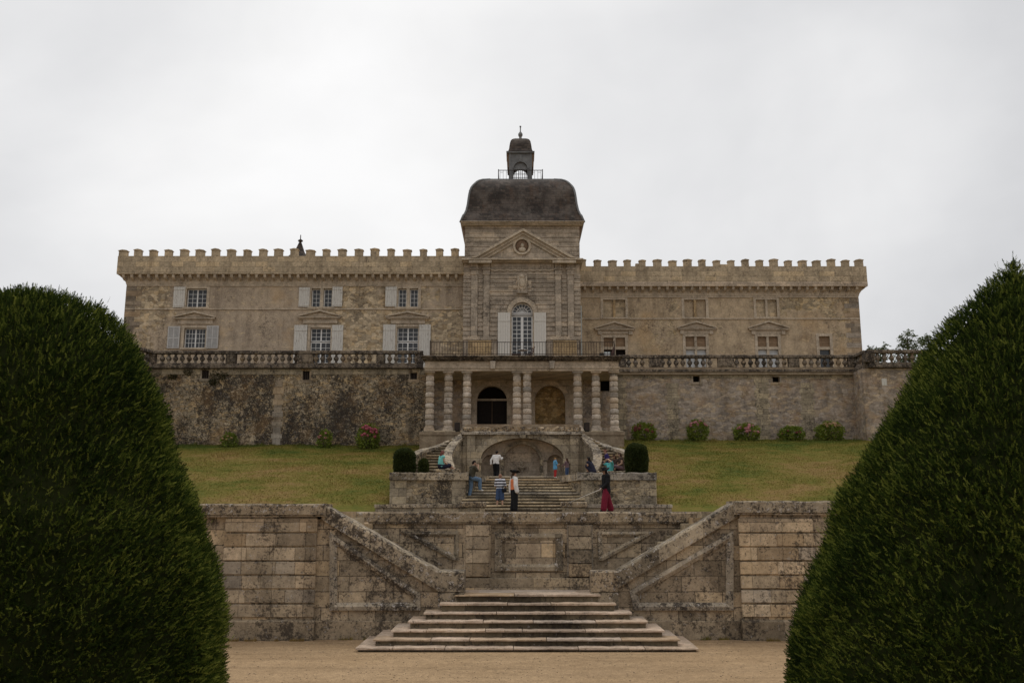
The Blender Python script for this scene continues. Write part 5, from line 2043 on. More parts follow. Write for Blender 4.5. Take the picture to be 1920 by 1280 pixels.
mb.tube([(-0.24, 0, 0.4), (-0.24, 0, 0.02), (0.24, 0, 0.02), (0.24, 0, 0.4)], 0.02, 6)
link('stirrup', mb.mesh('stirrup'), M['black_plastic'], fl)
sp = thing('speaker', 'small black box beside the grey floodlight on the portico roof', 'speaker', (dx(1128), Yd, zd0))
mb = MB()
mb.box(-0.13, 0.13, -0.13, 0.13, 0.0, 0.52)
o = link('cabinet', mb.mesh('cabinet'), M['black_plastic'], sp)
mb = MB()
mb.lathe([(0.09, 0), (0.085, 0.01), (0.03, 0.004)], 0, 0, 16)
o = link('cone', mb.mesh('cone'), M['iron'], sp)
o.rotation_euler = (R(90), 0, 0)
o.location = (0, -0.131, 0.25)
pa = thing('parasol', 'folded brown parasol leaning at the right end of the iron railing', 'parasol', (dx(1148), Yd, zd0))
mb = MB()
mb.tube([(-0.05, 0, 0), (0.0, 0, 0.2), (0.06, 0.0, 0.55), (0.16, 0, 1.02)], [0.10, 0.15, 0.12, 0.03], 10)
link('folded_canopy', mb.mesh('folded_canopy'), M['chair_wood'], pa)
mb = MB()
mb.tube([(-0.06, 0, 0.0), (0.18, 0, 1.1)], 0.018, 6)
link('pole', mb.mesh('pole'), M['iron'], pa)
# two black loudspeakers between the columns
for px, lab in ((857.5, 'black loudspeaker between columns left of the dark doorway'), (1100, 'black loudspeaker between columns right of the walled-up arch')):
    Yk = YPF + 0.1
    x = qx(px)
    b = thing('loudspeaker', lab, 'loudspeaker', (x, Yk, zpl if px < 1000 else zpl), 'loudspeakers in the portico')
    mb = MB()
    z_h = qz(792) - zpl
    mb.box(-0.16, 0.16, -0.15, 0.15, 0, z_h)
    link('cabinet', mb.mesh('cabinet'), M['black_plastic'], b)
    mb = MB()
    mb.box(-0.13, 0.13, -0.165, -0.152, 0.04, z_h - 0.04)
    link('grille', mb.mesh('grille'), M['iron'], b)

# ------------------------------------------------------------------ grotto with its curved stairs
YN = 50.0
gro = thing('grotto', 'stone grotto wall with a wide low arch and a shell basin between two curving stairs', 'grotto', (X0, YN, PZ))


def nx(px, y=860, Y=YN):
    return X(px, Y, Z(y, Y))


def nz(y, Y=YN):
    return Z(y, Y)


gx0, gx1 = nx(868), nx(1089)
sp_, cr_ = nz(860), nz(821)
ga0, ga1 = nx(902), nx(1057)
ztop = nz(815)
mb = MB()
wall_grid(mb, gx0, gx1, PZ - 0.4, ztop, YN, [(ga0, ga1, PZ, cr_, cr_ - sp_)], 0.9)
mb.add([(gx0, YN, PZ - .4), (gx0, YN + 3, PZ - .4), (gx0, YN + 3, ztop), (gx0, YN, ztop)], [(0, 1, 2, 3)])
mb.add([(gx1, YN, PZ - .4), (gx1, YN + 3, PZ - .4), (gx1, YN + 3, ztop), (gx1, YN, ztop)], [(0, 1, 2, 3)])
link('wall', mb.mesh('wall', world_loc(gro), False), M['grotto'], gro)
gcx = (ga0 + ga1) / 2
grx = (ga1 - ga0) / 2
mb = MB()
arch_ring(mb, gcx, sp_, grx, cr_ - sp_, grx + 0.42, cr_ - sp_ + 0.40, YN - 0.12, YN + 0.05)
part('archivolt', mb, M['grotto'], gro)
for s in (-1, 1):
    e = gcx + s * grx
    mb = MB()
    mb.box(min(e, e + s * 0.30), max(e, e + s * 0.30), YN - 0.10, YN + 0.05, PZ, sp_ - 0.25)
    mb.box(min(e - s * .05, e + s * 0.36), max(e - s * .05, e + s * 0.36), YN - 0.18, YN + 0.3, sp_ - 0.248, sp_ - 0.002)
    part('impost', mb, M['grotto'], gro, bevel=0.02)
    p0, p1 = (nx(875.5), nx(891)) if s < 0 else (nx(1069), nx(1085))
    mb = MB()
    mb.box(p0, p1, YN - 0.16, YN + 0.05, PZ, ztop - 0.01)
    part('pilaster', mb, M['grotto'], gro, bevel=0.02)
    mb = MB()
    mb.box(*sorted(((gx0 if s < 0 else gx1) - s * 0.05, X0 + s * 3.75)), YN + 0.07, YN + 1.3, PZ - 0.4, ztop - 0.12)
    part('return_wall', mb, M['grotto'], gro)
mb = MB()
kx = nx(980)
mb.prism([(kx - 0.13, cr_ - 0.02), (kx + 0.13, cr_ - 0.02), (kx + 0.2, ztop - .01), (kx - 0.2, ztop - .01)], YN - 0.26, YN + 0.04)
part('keystone', mb, M['grotto'], gro, bevel=0.02)
mb = MB()
mb.roughbox(gx0 - 0.10, gx1 + 0.10, YN - 0.28, YN + 0.6, ztop, ztop + 0.16, 0.03, 0.25, 11)
mb.roughbox(gx0 - 0.02, gx1 + 0.02, YN - 0.16, YN + 0.5, ztop + 0.183, nz(801), 0.07, 0.25, 12)
part('coping', mb, M['moulding'], gro)
# inside: back wall with a tall middle niche and two small ones
YI = YN + 0.85
mb = MB()
c0, c1 = X(945, YI, 6), X(1012, YI, 6)
s0, s1 = X(1026, YI, 6), X(1055, YI, 6)
l0, l1 = X(905, YI, 6), X(933, YI, 6)
zc1, zs1 = Z(832, YI), Z(852, YI)
wall_grid(mb, ga0 - 0.2, ga1 + 0.2, PZ - 0.2, ztop, YI, [(c0, c1, PZ, zc1, (c1 - c0) / 2), (s0, s1, PZ, zs1, (s1 - s0) / 2), (l0, l1, PZ, zs1, (l1 - l0) / 2)], 0.55)
link('inner_wall', mb.mesh('inner_wall', world_loc(gro), False), M['portico'], gro)
mb = MB()
mb.box(ga0 - .3, ga1 + .3, YI + 0.5, YI + 0.6, PZ - .2, ztop)
part('niche_back', mb, M['portico'], gro)
ncx, nr = (c0 + c1) / 2, (c1 - c0) / 2
mb = MB()
arch_ring(mb, ncx, zc1 - nr, nr, nr, nr + 0.17, nr + 0.17, YI - 0.08, YI + 0.02)
mb.box(c0 - 0.17, c0, YI - 0.08, YI + 0.02, PZ, zc1 - nr)
mb.box(c1, c1 + 0.17, YI - 0.08, YI + 0.02, PZ, zc1 - nr)
mb.box(c1 + 0.175, s0 - 0.01, YI - 0.05, YI + 0.02, Z(862, YI) - 0.08, Z(862, YI))
mb.box(l1 + 0.01, c0 - 0.175, YI - 0.05, YI + 0.02, Z(862, YI) - 0.08, Z(862, YI))
part('niche_moulding', mb, M['grotto'], gro)
fb_x, fb_z = X(979, YI + .3, 6), Z(876, YI + .3)
fo = thing('fountain_basin', 'carved stone shell basin with a mask on the back wall of the grotto', 'fountain', (fb_x, YI + 0.5, fb_z), None)
fo.scale = (0.55, 0.55, 0.55)
mb = MB()
prof = [(0.05, -0.42), (0.12, -0.38), (0.10, -0.30), (0.22, -0.2), (0.42, -0.02), (0.46, 0.06), (0.47, 0.10), (0.40, 0.10), (0.2, 0.0)]
mb.lathe(prof, 0, -0.35, 20)
link('basin', mb.mesh('basin'), M['trim'], fo, sm=False)
mb = MB()
mb.ellipsoid((0, -0.06, 0.42), (0.18, 0.12, 0.24), 12, 8)
mb.ellipsoid((0, -0.19, 0.40), (0.045, 0.06, 0.07), 8, 5)
for s in (-1, 1):
    mb.ellipsoid((s * 0.15, -0.03, 0.42), (0.06, 0.06, 0.16), 8, 6)
link('mask', mb.mesh('mask'), M['trim'], fo, sm=True)

NST = 18
for s, lab in ((-1, 'curving stone stairs rising on the left flank of the grotto'), (1, 'curving stone stairs rising on the right flank of the grotto')):
    # plan of the two copings, read off at the left flank and mirrored about the axis
    oc = [(757, 868, 44.6), (776, 848, 46.5), (800, 841, 48.4), (825, 834, 50.0), (848, 825, 51.4), (868, 814, 52.6), (884, 806, 54.2)]
    ic = [(848, 882, 45.4), (837, 858, 46.9), (842, 839, 48.5), (857, 823, 49.8), (870, 813, 50.7), (884, 806, 52.4)]

    def plan(lst):
        out = []
        for px, py, Y in lst:
            x, z = XZ(px, py, Y)
            out.append((X0 + s * (X0 - x), Y, z))
        return out
    po3, pi3 = resample(plan(oc), NST), resample(plan(ic), NST)
    po, pi_ = [q[:2] for q in po3], [q[:2] for q in pi3]
    cs = thing('curved_stairs', lab, 'stairs', (X0 + s * 4.9, 45.2, PZ))
    for k in range(NST):
        zt_ = PZ + (UZ - PZ) * (k + 1) / NST
        mb = MB()
        q = [pi_[k], pi_[k + 1], po[k + 1], po[k]]
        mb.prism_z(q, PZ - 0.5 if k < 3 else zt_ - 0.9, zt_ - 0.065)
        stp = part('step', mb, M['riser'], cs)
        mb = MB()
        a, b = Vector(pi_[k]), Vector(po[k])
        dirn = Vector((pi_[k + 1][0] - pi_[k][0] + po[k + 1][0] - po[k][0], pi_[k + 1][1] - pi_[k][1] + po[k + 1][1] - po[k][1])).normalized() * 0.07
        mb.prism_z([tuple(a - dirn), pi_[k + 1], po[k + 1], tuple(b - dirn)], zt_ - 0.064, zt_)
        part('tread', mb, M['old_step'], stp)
    zs_ = [PZ + (UZ - PZ) * min(1, i / NST) for i in range(NST + 1)]
    mb = MB()
    zo = [max(q[2], z + 0.06) for q, z in zip(po3, zs_)]
    zi = [max(q[2], z + 0.06) for q, z in zip(pi3, zs_)]
    ribbon(mb, po, [z - 2.2 for z in zs_], [z - 0.14 for z in zo], 0.30)
    part('outer_wall', mb, M['flank'], cs)
    mb = MB()
    ribbon(mb, po, [z - 0.138 for z in zo], [z + random.uniform(-.03, .03) for z in zo], 0.46)
    part('outer_coping', mb, M['moulding'], cs)
    mb = MB()
    ribbon(mb, pi_, [PZ - 0.4] * (NST + 1), [z - 0.15 for z in zi], 0.28)
    part('inner_wall', mb, M['grotto'], cs)
    mb = MB()
    ribbon(mb, pi_, [z - 0.148 for z in zi], [z + random.uniform(-.03, .03) for z in zi], 0.48)
    part('inner_coping', mb, M['moulding'], cs)

# ------------------------------------------------------------------ middle flight of stairs up to the grotto
mid = thing('middle_stairs', 'wide worn stone stairs climbing from the lower terrace to the grotto', 'stairs', (X0, 40.0, TZ))
NM = 12
YM0, YM1 = 39.9, 46.4


def half(y):
    if y < 42.6:
        return 2.62
    return 2.62 + (1.62 - 2.62) * (y - 42.6) / (YM1 - 42.6)


for k in range(NM):
    y = YM0 + (YM1 - YM0) * k / NM
    z1_ = TZ + (PZ - TZ) * (k + 1) / NM
    mb = MB()
    w = half(y) + 0.15
    mb.roughbox(X0 - w, X0 + w, y - 0.06, y + 0.62, z1_ - 0.08, z1_, 0.008, 0.5, 40 + k, round_=0.025)
    trd = mb
    mb = MB()
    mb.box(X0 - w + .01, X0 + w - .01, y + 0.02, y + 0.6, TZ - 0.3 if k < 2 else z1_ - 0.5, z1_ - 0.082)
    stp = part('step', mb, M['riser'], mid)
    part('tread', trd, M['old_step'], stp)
# flanking blocks, level with the grotto platform
for s, lab in ((-1, 'broad rubble block left of the middle stairs, two clipped shrubs on top'), (1, 'broad rubble block right of the middle stairs, one clipped shrub on top')):
    fbk = thing('flank_wall', lab, 'wall', (X0 + s * 4.3, 42.0, TZ))
    xo_ = X0 + s * 6.08
    poly = [(xo_, 42.0), (X0 + s * 2.62, 42.0), (X0 + s * 2.62, 42.6), (X0 + s * 1.62, 46.4), (X0 + s * 1.62, 47.0), (xo_, 47.0)]
    mb = MB()
    mb.prism_z(poly, TZ - 0.4, PZ - 0.32)
    part('wall', mb, M['flank'], fbk)
    mb = MB()
    a, b = sorted((xo_ + s * 0.03, X0 + s * 2.5))
    mb.roughbox(a, b, 41.86, 42.6, PZ - 0.318, PZ + 0.02, 0.022, 0.2, 21 + s)
    part('coping', mb, M['moulding'], fbk)
    mb = MB()
    mb.prism_z([(X0 + s * 2.52, 42.2), (X0 + s * 2.52, 42.6), (X0 + s * 1.52, 46.4), (X0 + s * 1.52, 47.0), (X0 + s * 2.1, 47.0), (X0 + s * 3.1, 42.7), (X0 + s * 3.1, 42.2)], PZ - 0.316, PZ + 0.012)
    part('side_coping', mb, M['moulding'], fbk)
    mb = MB()
    mb.box(min(xo_ - s * 0.75, xo_ + s * .02), max(xo_ - s * 0.75, xo_ + s * .02), 41.97, 42.1, TZ - .3, PZ - 0.325)
    mb.box(*sorted((X0 + s * 2.64, X0 + s * 3.25)), 41.96, 42.1, TZ - .3, PZ - 0.325)
    part('pier', mb, M['grotto'], fbk, bevel=0.02)
    mb = MB()
    a, b = sorted((X0 + s * 3.05, X0 + s * (4.35 if s < 0 else 5.1)))
    mb.roughbox(a, b, 44.3, 45.25, PZ - 0.02, PZ + (0.285 if s < 0 else 0.20), 0.012, 0.25, 91 + s)
    part('low_seat_wall', mb, M['flank'], fbk)
mb = MB()
mb.prism_z([(X0 - 6.05, 42.7), (X0 - 2.5, 42.7), (X0 - 1.6, 46.38), (X0 + 1.6, 46.38), (X0 + 2.5, 42.7), (X0 + 6.05, 42.7), (X0 + 6.05, 54), (X0 - 6.05, 54)], PZ - 0.25, PZ)
struct('grotto_platform', mb, M['pale_gravel'])
# low curved kerb walls at the foot
for s, lab in ((-1, 'low stone kerb wall with rounded ends at the foot of the stairs, behind the orange vest'), (1, 'low stone kerb wall with rounded ends at the foot of the stairs, behind the swordsman')):
    kb = thing('kerb_wall', lab, 'wall', (X0 + s * 4.3, 39.4, TZ))
    zk = Z(945, 39.2)
    n = 10
    out = []
    for i in range(n + 1):
        a = math.pi / 2 * i / n
        out.append((X0 + s * (5.3 + 1.15 * math.sin(a)), 40.2 - 1.1 * math.cos(a)))
    poly = [(X0 + s * 2.4, 39.1)] + out + [(X0 + s * 6.45, 42.0), (X0 + s * 2.4, 42.0)]
    mb = MB()
    mb.prism_z(poly, TZ - 0.2, zk - 0.15)
    part('wall', mb, M['grotto'], kb)
    big = [(X0 + s * 2.4, 39.04)] + [(x + s * 0.05 * (i / n), y - 0.06 * (1 - i / n)) for i, (x, y) in enumerate(out)] + [(X0 + s * 6.5, 42.0), (X0 + s * 2.4, 42.0)]
    mb = MB()
    mb.prism_z(big, zk - 0.148, zk)
    part('coping', mb, M['moulding'], kb, bevel=0.02)
    # round newel at the inner end
    xi_ = X0 + s * 2.15
    mb = MB()
    mb.lathe([(0.52, TZ - .1), (0.52, Z(947, 38.6) - 0.12)], xi_, 39.2, 24)
    nw = part('newel', mb, M['old_step'], kb)
    mb = MB()
    zt_ = Z(940, 38.6)
    mb.lathe([(0.55, zt_ - 0.24), (0.58, zt_ - 0.20), (0.58, zt_ - 0.05), (0.54, zt_), (0.3, zt_ + 0.01)], xi_, 39.2, 24)
    part('newel_cap', mb, M['moulding'], nw)

# ------------------------------------------------------------------ front: terrace wall, ramp walls, piers and the lowest stairs
YTW = 26.1
ftw = thing('front_terrace_wall', 'panelled stone wall with lichened coping facing the landing of the lowest stairs', 'wall', (X0, YTW, 0))


def fx(px, y=1030, Y=YTW):
    return X(px, Y, Z(y, Y))


def fz(y, Y=YTW):
    return Z(y, Y)


zcb, zct = fz(982), fz(959.5)
mb = MB()
mb.box(fx(668), fx(1315), YTW, YTW + 0.7, 0.4, zcb)
part('wall', mb, M['front_wall'], ftw)
mb = MB()
mb.roughbox(fx(668), fx(1315), YTW - 0.12, YTW + 0.72, zcb + 0.055, zct, 0.012, 0.22, 31)
mb.roughbox(fx(690), fx(1300), YTW - 0.07, YTW + 0.5, zcb + 0.003, zcb + 0.053, 0.004, 0.4, 32)
part('coping', mb, M['moulding'], ftw)
for a, b in ((873.5, 917), (1066, 1109)):
    mb = MB()
    zz_ = [(984, 1004.5), (1006, 1029), (1030.5, 1055), (1056.5, 1080)]
    for t_, b_ in zz_:
        mb.box(fx(a), fx(b), YTW - 0.10, YTW + 0.02, fz(b_), fz(t_))
    mb.box(fx(a - 3), fx(b + 3), YTW - 0.04, YTW + 0.02, fz(1081), fz(983.5))
    part('pilaster', mb, M['pier'], ftw, bevel=0.015)
mb = MB()
mb.box(fx(865), fx(1118), YTW - 0.12, YTW + 0.02, fz(1112), fz(1083))
part('plinth', mb, M['plinth'], ftw, bevel=0.02)


def frame_moulding(root, pts, y, w, d, mat, name='panel_moulding'):
    """picture-frame moulding along a closed polygon in x-z"""
    c = Vector((sum(p[0] for p in pts) / len(pts), sum(p[1] for p in pts) / len(pts)))
    n = len(pts)
    P = [Vector(p) for p in pts]
    ins = []
    for i in range(n):
        a, b, e = P[i - 1], P[i], P[(i + 1) % n]
        d1, d2 = (b - a).normalized(), (e - b).normalized()
        n1, n2 = Vector((-d1.y, d1.x)), Vector((-d2.y, d2.x))
        if n1.dot(c - b) < 0:
            n1.negate()
        if n2.dot(c - b) < 0:
            n2.negate()
        m = (n1 + n2)
        m = m / max(0.25, m.length_squared) * 2
        ins.append(b + m * w)
    vs, fs = [], []
    for a, b in zip(P, ins):
        m = a.lerp(b, 0.5)
        vs += [(a.x, y, a.y), (a.x, y - d * 0.8, a.y), (m.x, y - d, m.y), (b.x, y - d * 0.35, b.y), (b.x, y, b.y)]
    for i in range(n):
        k = (i + 1) % n
        for j in range(4):
            fs.append((i * 5 + j, i * 5 + j + 1, k * 5 + j + 1, k * 5 + j))
    mb = MB()
    mb.add(vs, fs)
    return part(name, mb, mat, root)


frame_moulding(ftw, [(fx(928), fz(1069)), (fx(1055), fz(1069)), (fx(1055), fz(1000)), (fx(928), fz(1000))], YTW, 0.20, 0.10, M['moulding'])
mb = MB()
mb.box(fx(946), fx(1037), YTW - 0.05, YTW + 0.02, fz(1058), fz(1013))
part('panel', mb, M['front_wall'], ftw, bevel=0.012)
for s in (-1, 1):
    c = 990.5
    q = lambda d: fx(c + s * d)
    frame_moulding(ftw, [(q(130), fz(996)), (q(240), fz(996)), (q(140), fz(1050)), (q(130), fz(1050))], YTW, 0.14, 0.08, M['moulding'])

# lowest stairs: seven pyramidal steps
low = thing('lowest_stairs', 'seven broad worn stone steps rising from the gravel, open on three sides', 'stairs', (X0, 22.7, 0))
nose_y = [1214, 1197.5, 1181, 1164, 1148, 1131, 1114]
nl = [666, 699, 732.5, 764.5, 793.5, 823.5, 852.5]
nr_ = [1310.5, 1276, 1246.6, 1216, 1185.5, 1156, 1126.5]
TR = 0.335
zprev = 0.0
for k in range(7):
    Y = 22.45 + TR * k
    zt_ = Z(nose_y[k], Y)
    xa_, xb_ = X(nl[k], Y, zt_), X(nr_[k], Y, zt_)
    yb = 26.12
    nose = 0.048
    mb = MB()
    # riser block
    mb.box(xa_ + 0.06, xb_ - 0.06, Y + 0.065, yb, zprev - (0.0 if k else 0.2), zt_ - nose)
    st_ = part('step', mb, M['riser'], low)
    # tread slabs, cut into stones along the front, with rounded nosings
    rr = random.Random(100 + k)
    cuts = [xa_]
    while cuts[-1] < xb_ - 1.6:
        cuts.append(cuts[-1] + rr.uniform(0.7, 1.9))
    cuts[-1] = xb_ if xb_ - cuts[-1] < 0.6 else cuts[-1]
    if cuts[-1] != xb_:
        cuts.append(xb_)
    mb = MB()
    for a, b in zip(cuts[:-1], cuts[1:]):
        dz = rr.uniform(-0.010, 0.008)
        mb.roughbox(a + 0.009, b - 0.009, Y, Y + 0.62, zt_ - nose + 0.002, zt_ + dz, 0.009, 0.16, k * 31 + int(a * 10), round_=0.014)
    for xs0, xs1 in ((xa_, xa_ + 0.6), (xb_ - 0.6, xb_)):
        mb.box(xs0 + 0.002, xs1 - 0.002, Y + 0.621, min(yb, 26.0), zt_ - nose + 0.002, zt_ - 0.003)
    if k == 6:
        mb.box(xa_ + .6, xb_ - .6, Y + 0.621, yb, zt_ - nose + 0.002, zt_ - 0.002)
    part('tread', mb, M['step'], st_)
    zprev = zt_ - nose
LZ = Z(1114, 22.45 + TR * 6)

# ramp walls with sloping coping, side stairs behind, rusticated piers
YRW = 24.62
for s, lab_w, lab_p, lab_s in (
        (-1, 'stone stair wall with sloping coping and triangular panel, left of the lowest steps', 'rusticated stone wall with flat coping beside the left yew', 'side stairs rising to the left behind the sloping wall'),
        (1, 'stone stair wall with sloping coping and triangular panel, right of the lowest steps', 'rusticated stone wall with flat coping beside the right yew', 'side stairs rising to the right behind the sloping wall')):
    if s < 0:
        pts = dict(top0=(611, 947), top1=(822, 1069), end=(871, 1069.6), low0=(603, 973), low1=(822, 1107), end_b=1110, pier=592, pier_out=418, cop_y=944, cop_b=968)
    else:
        pts = dict(top0=(1376, 941), top1=(1158, 1069), end=(1108, 1069.6), low0=(1384, 967), low1=(1158, 1101), end_b=1110, pier=1388, pier_out=1565, cop_y=938.5, cop_b=964)

    def wx(p, Y=YRW):
        return XZ(p[0], p[1], Y)
    rw_ = thing('ramp_wall', lab_w, 'wall', (X0 + s * 4.0, YRW, 0))
    T0, T1, EN = wx(pts['top0']), wx(pts['top1']), wx(pts['end'])
    L0, L1 = wx(pts['low0']), wx(pts['low1'])
    xe = EN[0]
    xp = X(pts['pier'] + s * 3, YRW, 1)
    zb_end = Z(pts['end_b'] + 22, YRW)
    mb = MB()
    mb.prism([(xp, -0.2), (xe + s * 0.03, -0.2), (xe + s * 0.03, L1[1]), (L1[0], L1[1]), (L0[0], L0[1]), (xp, L0[1])], YRW, YRW + 0.5)
    part('wall', mb, M['front_wall'], rw_)
    mb = MB()
    # sloping coping built as a worn slab along the slope
    n = 16
    rr = random.Random(5 + s)
    vs, fs = [], []
    for i in range(n + 1):
        t = i / n
        tx_, tz_ = T0[0] + (T1[0] - T0[0]) * t, T0[1] + (T1[1] - T0[1]) * t
        lx_, lz_ = L0[0] + (L1[0] - L0[0]) * t, L0[1] + (L1[1] - L0[1]) * t
        j = lambda: rr.uniform(-0.012, 0.012)
        ux, uz = tx_ - lx_, tz_ - lz_
        vs += [(lx_, YRW - 0.10, lz_ + 0.003), (lx_ + ux * 0.88, YRW - 0.10 + j(), lz_ + uz * 0.88), (tx_ + j(), YRW - 0.06, tz_ + j()), (tx_ + j(), YRW + 0.55, tz_ + j()), (lx_ + ux * 0.88, YRW + 0.6, lz_ + uz * 0.88), (lx_, YRW + 0.6, lz_ + 0.003)]
    for i in range(n):
        for j_ in range(6):
            a, b = i * 6 + j_, i * 6 + (j_ + 1) % 6
            fs.append((a, b, b + 6, a + 6))
    fs.append(tuple(range(6)))
    fs.append(tuple(n * 6 + q for q in range(5, -1, -1)))
    mb.add(vs, fs)
    part('sloping_coping', mb, M['moulding'], rw_)
    mb = MB()
    a, b = sorted((T1[0] - s * 0.003, xe))
    zsp = Z(1108, YRW)
    mb.roughbox(a, b, YRW - 0.10, YRW + 0.6, zsp, EN[1], 0.008, 0.2, 51 + s)
    mb.roughbox(min(a, b) if s > 0 else a - 0.0, b, YRW - 0.085, YRW + 0.58, zb_end - 0.2, zsp - 0.003, 0.006, 0.3, 53 + s)
    part('end_block', mb, M['moulding'], rw_)
    # filler under the slope between coping and block
    # triangular raised moulding
    if s < 0:
        tri = [(628, 1144), (788, 1144), (788, 1113), (622, 1001), (622, 1144)]
        tri = [(619, 1143), (789, 1143), (789, 1113), (619, 997)]
    else:
        tri = [(1374, 1143), (1188, 1143), (1180, 1108), (1374, 995)]
    frame_moulding(rw_, [wx(p) for p in tri], YRW, 0.19, 0.11, M['moulding'])
    mb = MB()
    a, b = sorted((xp, X(790 if s < 0 else 1183, YRW, .5)))
    mb.box(a, b, YRW - 0.06, YRW + 0.02, -0.1, Z(1163, YRW))
    part('plinth', mb, M['plinth'], rw_, bevel=0.02)
    # pier with seven courses
    pw = thing('pier_wall', lab_p, 'wall', (X0 + s * 7.0, YRW - 0.2, 0))
    YP = YRW - 0.2
    xi_ = X(pts['pier'], YP, 2)
    xo_ = X(pts['pier_out'], YP, 2)
    a, b = sorted((xi_, xo_))
    mb = MB()
    mb.box(a + 0.05, b - 0.05, YP + 0.05, YP + 0.9, -0.2, Z(pts['cop_b'], YP) - .01)
    a3, b3 = sorted((xo_ - s * 0.06, s * 26.0))
    mb.box(a3, b3, YP + 0.18, YP + 0.9, -0.2, Z(pts['cop_b'], YP) - .01)
    part('wall', mb, M['front_wall'], pw)
    ys_ = [971, 999.5, 1026, 1052.5, 1079, 1105.5, 1132.5, 1159]
    mb = MB()
    for y0_, y1_ in zip(ys_[:-1], ys_[1:]):
        zlo, zhi = Z(y1_ - 2.4, YP), Z(y0_ + 0.6, YP)
        rr = random.Random(int(y0_) + s)
        x = a
        while x < b - 0.05:
            w_ = min(rr.uniform(0.45, 1.15), b - x)
            if b - x - w_ < 0.3:
                w_ = b - x
            mb.box(x + 0.002, x + w_ - 0.002, YP + rr.uniform(-0.006, 0.006), YP + 0.1, zlo + rr.uniform(0, 0.01), zhi)
            x += w_
    part('rusticated_courses', mb, M['pier'], pw, bevel=0.014)
    mb = MB()
    mb.roughbox(a - 0.02, b + 0.02, YP - 0.035, YP + 0.1, -0.1, Z(1162, YP), 0.012, 0.3, 61 + s)
    part('plinth', mb, M['plinth'], pw)
    mb = MB()
    zc0, zc1_ = Z(pts['cop_b'], YP - .1), Z(pts['cop_y'], YP - .1)
    a2, b2 = sorted((X(pts['top0'][0] - s * (-2), YP, 3), s * 26.0))
    mb.roughbox(a2, b2, YP - 0.12, YP + 0.95, zc0 + 0.05, zc1_, 0.013, 0.22, 71 + s)
    mb.roughbox(a2, b2, YP - 0.06, YP + 0.9, zc0, zc0 + 0.048, 0.003, 0.5, 73 + s)
    part('coping', mb, M['moulding'], pw)
    # side stairs
    ss = thing('side_stairs', lab_s, 'stairs', (X0 + s * 3.5, 25.8, LZ))
    NS = 13
    xa_, xb_ = X0 + s * 1.95, X0 + s * 5.05
    for k in range(NS):
        x_0 = xa_ + (xb_ - xa_) * k / NS
        zt_ = LZ + (TZ - LZ) * (k + 1) / NS
        mb = MB()
        mb.box(*sorted((x_0 - s * 0.02, x_0 + s * 0.31)), YRW + 0.61, YTW - 0.13, zt_ - 0.6, zt_)
        part('step', mb, M['old_step'], ss)

# ------------------------------------------------------------------ plants


def unit(a):
    return a / np.maximum(1e-9, np.linalg.norm(a, axis=1, keepdims=True))


def shoots(pts, dirs, L, W, nn, base_w, curl=0.25):
    """leafy twigs: needle triangles in two ranks along a bending stem"""
    n = len(pts)
    up = np.array([0, 0, 1.0])
    rnd = rng.normal(size=(n, 3))
    side = unit(np.cross(dirs, rnd))
    out_v, L = [], L.reshape(-1, 1)
    for k in range(nn):
        for s in (-1, 1):
            t = (k + 0.2 + 0.5 * (s > 0)) / nn
            bend = dirs * (t * L) + up * (curl * L * t * t)
            p = pts + bend
            tang = unit(dirs + up * 2 * curl * t)
            w = W * (1.0 - 0.45 * t) * (0.75 + 0.5 * rng.random((n, 1)))
            a = p - tang * base_w
            b = p + tang * base_w
            third = np.cross(tang, side)
            c = p + side * (s * w) + tang * (w * 0.5) + third * (w * (rng.random((n, 1)) - 0.5) * 1.5)
            out_v.append(np.stack([a, b, c], 1))
    tip0 = pts + dirs * (0.80 * L) + up * (curl * L * 0.64)
    tip = pts + dirs * (1.08 * L) + up * (curl * L * 1.16)
    out_v.append(np.stack([tip0 - side * base_w, tip0 + side * base_w, tip], 1))
    V = np.concatenate(out_v, 0).reshape(-1, 3)
    tone = np.tile(np.repeat(rng.random(n) ** 1.7, 3), 2 * nn + 1)
    return V, tone


def surf_of_rev(prof, n, cx, cy, front_bias=0.5):
    """random points and normals on a body of revolution; profile (r, z)"""
    pr = np.array(prof)
    seg = np.hypot(np.diff(pr[:, 0]), np.diff(pr[:, 1]))
    wt = seg * (pr[:-1, 0] + pr[1:, 0]) / 2 + 1e-6
    k = rng.choice(len(seg), n, p=wt / wt.sum())
    t = rng.random(n)
    r = pr[k, 0] * (1 - t) + pr[k + 1, 0] * t
    z = pr[k, 1] * (1 - t) + pr[k + 1, 1] * t
    dr, dz = np.diff(pr[:, 0])[k], np.diff(pr[:, 1])[k]
    a = rng.random(n) * 2 * math.pi
    toward = np.array([-cx, -cy]) / math.hypot(cx, cy)
    facing = np.cos(a) * toward[0] + np.sin(a) * toward[1]
    keep = (facing > -0.35) | (rng.random(n) < front_bias)
    r, z, a, dr, dz = r[keep], z[keep], a[keep], dr[keep], dz[keep]
    P = np.stack([cx + r * np.cos(a), cy + r * np.sin(a), z], 1)
    sgn = np.sign(pr[-1, 1] - pr[0, 1])
    N = unit(np.stack([dz * np.cos(a) * sgn, dz * np.sin(a) * sgn, -dr * sgn], 1))
    return P, N


def lump(P, N, amp, sc):
    """gentle swells on the clipped surface"""
    x, y, z = P[:, 0] * sc, P[:, 1] * sc, P[:, 2] * sc
    f = np.sin(x * 1.7 + np.sin(z * 1.3) * 1.5) * np.sin(z * 1.9 + np.sin(y * 1.6) * 1.4) + 0.6 * np.sin(y * 3.1 + z * 2.3) * np.sin(x * 2.9 - z * 1.7)
    return P + N * (f * amp)[:, None]


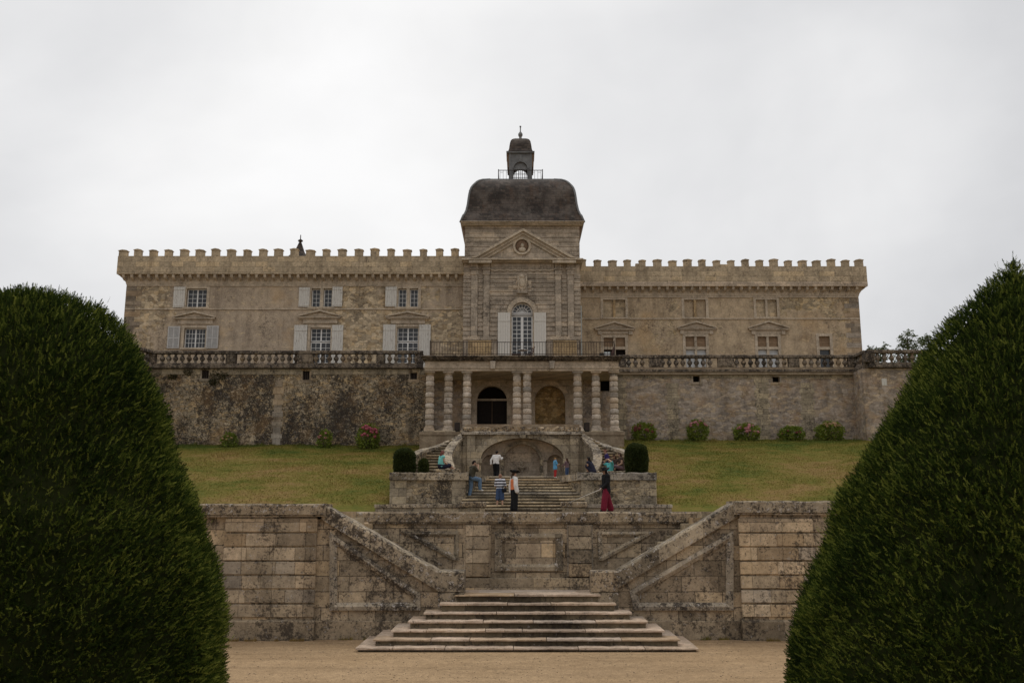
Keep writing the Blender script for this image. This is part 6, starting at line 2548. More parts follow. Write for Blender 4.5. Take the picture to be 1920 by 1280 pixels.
def topiary(name, label, cat, prof, cx, cy, n, L, W, nn, bw, mat, core, upw, amp, sc, jit, curl, group=None, trunk=0.1, sprigs=0, deep=0.9, inner=0):
    root = thing(name, label, cat, (cx, cy, prof[0][1]), group)
    mb = MB()
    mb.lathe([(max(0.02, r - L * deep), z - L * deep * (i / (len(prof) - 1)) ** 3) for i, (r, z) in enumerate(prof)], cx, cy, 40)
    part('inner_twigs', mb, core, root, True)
    P, N = surf_of_rev(prof, n, cx, cy)
    P = lump(P, N, amp, sc)
    P -= N * (L * (0.55 + 1.0 * rng.random(len(P)))[:, None])
    up = np.array([0, 0, 1.0])
    D = unit(N * 0.75 + up * upw + rng.normal(0, jit, P.shape))
    ln = L * (0.65 + 0.6 * rng.random(len(P)))
    V, tone = shoots(P, D, ln, W, nn, bw, curl)
    if inner:
        P2, N2 = surf_of_rev(prof, inner, cx, cy)
        P2 = lump(P2, N2, amp, sc) - N2 * (L * (1.5 + 0.6 * rng.random(len(P2))))[:, None]
        D2 = unit(N2 * 0.6 + up * 0.15 + rng.normal(0, 0.5, P2.shape))
        V2, t2 = shoots(P2, D2, L * (0.8 + 0.6 * rng.random(len(P2))), W * 1.3, 5, bw * 1.6, curl)
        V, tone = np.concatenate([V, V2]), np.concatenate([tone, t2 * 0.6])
    if sprigs:
        P2, N2 = surf_of_rev(prof, sprigs, cx, cy)
        P2 = lump(P2, N2, amp, sc) - N2 * L * 0.6
        D2 = unit(N2 * 0.6 + up * (upw + 0.35) + rng.normal(0, jit * 0.7, P2.shape))
        V2, t2 = shoots(P2, D2, L * (1.2 + 0.9 * rng.random(len(P2))), W * 0.8, nn + 3, bw, curl)
        V, tone = np.concatenate([V, V2]), np.concatenate([tone, t2])
    V = V - np.array([cx, cy, prof[0][1]])
    me = np_mesh('foliage', V, np.arange(len(V)).reshape(-1, 3))
    at_ = me.attributes.new('twig', 'FLOAT', 'POINT')
    at_.data.foreach_set('value', tone.astype(np.float32))
    link('foliage', me, mat, root)
    mb = MB()
    mb.tube([(cx, cy, prof[0][1] - 0.05), (cx + 0.03, cy, prof[0][1] + (prof[-1][1] - prof[0][1]) * 0.5)], [trunk, trunk * 0.6], 10)
    part('trunk', mb, M['bark'], root)
    return root


def yew_profile(outline, pxc, Y, flip=1):
    out = []
    cx = X(pxc, Y, Z(outline[-1][1], Y))
    for px, py in outline:
        z = Z(py, Y)
        out.append((abs(X(px, Y, z) - cx), z))
    for i in range(len(out) - 1, 0, -1):
        if out[i - 1][0] < out[i][0] and i > len(out) // 2:
            out[i - 1] = (out[i][0] + 0.02, out[i - 1][1])
    out[-1] = (0.0, out[-1][1])
    return out, cx


YY = 10.0
lo = [(418, 1290), (421, 1200), (413, 1120), (398, 1040), (378, 960), (356, 900), (334, 840), (312, 760), (286, 690), (258, 640), (226, 598), (190, 566), (150, 549), (105, 541), (62, 538)]
pl, cxl = yew_profile(lo, 60, YY)
pl = [(pl[0][0] - .2, 0.0), (pl[0][0] - .02, 0.6)] + pl
ro = [(1470, 1290), (1480, 1230), (1508, 1120), (1552, 1005), (1584, 915), (1622, 832), (1676, 738), (1732, 652), (1784, 582), (1832, 526), (1866, 496), (1897, 480)]
pr_, cxr = yew_profile(ro, 1897, YY)
pr_ = [(pr_[0][0] - .2, 0.0), (pr_[0][0], 0.6)] + pr_
pl = [(max(0.02, r - 0.08), z - 0.05) for r, z in pl]
pr_ = [(max(0.02, r - 0.09), z - 0.03) for r, z in pr_]
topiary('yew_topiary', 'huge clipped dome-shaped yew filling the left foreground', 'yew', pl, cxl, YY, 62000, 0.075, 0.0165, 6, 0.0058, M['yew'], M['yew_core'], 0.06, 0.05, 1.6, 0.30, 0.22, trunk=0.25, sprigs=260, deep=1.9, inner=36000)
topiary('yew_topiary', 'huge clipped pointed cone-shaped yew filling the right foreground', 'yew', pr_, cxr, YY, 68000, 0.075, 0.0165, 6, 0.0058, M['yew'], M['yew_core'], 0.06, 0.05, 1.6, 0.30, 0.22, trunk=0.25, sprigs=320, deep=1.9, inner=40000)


def rounded(w, h, z0, flat=0.78, n=12, waist=0.9):
    pr = [(w * waist, z0), (w, z0 + h * 0.3), (w * 0.98, z0 + h * (1 - 0.45 * (1 - flat) * 2))]
    zt = pr[-1][1]
    for i in range(1, n + 1):
        a = math.pi / 2 * i / n
        pr.append((max(0.01, w * 0.98 * math.cos(a)), zt + (z0 + h - zt) * math.sin(a)))
    return pr


for pxa_, pxb_, pyt, yb, lab, fl_ in ((737, 781, 838, 43.4, 'large clipped box shrub at the left end of the stairs block', 0.7),
                                      (783, 806, 856, 43.0, 'small clipped box cone next to the larger shrub on the left block', 0.45),
                                      (1170, 1216, 828, 43.4, 'tall rounded clipped box shrub on the right block of the stairs', 0.7)):
    xa_, xb_ = X(pxa_, yb, 6), X(pxb_, yb, 6)
    zt_ = Z(pyt, yb)
    w_ = (xb_ - xa_) / 2 - 0.02
    prof = rounded(w_, zt_ - PZ + 0.0, PZ - 0.05, fl_)
    topiary('clipped_shrub', lab, 'shrub', prof, (xa_ + xb_) / 2, yb, int(9000 * w_ * (zt_ - PZ)), 0.075, 0.032, 4, 0.013, M['box'], M['yew_core'], 0.2, 0.03, 3.4, 0.5, 0.1, trunk=0.05)


def leaf_quads(P, D, ln, wd):
    """broad leaves: folded kites"""
    n = len(P)
    s = unit(np.cross(D, rng.normal(size=(n, 3))))
    nrm = np.cross(D, s)
    ln, wd = ln[:, None], wd[:, None]
    a = P
    b = P + D * ln * 0.45 + s * wd + nrm * wd * 0.25
    c = P + D * ln - nrm * ln * 0.15
    d = P + D * ln * 0.45 - s * wd + nrm * wd * 0.25
    V = np.stack([a, b, c, a, c, d], 1).reshape(-1, 3)
    return V


def hydrangea(px, py0, py1, hw_px, label, mat, n_fl, seed, high=0.0, nleaf=1100, small=1.0):
    r_ = np.random.default_rng(seed)
    Yh = (YW_L if px < 970 else YW_R) - 0.95
    x = X(px, Yh, 9)
    zb = lawn_z(x, Yh) - 0.02
    zt_ = Z(py0, Yh)
    rx = hw_px * (Yh * CT) / F
    h = max(0.35, zt_ - zb)
    root = thing('hydrangea', label, 'hydrangea', (x, Yh, zb), 'hydrangeas along the foot of the terrace wall')
    th = np.arccos(1 - r_.random(nleaf) * 1.8)
    ph = r_.random(nleaf) * 2 * math.pi
    N = np.stack([np.sin(th) * np.cos(ph), np.sin(th) * np.sin(ph), np.cos(th)], 1)
    rad = 0.55 + 0.42 * r_.random(nleaf) ** 0.5
    bump_ = 1 + 0.13 * np.sin(ph * 4 + seed) * np.sin(th * 5 + seed) + 0.07 * np.sin(ph * 9 - seed)
    P = N * (rad * bump_)[:, None] * np.array([rx, min(rx, 0.8), h * 0.60]) + np.array([0, 0, h * 0.42])
    P[:, 2] = np.maximum(P[:, 2], 0.04 + 0.1 * r_.random(nleaf))
    D = unit(N * 0.7 + np.array([0, 0, 0.15]) + r_.normal(0, 0.5, N.shape))
    V = leaf_quads(P, D, 0.11 + 0.08 * r_.random(nleaf), 0.045 + 0.025 * r_.random(nleaf))
    me = np_mesh('leaves', V, np.arange(len(V)).reshape(-1, 3))
    link('leaves', me, M['hyd_leaf'], root)
    mb = MB()
    for k in range(9):
        a = k * 0.7 + seed
        mb.tube([(0.06 * math.cos(a), 0.06 * math.sin(a), 0), (rx * 0.35 * math.cos(a), 0.3 * math.sin(a), h * 0.4), (rx * 0.6 * math.cos(a), 0.45 * math.sin(a), h * 0.7)], [0.015, 0.012, 0.006], 5)
    link('stems', mb.mesh('stems'), M['bark'], root)
    for k in range(n_fl):
        a = -math.pi / 2 + r_.uniform(-1.15, 1.15)
        t = math.acos(1 - r_.uniform(0.15, 0.95)) if not high else math.acos(1 - r_.uniform(0.1, 0.5))
        if high == 2:
            t = r_.uniform(1.1, 1.5)
        c = Vector((rx * math.sin(t) * math.cos(a) * 0.98, min(rx, .8) * math.sin(t) * math.sin(a) * 1.0, h * 0.42 + h * 0.58 * math.cos(t)))
        fr = r_.uniform(0.085, 0.135) * small
        vs = []
        nf = 60
        dirs = unit(r_.normal(size=(nf, 3)))
        for d in dirs:
            p = np.array(c) + d * fr * np.array([1, 1, 0.8])
            s = unit(np.cross(d, r_.normal(size=3))[None])[0] * fr * 0.27
            q = np.cross(d, s)
            vs += [p - s - q * .7, p + s - q * .7, p + s * 0.6 + q * .8, p - s - q * .7, p + s * 0.6 + q * .8, p - s * .6 + q * .8]
        V = np.array(vs)
        me = np_mesh('flower_head', V, np.arange(len(V)).reshape(-1, 3))
        link('flower_head', me, mat, root)
    return root


hydrangea(432, 812, 834, 14, 'small pale hydrangea at the foot of the dark wall, nearest the left yew', M['fl_pale'], 5, 1, 0, 420, 0.8)
hydrangea(611, 806, 832, 14, 'small loose hydrangea with a few faded blooms before the dark wall', M['fl_pink'], 5, 2, 0, 480, 0.8)
hydrangea(691, 795, 828, 21, 'bright red hydrangea before the dark wall left of the portico', M['fl_red'], 17, 3)
hydrangea(1207, 793, 825, 23, 'hydrangea with dark red blooms nearest the right side of the portico', M['fl_crimson'], 11, 4)
hydrangea(1308, 788, 827, 20, 'tall hydrangea with pink blooms near its top, second right of the portico', M['fl_pink'], 12, 5, 1)
hydrangea(1399, 795, 827, 25, 'round hydrangea dotted with pink blooms, third right of the portico', M['fl_pink'], 13, 6)
hydrangea(1483, 800, 827, 24, 'low green hydrangea almost without blooms before the right wall', M['fl_crimson'], 6, 7, 2, 1100, 0.7)
hydrangea(1556, 791, 827, 26, 'hydrangea with faded orange blooms nearest the right yew', M['fl_pale'], 16, 8, 1, 1200, 0.8)

# weeds rooted in the dark wall
for k, (px, py, sz, lab) in enumerate(((410, 703, 0.62, 'dark bushy weed growing from the wall beside the first small opening'), (354, 697, 0.34, 'small brownish weed under the coping near the left yew'),
                                       (400, 716, 0.36, 'trailing weed below the first small opening of the wall'), (324, 706, 0.28, 'tiny weed on the dark wall closest to the left yew'))):
    x, z = XZ(px, py, YW_L)
    root = thing('wall_weed', lab, 'weed', (x, YW_L, z), 'weeds in the terrace wall')
    n = int(420 * sz)
    r_ = np.random.default_rng(60 + k)
    N = unit(np.stack([r_.normal(0, 1, n), -np.abs(r_.normal(0, .6, n)), r_.normal(-0.1, .7, n)], 1))
    P = N * (r_.random(n) ** 0.6)[:, None] * np.array([sz, 0.35 * sz, sz * 0.62])
    V = leaf_quads(P, unit(N + r_.normal(0, .5, N.shape)), 0.07 + 0.06 * r_.random(n), 0.022 + 0.02 * r_.random(n))
    link('leaves', np_mesh('leaves', V, np.arange(len(V)).reshape(-1, 3)), M['weed'], root)
    mb = MB()
    for q in range(6):
        a = q * 1.05
        mb.tube([(0, 0.03, 0), (sz * 0.3 * math.cos(a), -0.1 * sz, sz * .2 * math.sin(a)), (sz * 0.7 * math.cos(a), -0.2 * sz, sz * .45 * math.sin(a) - .05)], [0.012, 0.009, 0.004], 5)
    link('stems', mb.mesh('stems'), M['bark'], root)


# trees showing above the balustrade on the right
def feathery_tree(px, py_top, Y, rx, label, seed, nb=26, lean=0.0):
    r_ = random.Random(seed)
    rn = np.random.default_rng(seed)
    zt_ = Z(py_top, Y)
    x = X(px, Y, zt_)
    h = zt_ - WZ
    root = thing('tree', label, 'tree', (x, Y, WZ), 'trees behind the balustrade on the right')
    mb = MB()
    mb.tube([(0, 0, -0.1), (0.05, 0, h * 0.4), (lean * 0.5, 0.1, h * 0.75), (lean, 0, h * 0.93)], [0.14, 0.11, 0.07, 0.02], 8)
    Ps, Ds = [], []
    for k in range(nb):
        a = r_.uniform(0, 6.283)
        t = r_.uniform(0.35, 0.97)
        b0 = Vector((lean * t, 0, h * t * 0.93))
        ln = rx * r_.uniform(0.5, 1.0) * (1.15 - 0.7 * t)
        el = r_.uniform(0.0, 0.9)
        d = Vector((math.cos(a) * math.cos(el), math.sin(a) * math.cos(el), math.sin(el)))
        p1, p2 = b0 + d * ln * 0.5, b0 + d * ln + Vector((0, 0, -0.12 * ln))
        mb.tube([b0, p1, p2], [0.035, 0.02, 0.006], 5)
        for q in range(r_.randint(7, 11)):                      # a leaf spray at many places along the branch
            u = r_.uniform(0.3, 1.05)
            c = b0.lerp(p2, min(u, 1)) + Vector((r_.gauss(0, .1), r_.gauss(0, .1), r_.gauss(0.02, .07)))
            sd2 = Vector((r_.gauss(0, 1), r_.gauss(0, 1), r_.gauss(0.1, .4))).normalized()
            for w in range(9):
                f_ = w / 8
                Ps.append(c + sd2 * (0.42 * f_) + Vector((0, 0, -0.10 * f_ * f_)))
                Ds.append((sd2 * 0.5 + Vector((r_.gauss(0, .8), r_.gauss(0, .8), r_.gauss(0, .45)))).normalized())
    link('trunk', mb.mesh('trunk'), M['bark'], root)
    P, D = np.array([tuple(p) for p in Ps]), np.array([tuple(p) for p in Ds])
    n = len(P)
    V = leaf_quads(P, D, 0.13 + 0.07 * rn.random(n), 0.035 + 0.02 * rn.random(n))
    link('crown', np_mesh('crown', V, np.arange(len(V)).reshape(-1, 3)), M['tree_leaf'], root)


feathery_tree(1700, 612, 82, 2.3, 'feathery tree with open leaf sprays, tallest of those above the balustrade', 3, 40)
feathery_tree(1654, 640, 80, 1.5, 'small young tree just showing above the balustrade', 4, 26)
feathery_tree(1630, 645, 84, 0.9, 'tiny treetop right beside the corner of the castle', 5, 18)
feathery_tree(1740, 622, 86, 2.6, 'leafy tree half hidden by the right yew', 6, 40)

# ------------------------------------------------------------------ people


def cloth(name, col, amt=0.2, stripes=None):
    m, g = new_mat(name)
    p = g.pos()
    n = g.noise(p, 14, 4, 0.6)
    c = g.mix(1.0, (*col, 1), g.ramp(n, [(0.25, 1 - amt), (0.75, 1 + amt)]), 'MULTIPLY')
    if stripes:
        x, y, z = g.sep(p)
        w = g.math('FRACT', g.math('MULTIPLY', z, 1.0 / stripes[0]))
        c = g.mix(g.mapr(w, stripes[2] - .02, stripes[2] + .02), c, stripes[1])
    g.out(c, 0.85, g.bump(g.noise(p, 9, 3), 0.5, 0.02), 0.2)
    return m


SKIN = plain('skin', (0.42, 0.25, 0.17), 0.6, 0.35, 0, 10, 0.12)
SKIN2 = plain('tanned_skin', (0.34, 0.19, 0.12), 0.6, 0.35, 0, 10, 0.12)
EYE = plain('eyes_and_mouth', (0.03, 0.015, 0.012), 0.5, 0.3)
HAIR_D = plain('dark_hair', (0.016, 0.011, 0.009), 0.6, 0.1, 0, 30, 0.4)
HAIR_B = plain('brown_hair', (0.055, 0.03, 0.018), 0.6, 0.1, 0, 30, 0.4)
HAIR_R = plain('reddish_hair', (0.13, 0.035, 0.022), 0.6, 0.3, 0, 30, 0.3)
HAIR_G = plain('cropped_ginger_hair', (0.24, 0.12, 0.075), 0.7, 0.3, 0, 30, 0.3)
HAIR_Y = plain('sandy_hair', (0.30, 0.16, 0.05), 0.6, 0.3, 0, 30, 0.3)
C = {}
for nm, col in (('white_cloth', (0.66, 0.63, 0.60)), ('black_cloth', (0.010, 0.010, 0.011)), ('orange_cloth', (0.62, 0.19, 0.08)), ('maroon_cloth', (0.16, 0.012, 0.028)),
                ('denim', (0.11, 0.17, 0.25)), ('dark_denim', (0.045, 0.075, 0.15)), ('olive_cloth', (0.055, 0.048, 0.032)), ('teal_cloth', (0.19, 0.52, 0.47)),
                ('blue_cloth', (0.10, 0.30, 0.50)), ('red_cloth', (0.38, 0.03, 0.03)), ('mauve_cloth', (0.16, 0.10, 0.11)), ('purple_cloth', (0.035, 0.025, 0.11)),
                ('brown_cloth', (0.07, 0.045, 0.035)), ('turquoise_cloth', (0.10, 0.42, 0.42)), ('navy_cloth', (0.02, 0.02, 0.035)), ('yellow_cloth', (0.42, 0.40, 0.05))):
    C[nm] = cloth(nm, col)
C['striped_cloth'] = cloth('white_shirt_with_black_bands', (0.62, 0.62, 0.66), 0.1, (0.125, (0.012, 0.012, 0.02), 0.5))


def blend(mb, name, mat, parent, voxel, smooth_it=4):
    """fuse overlapping solids into one continuous skin"""
    me0 = mb.mesh('tmp')
    o = bpy.data.objects.new('tmp', me0)
    COL.objects.link(o)
    r_ = o.modifiers.new('r', 'REMESH')
    r_.mode = 'VOXEL'
    r_.voxel_size = voxel
    s = o.modifiers.new('s', 'SMOOTH')
    s.iterations = smooth_it
    s.factor = 0.5
    dg = bpy.context.evaluated_depsgraph_get()
    me = bpy.data.meshes.new_from_object(o.evaluated_get(dg))
    bpy.data.objects.remove(o)
    bpy.data.meshes.remove(me0)
    me.name = name
    me.materials.clear()
    return link(name, me, mat, parent, True)


BASE = dict(pelvis=(0, 0, .530), waist=(0, 0.0, .615), chest=(0, .005, .735), neck=(0, 0, .845), head=(0, .015, .925),
            sho_l=(-.108, 0, .805), elb_l=(-.135, -.01, .635), wri_l=(-.142, .035, .490),
            sho_r=(.108, 0, .805), elb_r=(.135, -.01, .635), wri_r=(.142, .035, .490),
            hip_l=(-.052, 0, .515), kne_l=(-.058, .012, .285), ank_l=(-.060, -.012, .045),
            hip_r=(.052, 0, .515), kne_r=(.058, .012, .285), ank_r=(.060, -.012, .045))


def person(label, loc, stature, facing, pose=None, skin=None, hair=None, hair_len='short', top=None, top_mat=None, sleeve='long', vest=None,
           bottom='trousers', bottom_mat=None, loose=1.0, shoe_mat=None, hat=None, belly=1.0, collar=False, toe=None, group=None):
    root = thing('person', label, 'person', loc, group, R(facing))
    J = dict(BASE)
    J.update(pose or {})
    S = stature
    J = {k: Vector(v) * S for k, v in J.items()}
    skin = skin or SKIN
    hd, nk, ch, wa, pe = J['head'], J['neck'], J['chest'], J['waist'], J['pelvis']
    hdir = (hd - nk).normalized()
    fwd = Vector((0, 1, 0))
    side = (J['sho_r'] - J['sho_l']).normalized()
    hips = (J['hip_r'] - J['hip_l']).normalized()

    def torso(mb, grow=0.0, lo=True):
        for q in (-1, 1):
            mb.capsule(ch + side * q * .050 * S, wa + hips * q * .034 * S, .066 * S + grow, .058 * S * belly + grow)
            mb.capsule(wa + hips * q * .034 * S, pe + hips * q * .042 * S, .058 * S * belly + grow, .066 * S + grow)
            s_ = J['sho_r'] if q > 0 else J['sho_l']
            mb.capsule(nk - hdir * .03 * S, s_, .036 * S + grow, .040 * S + grow)
            mb.capsule(ch + side * q * .050 * S, s_, .062 * S + grow, .042 * S + grow)

    def arm(mb, q, grow=0.0, frac=1.0, flare=0.0):
        s_, e_, w_ = J['sho_' + q], J['elb_' + q], J['wri_' + q]
        if frac <= 0.5:
            mb.capsule(s_, s_.lerp(e_, frac * 2), .035 * S + grow, .032 * S + grow * 1.2)
            return
        mb.capsule(s_, e_, .034 * S + grow, .026 * S + grow + flare * .5)
        mb.capsule(e_, e_.lerp(w_, min(1, (frac - .5) * 2)), .026 * S + grow + flare * .5, .018 * S + grow + flare)

    def leg(mb, q, grow=0.0, frac=1.0, flare=0.0):
        h_, k_, a_ = J['hip_' + q], J['kne_' + q], J['ank_' + q]
        if frac <= 0.6:
            mb.capsule(h_, h_.lerp(k_, min(1, frac / .5)), .054 * S + grow, .040 * S + grow + flare)
            return
        mb.capsule(h_, k_, .052 * S + grow, .035 * S + grow + flare * .5)
        mb.capsule(k_, k_.lerp(a_, min(1, (frac - .5) * 2)), .034 * S + grow + flare * .5, .022 * S + grow + flare)

    # the body: one fused surface with head, fingers and feet
    mb = MB()
    torso(mb)
    mb.capsule(nk - hdir * .035 * S, hd - hdir * .04 * S, .034 * S, .032 * S)
    f2 = (fwd - hdir * fwd.dot(hdir)).normalized()
    ht = pose.get('turn', 0) if pose else 0
    f2 = Matrix.Rotation(R(ht), 3, hdir) @ f2
    rt = f2.cross(hdir)
    mb.capsule(hd - hdir * .010 * S - f2 * .006 * S, hd + hdir * .022 * S - f2 * .010 * S, .045 * S, .047 * S)
    mb.capsule(hd - hdir * .048 * S + f2 * .022 * S, hd + f2 * .012 * S, .024 * S, .040 * S)
    mb.capsule(hd - hdir * .014 * S + f2 * .050 * S, hd + hdir * .008 * S + f2 * .046 * S, .009 * S, .006 * S, 8)
    for q in (-1, 1):
        mb.capsule(hd + rt * q * .047 * S - hdir * .012 * S, hd + rt * q * .050 * S + hdir * .012 * S, .008 * S, .009 * S, 8)
    for q in ('l', 'r'):
        arm(mb, q)
        e_, w_ = J['elb_' + q], J['wri_' + q]
        d = (w_ - e_).normalized()
        sx = 1 if q == 'r' else -1
        wide = d.cross(Vector((sx, 0.3, 0))).normalized()
        nrm = d.cross(wide)
        pc = w_ + d * .030 * S
        mb.capsule(w_, pc + wide * .010 * S, .016 * S, .014 * S, 8)
        mb.capsule(w_, pc - wide * .010 * S, .016 * S, .014 * S, 8)
        for i, ln in enumerate((.040, .046, .043, .034)):
            b0 = pc + wide * (.0165 - .011 * i) * S
            k1 = b0 + d * ln * .55 * S + nrm * .004 * S
            k2 = k1 + (d * .8 + nrm * .6 * sx).normalized() * ln * .5 * S
            mb.capsule(b0, k1, .0062 * S, .0056 * S, 6)
            mb.capsule(k1, k2, .0056 * S, .0046 * S, 6)
        b0 = w_ + d * .012 * S + wide * .014 * S
        k1 = b0 + (d * .7 + wide * .8).normalized() * .024 * S
        mb.capsule(b0, k1, .0075 * S, .0065 * S, 6)
        mb.capsule(k1, k1 + d * .018 * S, .0065 * S, .005 * S, 6)
        leg(mb, q)
        a_ = J['ank_' + q]
        td = Vector(toe[q]).normalized() if toe else Vector((0.12 * sx, 1, -.05)).normalized()
        mb.capsule(a_ + Vector((0, 0, -.018 * S)), a_ + td * .075 * S + Vector((0, 0, -.026 * S)), .024 * S, .017 * S, 8)
    body = blend(mb, 'body', skin, root, 0.0085 * max(.8, S), 3)
    body.data.materials.append(EYE)
    # eyes and mouth, set into the face
    fm = MB()
    for q in (-1, 1):
        fm.ellipsoid(hd + rt * q * .018 * S + f2 * .047 * S + hdir * .004 * S, (.007 * S, .005 * S, .004 * S), 8, 5)
    fm.ellipsoid(hd + f2 * .045 * S - hdir * .038 * S, (.014 * S, .005 * S, .003 * S), 8, 5)
    link('face_features', fm.mesh('face_features'), EYE, root)
    if hair is not None:
        hm = MB()
        hm.capsule(hd + hdir * .010 * S - f2 * .020 * S, hd + hdir * .026 * S - f2 * .008 * S, .050 * S, .050 * S)
        hm.capsule(hd - hdir * .012 * S - f2 * .026 * S, hd + hdir * .02 * S - f2 * .02 * S, .042 * S, .048 * S)
        if hair_len == 'long':
            for q in (-1, 0, 1):
                hm.capsule(hd + rt * q * .030 * S - f2 * .02 * S, nk + rt * q * .045 * S - f2 * .045 * S - hdir * .07 * S, .034 * S, .026 * S)
        elif hair_len == 'mid':
            for q in (-1, 0, 1):
                hm.capsule(hd + rt * q * .030 * S - f2 * .02 * S, nk + rt * q * .038 * S - f2 * .028 * S, .036 * S, .028 * S)
        elif hair_len == 'tail':
            hm.capsule(hd - f2 * .06 * S, nk - f2 * .07 * S - hdir * .03 * S, .020 * S, .016 * S)
        blend(hm, 'hair', hair, root, 0.012, 2)
    if top_mat is not None:
        tm = MB()
        torso(tm, .010 * S * (1.0 if top != 'jacket' else 2.2))
        fr = {'long': 1.0, 'short': 0.42, 'none': 0}[sleeve]
        if fr:
            for q in ('l', 'r'):
                arm(tm, q, .009 * S * (2.5 if collar else (1.8 if top == 'jacket' else 1.0)), fr, .014 * S if collar else 0.0)
        if top == 'jacket':
            for q in (-1, 1):
                tm.capsule(pe + hips * q * .045 * S, pe + hips * q * .05 * S - Vector((0, 0, .065 * S)), .088 * S, .094 * S)
        if collar:
            tm.capsule(nk - hdir * .03 * S, nk + hdir * .004 * S, .042 * S, .044 * S)
        blend(tm, top or 'shirt', top_mat, root, 0.012, 3)
    if vest is not None:
        vm = MB()
        for q in (-1, 1):
            vm.capsule(ch + side * q * .048 * S + Vector((0, 0, .02 * S)), wa + hips * q * .036 * S, .080 * S, .073 * S)
            vm.capsule(wa + hips * q * .036 * S, pe + hips * q * .040 * S + Vector((0, 0, .02 * S)), .073 * S, .079 * S)
        blend(vm, 'vest', vest, root, 0.012, 2)
    if bottom_mat is not None:
        bm_ = MB()
        for q in (-1, 1):
            bm_.capsule(pe + hips * q * .040 * S, wa.lerp(pe, .55) + hips * q * .034 * S, .078 * S, .070 * S * belly)
        fr = {'trousers': .97, 'shorts': .56, 'briefs': .25}[bottom]
        for q in ('l', 'r'):
            leg(bm_, q, .013 * S * loose, fr, .012 * S * (loose - .6) if fr > .9 else .012 * S)
        blend(bm_, bottom, bottom_mat, root, 0.013, 3)
    for q in ('l', 'r'):
        if shoe_mat is None:
            break
        sx = 1 if q == 'r' else -1
        a_ = J['ank_' + q]
        td = Vector(toe[q]).normalized() if toe else Vector((0.12 * sx, 1, -.05)).normalized()
        sm_ = MB()
        sm_.capsule(a_ + Vector((0, 0, -.016 * S)) - td * .012 * S, a_ + td * .080 * S + Vector((0, 0, -.024 * S)), .029 * S, .021 * S, 10)
        sm_.capsule(a_ + Vector((0, 0, .01 * S)), a_ + td * .05 * S + Vector((0, 0, -.018 * S)), .027 * S, .022 * S, 10)
        blend(sm_, 'shoe', shoe_mat, root, 0.010, 2)
    if hat:
        tilt = 0.12
        hm = MB()
        c = hd + hdir * .038 * S
        n, rings = 36, []
        vs, fs = [], []
        for (r0, z0) in ((.0, .070), (.040, .068), (.056, .050), (.061, .004), (.062, -.004), (.125, .0), (.128, .006), (.062, .014)):
            for k in range(n):
                a = 2 * math.pi * k / n
                if hat == 'tricorn':
                    tri = 1.0 + 0.14 * math.cos(3 * a) if r0 > .1 else 1
                    lift = (.036 * (0.5 - 0.5 * math.cos(3 * a)) + .022) if r0 > .1 else 0
                else:
                    tri = 1.0 + 0.06 * math.cos(2 * a) if r0 > .1 else 1
                    lift = (.020 * math.cos(2 * a + .6)) if r0 > .1 else 0
                e = f2 * math.cos(a) + rt * math.sin(a)
                vs.append(c + e * r0 * tri * S * (0.98 if hat == 'tricorn' else 0.95) + hdir * (z0 + lift) * S - f2 * .008 * S)
        for i in range(7):
            for k in range(n):
                fs.append((i * n + k, i * n + (k + 1) % n, (i + 1) * n + (k + 1) % n, (i + 1) * n + k))
        hm.add(vs, fs)
        link('hat', hm.mesh('hat', recalc=True), C['black_cloth'], root, True)
    return root, J


def at(px, py, Y):
    """place on the ground seen at that photo point, at that distance"""
    z = Z(py, Y)
    return (X(px, Y, z), Y, z)


# performer with the orange waistcoat, turned away to the right
person('person in orange vest, white shirt, black trousers and black tricorn hat, facing right', at(964, 958.6, 38.3), 1.66, -68,
       dict(sho_l=(-.112, -.005, .80), elb_l=(-.165, -.03, .63), wri_l=(-.16, -.02, .49), elb_r=(.155, -.02, .64), wri_r=(.165, .01, .50), head=(.0, .012, .925),
            kne_l=(-.062, .01, .285), ank_l=(-.075, -.02, .045), ank_r=(.07, .0, .045)),
       skin=SKIN, hair=HAIR_B, hair_len='tail', top='shirt', top_mat=C['white_cloth'], vest=C['orange_cloth'], bottom_mat=C['black_cloth'], loose=1.9, shoe_mat=C['black_cloth'], hat='tricorn', collar=True)
# swordsman
sw_loc = at(1137, 958.4, 37.4)
sw, SJ = person('person in black jacket, baggy maroon trousers and wide black hat, holding a sword, facing left', sw_loc, 1.74, 106,
                dict(elb_l=(-.150, .02, .645), wri_l=(-.120, .125, .54), elb_r=(.14, -.01, .64), wri_r=(.10, .10, .53), head=(0, .03, .92), chest=(0, .0, .735), neck=(0, .005, .842),
                     kne_l=(-.085, .07, .285), ank_l=(-.10, .105, .045), kne_r=(.075, -.07, .285), ank_r=(.085, -.15, .045)),
                skin=SKIN2, hair=HAIR_D, hair_len='mid', top='jacket', top_mat=C['black_cloth'], bottom_mat=C['maroon_cloth'], loose=2.4, shoe_mat=C['black_cloth'], hat='wide')
rot = Matrix.Rotation(R(106), 3, 'Z')
w_, e_ = SJ['wri_l'], SJ['elb_l']
grip = Vector(sw_loc) + rot @ (w_ + (w_ - e_).normalized() * 0.07)
tip = Vector((X(1064, grip.y - .05, grip.z), grip.y - 0.05, Z(942.5, grip.y)))
sd2 = (tip - grip).normalized()
swo = thing('sword', 'long thin sword held low by the swordsman, pointing left', 'sword', tuple(grip))
mb = MB()
mb.tube([sd2 * 0.07, sd2 * 0.6, (tip - grip)], [0.013, 0.011, 0.003], 6)
link('blade', mb.mesh('blade'), M['steel'], swo)
mb = MB()
mb.tube([sd2 * -0.10, sd2 * 0.05], [0.016, 0.016], 8)
mb.ellipsoid(tuple(sd2 * -0.12), (0.025, 0.025, 0.025), 8, 6)
link('grip', mb.mesh('grip'), M['iron'], swo)
mb = MB()
a_ = sd2.orthogonal().normalized()
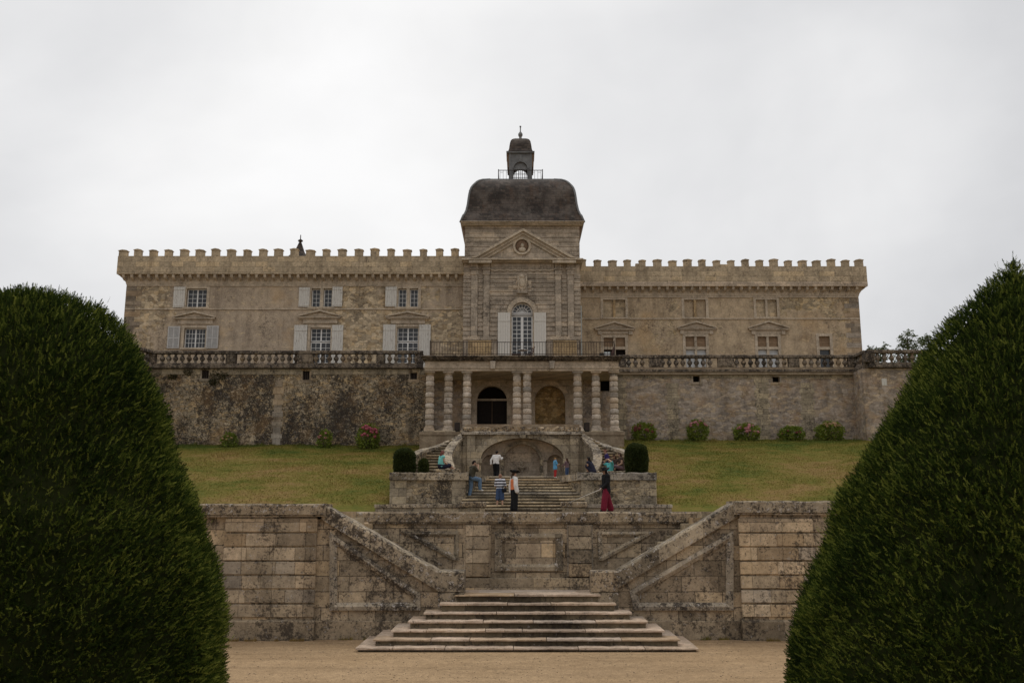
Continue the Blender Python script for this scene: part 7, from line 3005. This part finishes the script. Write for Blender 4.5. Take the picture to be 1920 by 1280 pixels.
b_ = sd2.cross(a_)
vs, fs = [], []
for r0, q in ((0.01, 0.075), (0.05, 0.06), (0.065, 0.03), (0.06, 0.028), (0.045, 0.054)):
    for k in range(14):
        an = 2 * math.pi * k / 14
        vs.append((a_ * math.cos(an) + b_ * math.sin(an)) * r0 + sd2 * q)
for i in range(4):
    for k in range(14):
        fs.append((i * 14 + k, i * 14 + (k + 1) % 14, (i + 1) * 14 + (k + 1) % 14, (i + 1) * 14 + k))
mb.add(vs, fs)
link('guard', mb.mesh('guard'), M['steel'], swo)

# visitor in the striped shirt, seen from behind
person('person in black and white striped shirt and denim shorts, seen from behind on the stairs', at(937.5, 953, 40.6), 1.52, -10,
       dict(elb_r=(.16, .02, .64), wri_r=(.13, .13, .57), elb_l=(-.145, .0, .64), wri_l=(-.10, .12, .58), kne_l=(-.07, .01, .285), ank_l=(-.09, -.01, .045), ank_r=(.08, -.01, .045), head=(0, .03, .92)),
       skin=SKIN, hair=HAIR_G, top='shirt', top_mat=C['striped_cloth'], sleeve='short', bottom='shorts', bottom_mat=C['dark_denim'], loose=1.0, shoe_mat=C['white_cloth'], belly=1.15)
bagp = at(945.5, 919, 40.45)
bag = thing('bag', 'small black bag at the hip of the striped shirt', 'bag', bagp)
mb = MB()
mb.ellipsoid((0, 0, 0), (0.11, 0.07, 0.10), 12, 8)
link('pouch', mb.mesh('pouch'), C['black_cloth'], bag, sm=True)
mb = MB()
mb.tube([(-0.09, 0, 0.06), (-0.05, 0.02, 0.22), (0.02, 0.02, 0.24), (0.08, 0, 0.06)], 0.012, 6)
link('strap', mb.mesh('strap'), C['black_cloth'], bag, sm=True)

# man stepping up, one foot raised
person('person in olive shirt and light jeans with one foot raised on a higher step', at(884, 932, 42.3), 1.70, -62,
       dict(pelvis=(0, .0, .53), waist=(0, .01, .615), chest=(0, .03, .735), neck=(0, .045, .845), head=(0, .075, .922), sho_l=(-.108, .03, .805), sho_r=(.108, .03, .805),
            elb_r=(.135, .12, .70), wri_r=(.07, .16, .845), elb_l=(-.14, .11, .69), wri_l=(-.07, .16, .84), hip_r=(.052, .01, .515), kne_r=(.06, .215, .475), ank_r=(.062, .225, .215),
            kne_l=(-.058, .01, .285), ank_l=(-.06, -.035, .045)),
       skin=SKIN, hair=HAIR_D, top='shirt', top_mat=C['olive_cloth'], sleeve='short', bottom_mat=C['denim'], loose=1.3, shoe_mat=C['white_cloth'])
# white shirt in the grotto
person('person in white shirt and black trousers walking inside the grotto, seen from behind', at(930, 899.2, 48.6), 1.56, -20,
       dict(chest=(0, .03, .735), neck=(0, .05, .842), head=(0, .075, .915), sho_l=(-.108, .04, .80), sho_r=(.108, .04, .80), elb_r=(.17, .06, .70), wri_r=(.17, .16, .75),
            elb_l=(-.18, -.02, .66), wri_l=(-.17, -.04, .53), kne_l=(-.058, .06, .29), ank_l=(-.058, .0, .06), kne_r=(.06, .02, .285), ank_r=(.06, -.06, .05)),
       skin=SKIN2, hair=HAIR_D, top='shirt', top_mat=C['white_cloth'], bottom_mat=C['black_cloth'], loose=1.4, shoe_mat=C['black_cloth'])
# two youngsters talking
person('child in blue top with red and white trousers standing before the grotto', at(1041, 895.4, 44.6), 0.98, -75,
       dict(elb_r=(.15, .06, .66), wri_r=(.11, .17, .66), elb_l=(-.14, .04, .64), wri_l=(-.1, .15, .62)),
       skin=SKIN, hair=HAIR_Y, top='jacket', top_mat=C['blue_cloth'], sleeve='short', bottom_mat=C['red_cloth'], loose=1.1, shoe_mat=C['white_cloth'])
person('young person with long brown hair, mauve top and jeans before the grotto', at(1063.5, 898.5, 47.2), 1.10, 55,
       dict(elb_l=(-.14, .08, .66), wri_l=(-.09, .2, .64), elb_r=(.14, .06, .65), wri_r=(.1, .15, .6)),
       skin=SKIN, hair=HAIR_B, hair_len='long', top='shirt', top_mat=C['mauve_cloth'], bottom_mat=C['dark_denim'], loose=1.2, shoe_mat=C['brown_cloth'])

# a sitting pose: pelvis at the origin height of the seat


def sit(knee=.20, drop=.22, lean=0.03, **kw):
    d = dict(pelvis=(0, 0, .055), waist=(0, .0 + lean * .3, .14), chest=(0, lean, .26), neck=(0, lean * 1.6, .37), head=(0, lean * 2 + .015, .45),
             sho_l=(-.108, lean * 1.4, .33), sho_r=(.108, lean * 1.4, .33), elb_l=(-.13, .05, .18), wri_l=(-.09, .17, .12), elb_r=(.13, .05, .18), wri_r=(.09, .17, .12),
             hip_l=(-.052, .02, .045), hip_r=(.052, .02, .045), kne_l=(-.07, knee, .09), kne_r=(.07, knee, .09), ank_l=(-.07, knee + .05, .09 - drop), ank_r=(.07, knee + .05, .09 - drop))
    d.update(kw)
    return d


person('person in turquoise tank top and dark shorts sitting on the left stairs', (X(827, 44.7, 6), 44.7, Z(878, 44.7)), 1.68, -62,
       sit(.235, .10, .02, ank_l=(-.08, .40, -.02), ank_r=(.06, .42, -.015), elb_l=(-.135, .02, .19), wri_l=(-.10, .12, .09)), skin=SKIN, hair=HAIR_R, hair_len='mid', top='tank_top', top_mat=C['teal_cloth'], sleeve='none',
       bottom='shorts', bottom_mat=C['navy_cloth'], loose=1.3, shoe_mat=C['brown_cloth'], belly=1.25)
grp = None
person('person in black tank top crouching low on the right block, arms around knees', (X(1113, 43.6, 5.3), 43.6, PZ + 0.05), 1.55, 60,
       sit(.17, .19, .10, kne_l=(-.06, .19, .22), kne_r=(.06, .19, .20), ank_l=(-.06, .17, .03), ank_r=(.06, .19, .03), elb_l=(-.13, .14, .24), wri_l=(-.03, .23, .20), elb_r=(.13, .14, .24), wri_r=(.03, .23, .19), head=(0, .17, .44)),
       skin=SKIN2, hair=HAIR_D, hair_len='mid', top='tank_top', top_mat=C['navy_cloth'], sleeve='none', bottom='shorts', bottom_mat=C['navy_cloth'], loose=1.1, shoe_mat=C['brown_cloth'])
person('person in turquoise and white top shading the eyes, arms raised, on the right block', (X(1144, 44.6, 5.5), 44.6, Z(891, 44.6)), 1.62, 120,
       sit(.22, .09, .0, elb_l=(-.21, .10, .40), wri_l=(-.07, .10, .465), elb_r=(.22, .06, .36), wri_r=(.08, .10, .465)), skin=SKIN, hair=HAIR_B, hair_len='mid', top='shirt', top_mat=C['turquoise_cloth'], sleeve='short',
       bottom_mat=C['white_cloth'], shoe_mat=C['white_cloth'])
person('person in dark purple top sitting highest on the right stairs', (X(1141, 46.9, 6), 46.9, Z(872, 46.9)), 1.55, 95,
       sit(.22, .2, .05), skin=SKIN, hair=HAIR_R, top='shirt', top_mat=C['purple_cloth'], sleeve='short', bottom_mat=C['navy_cloth'], shoe_mat=C['brown_cloth'])
person('person with brown hair and dark top sitting between the raised arms and the right shrub', (X(1155, 45.3, 6), 45.3, Z(884, 45.3)), 1.62, 130,
       sit(.22, .12, .04), skin=SKIN2, hair=HAIR_B, hair_len='long', top='shirt', top_mat=C['brown_cloth'], sleeve='none', bottom_mat=C['navy_cloth'], shoe_mat=C['brown_cloth'])
person('person with bare arms and brown hair sitting right against the tall clipped shrub', (X(1166, 45.0, 6), 45.0, Z(880, 45.0)), 1.60, 100,
       sit(.22, .12, .03), skin=SKIN, hair=HAIR_B, hair_len='mid', top='tank_top', top_mat=C['brown_cloth'], sleeve='none', bottom='shorts', bottom_mat=C['mauve_cloth'], shoe_mat=C['brown_cloth'])
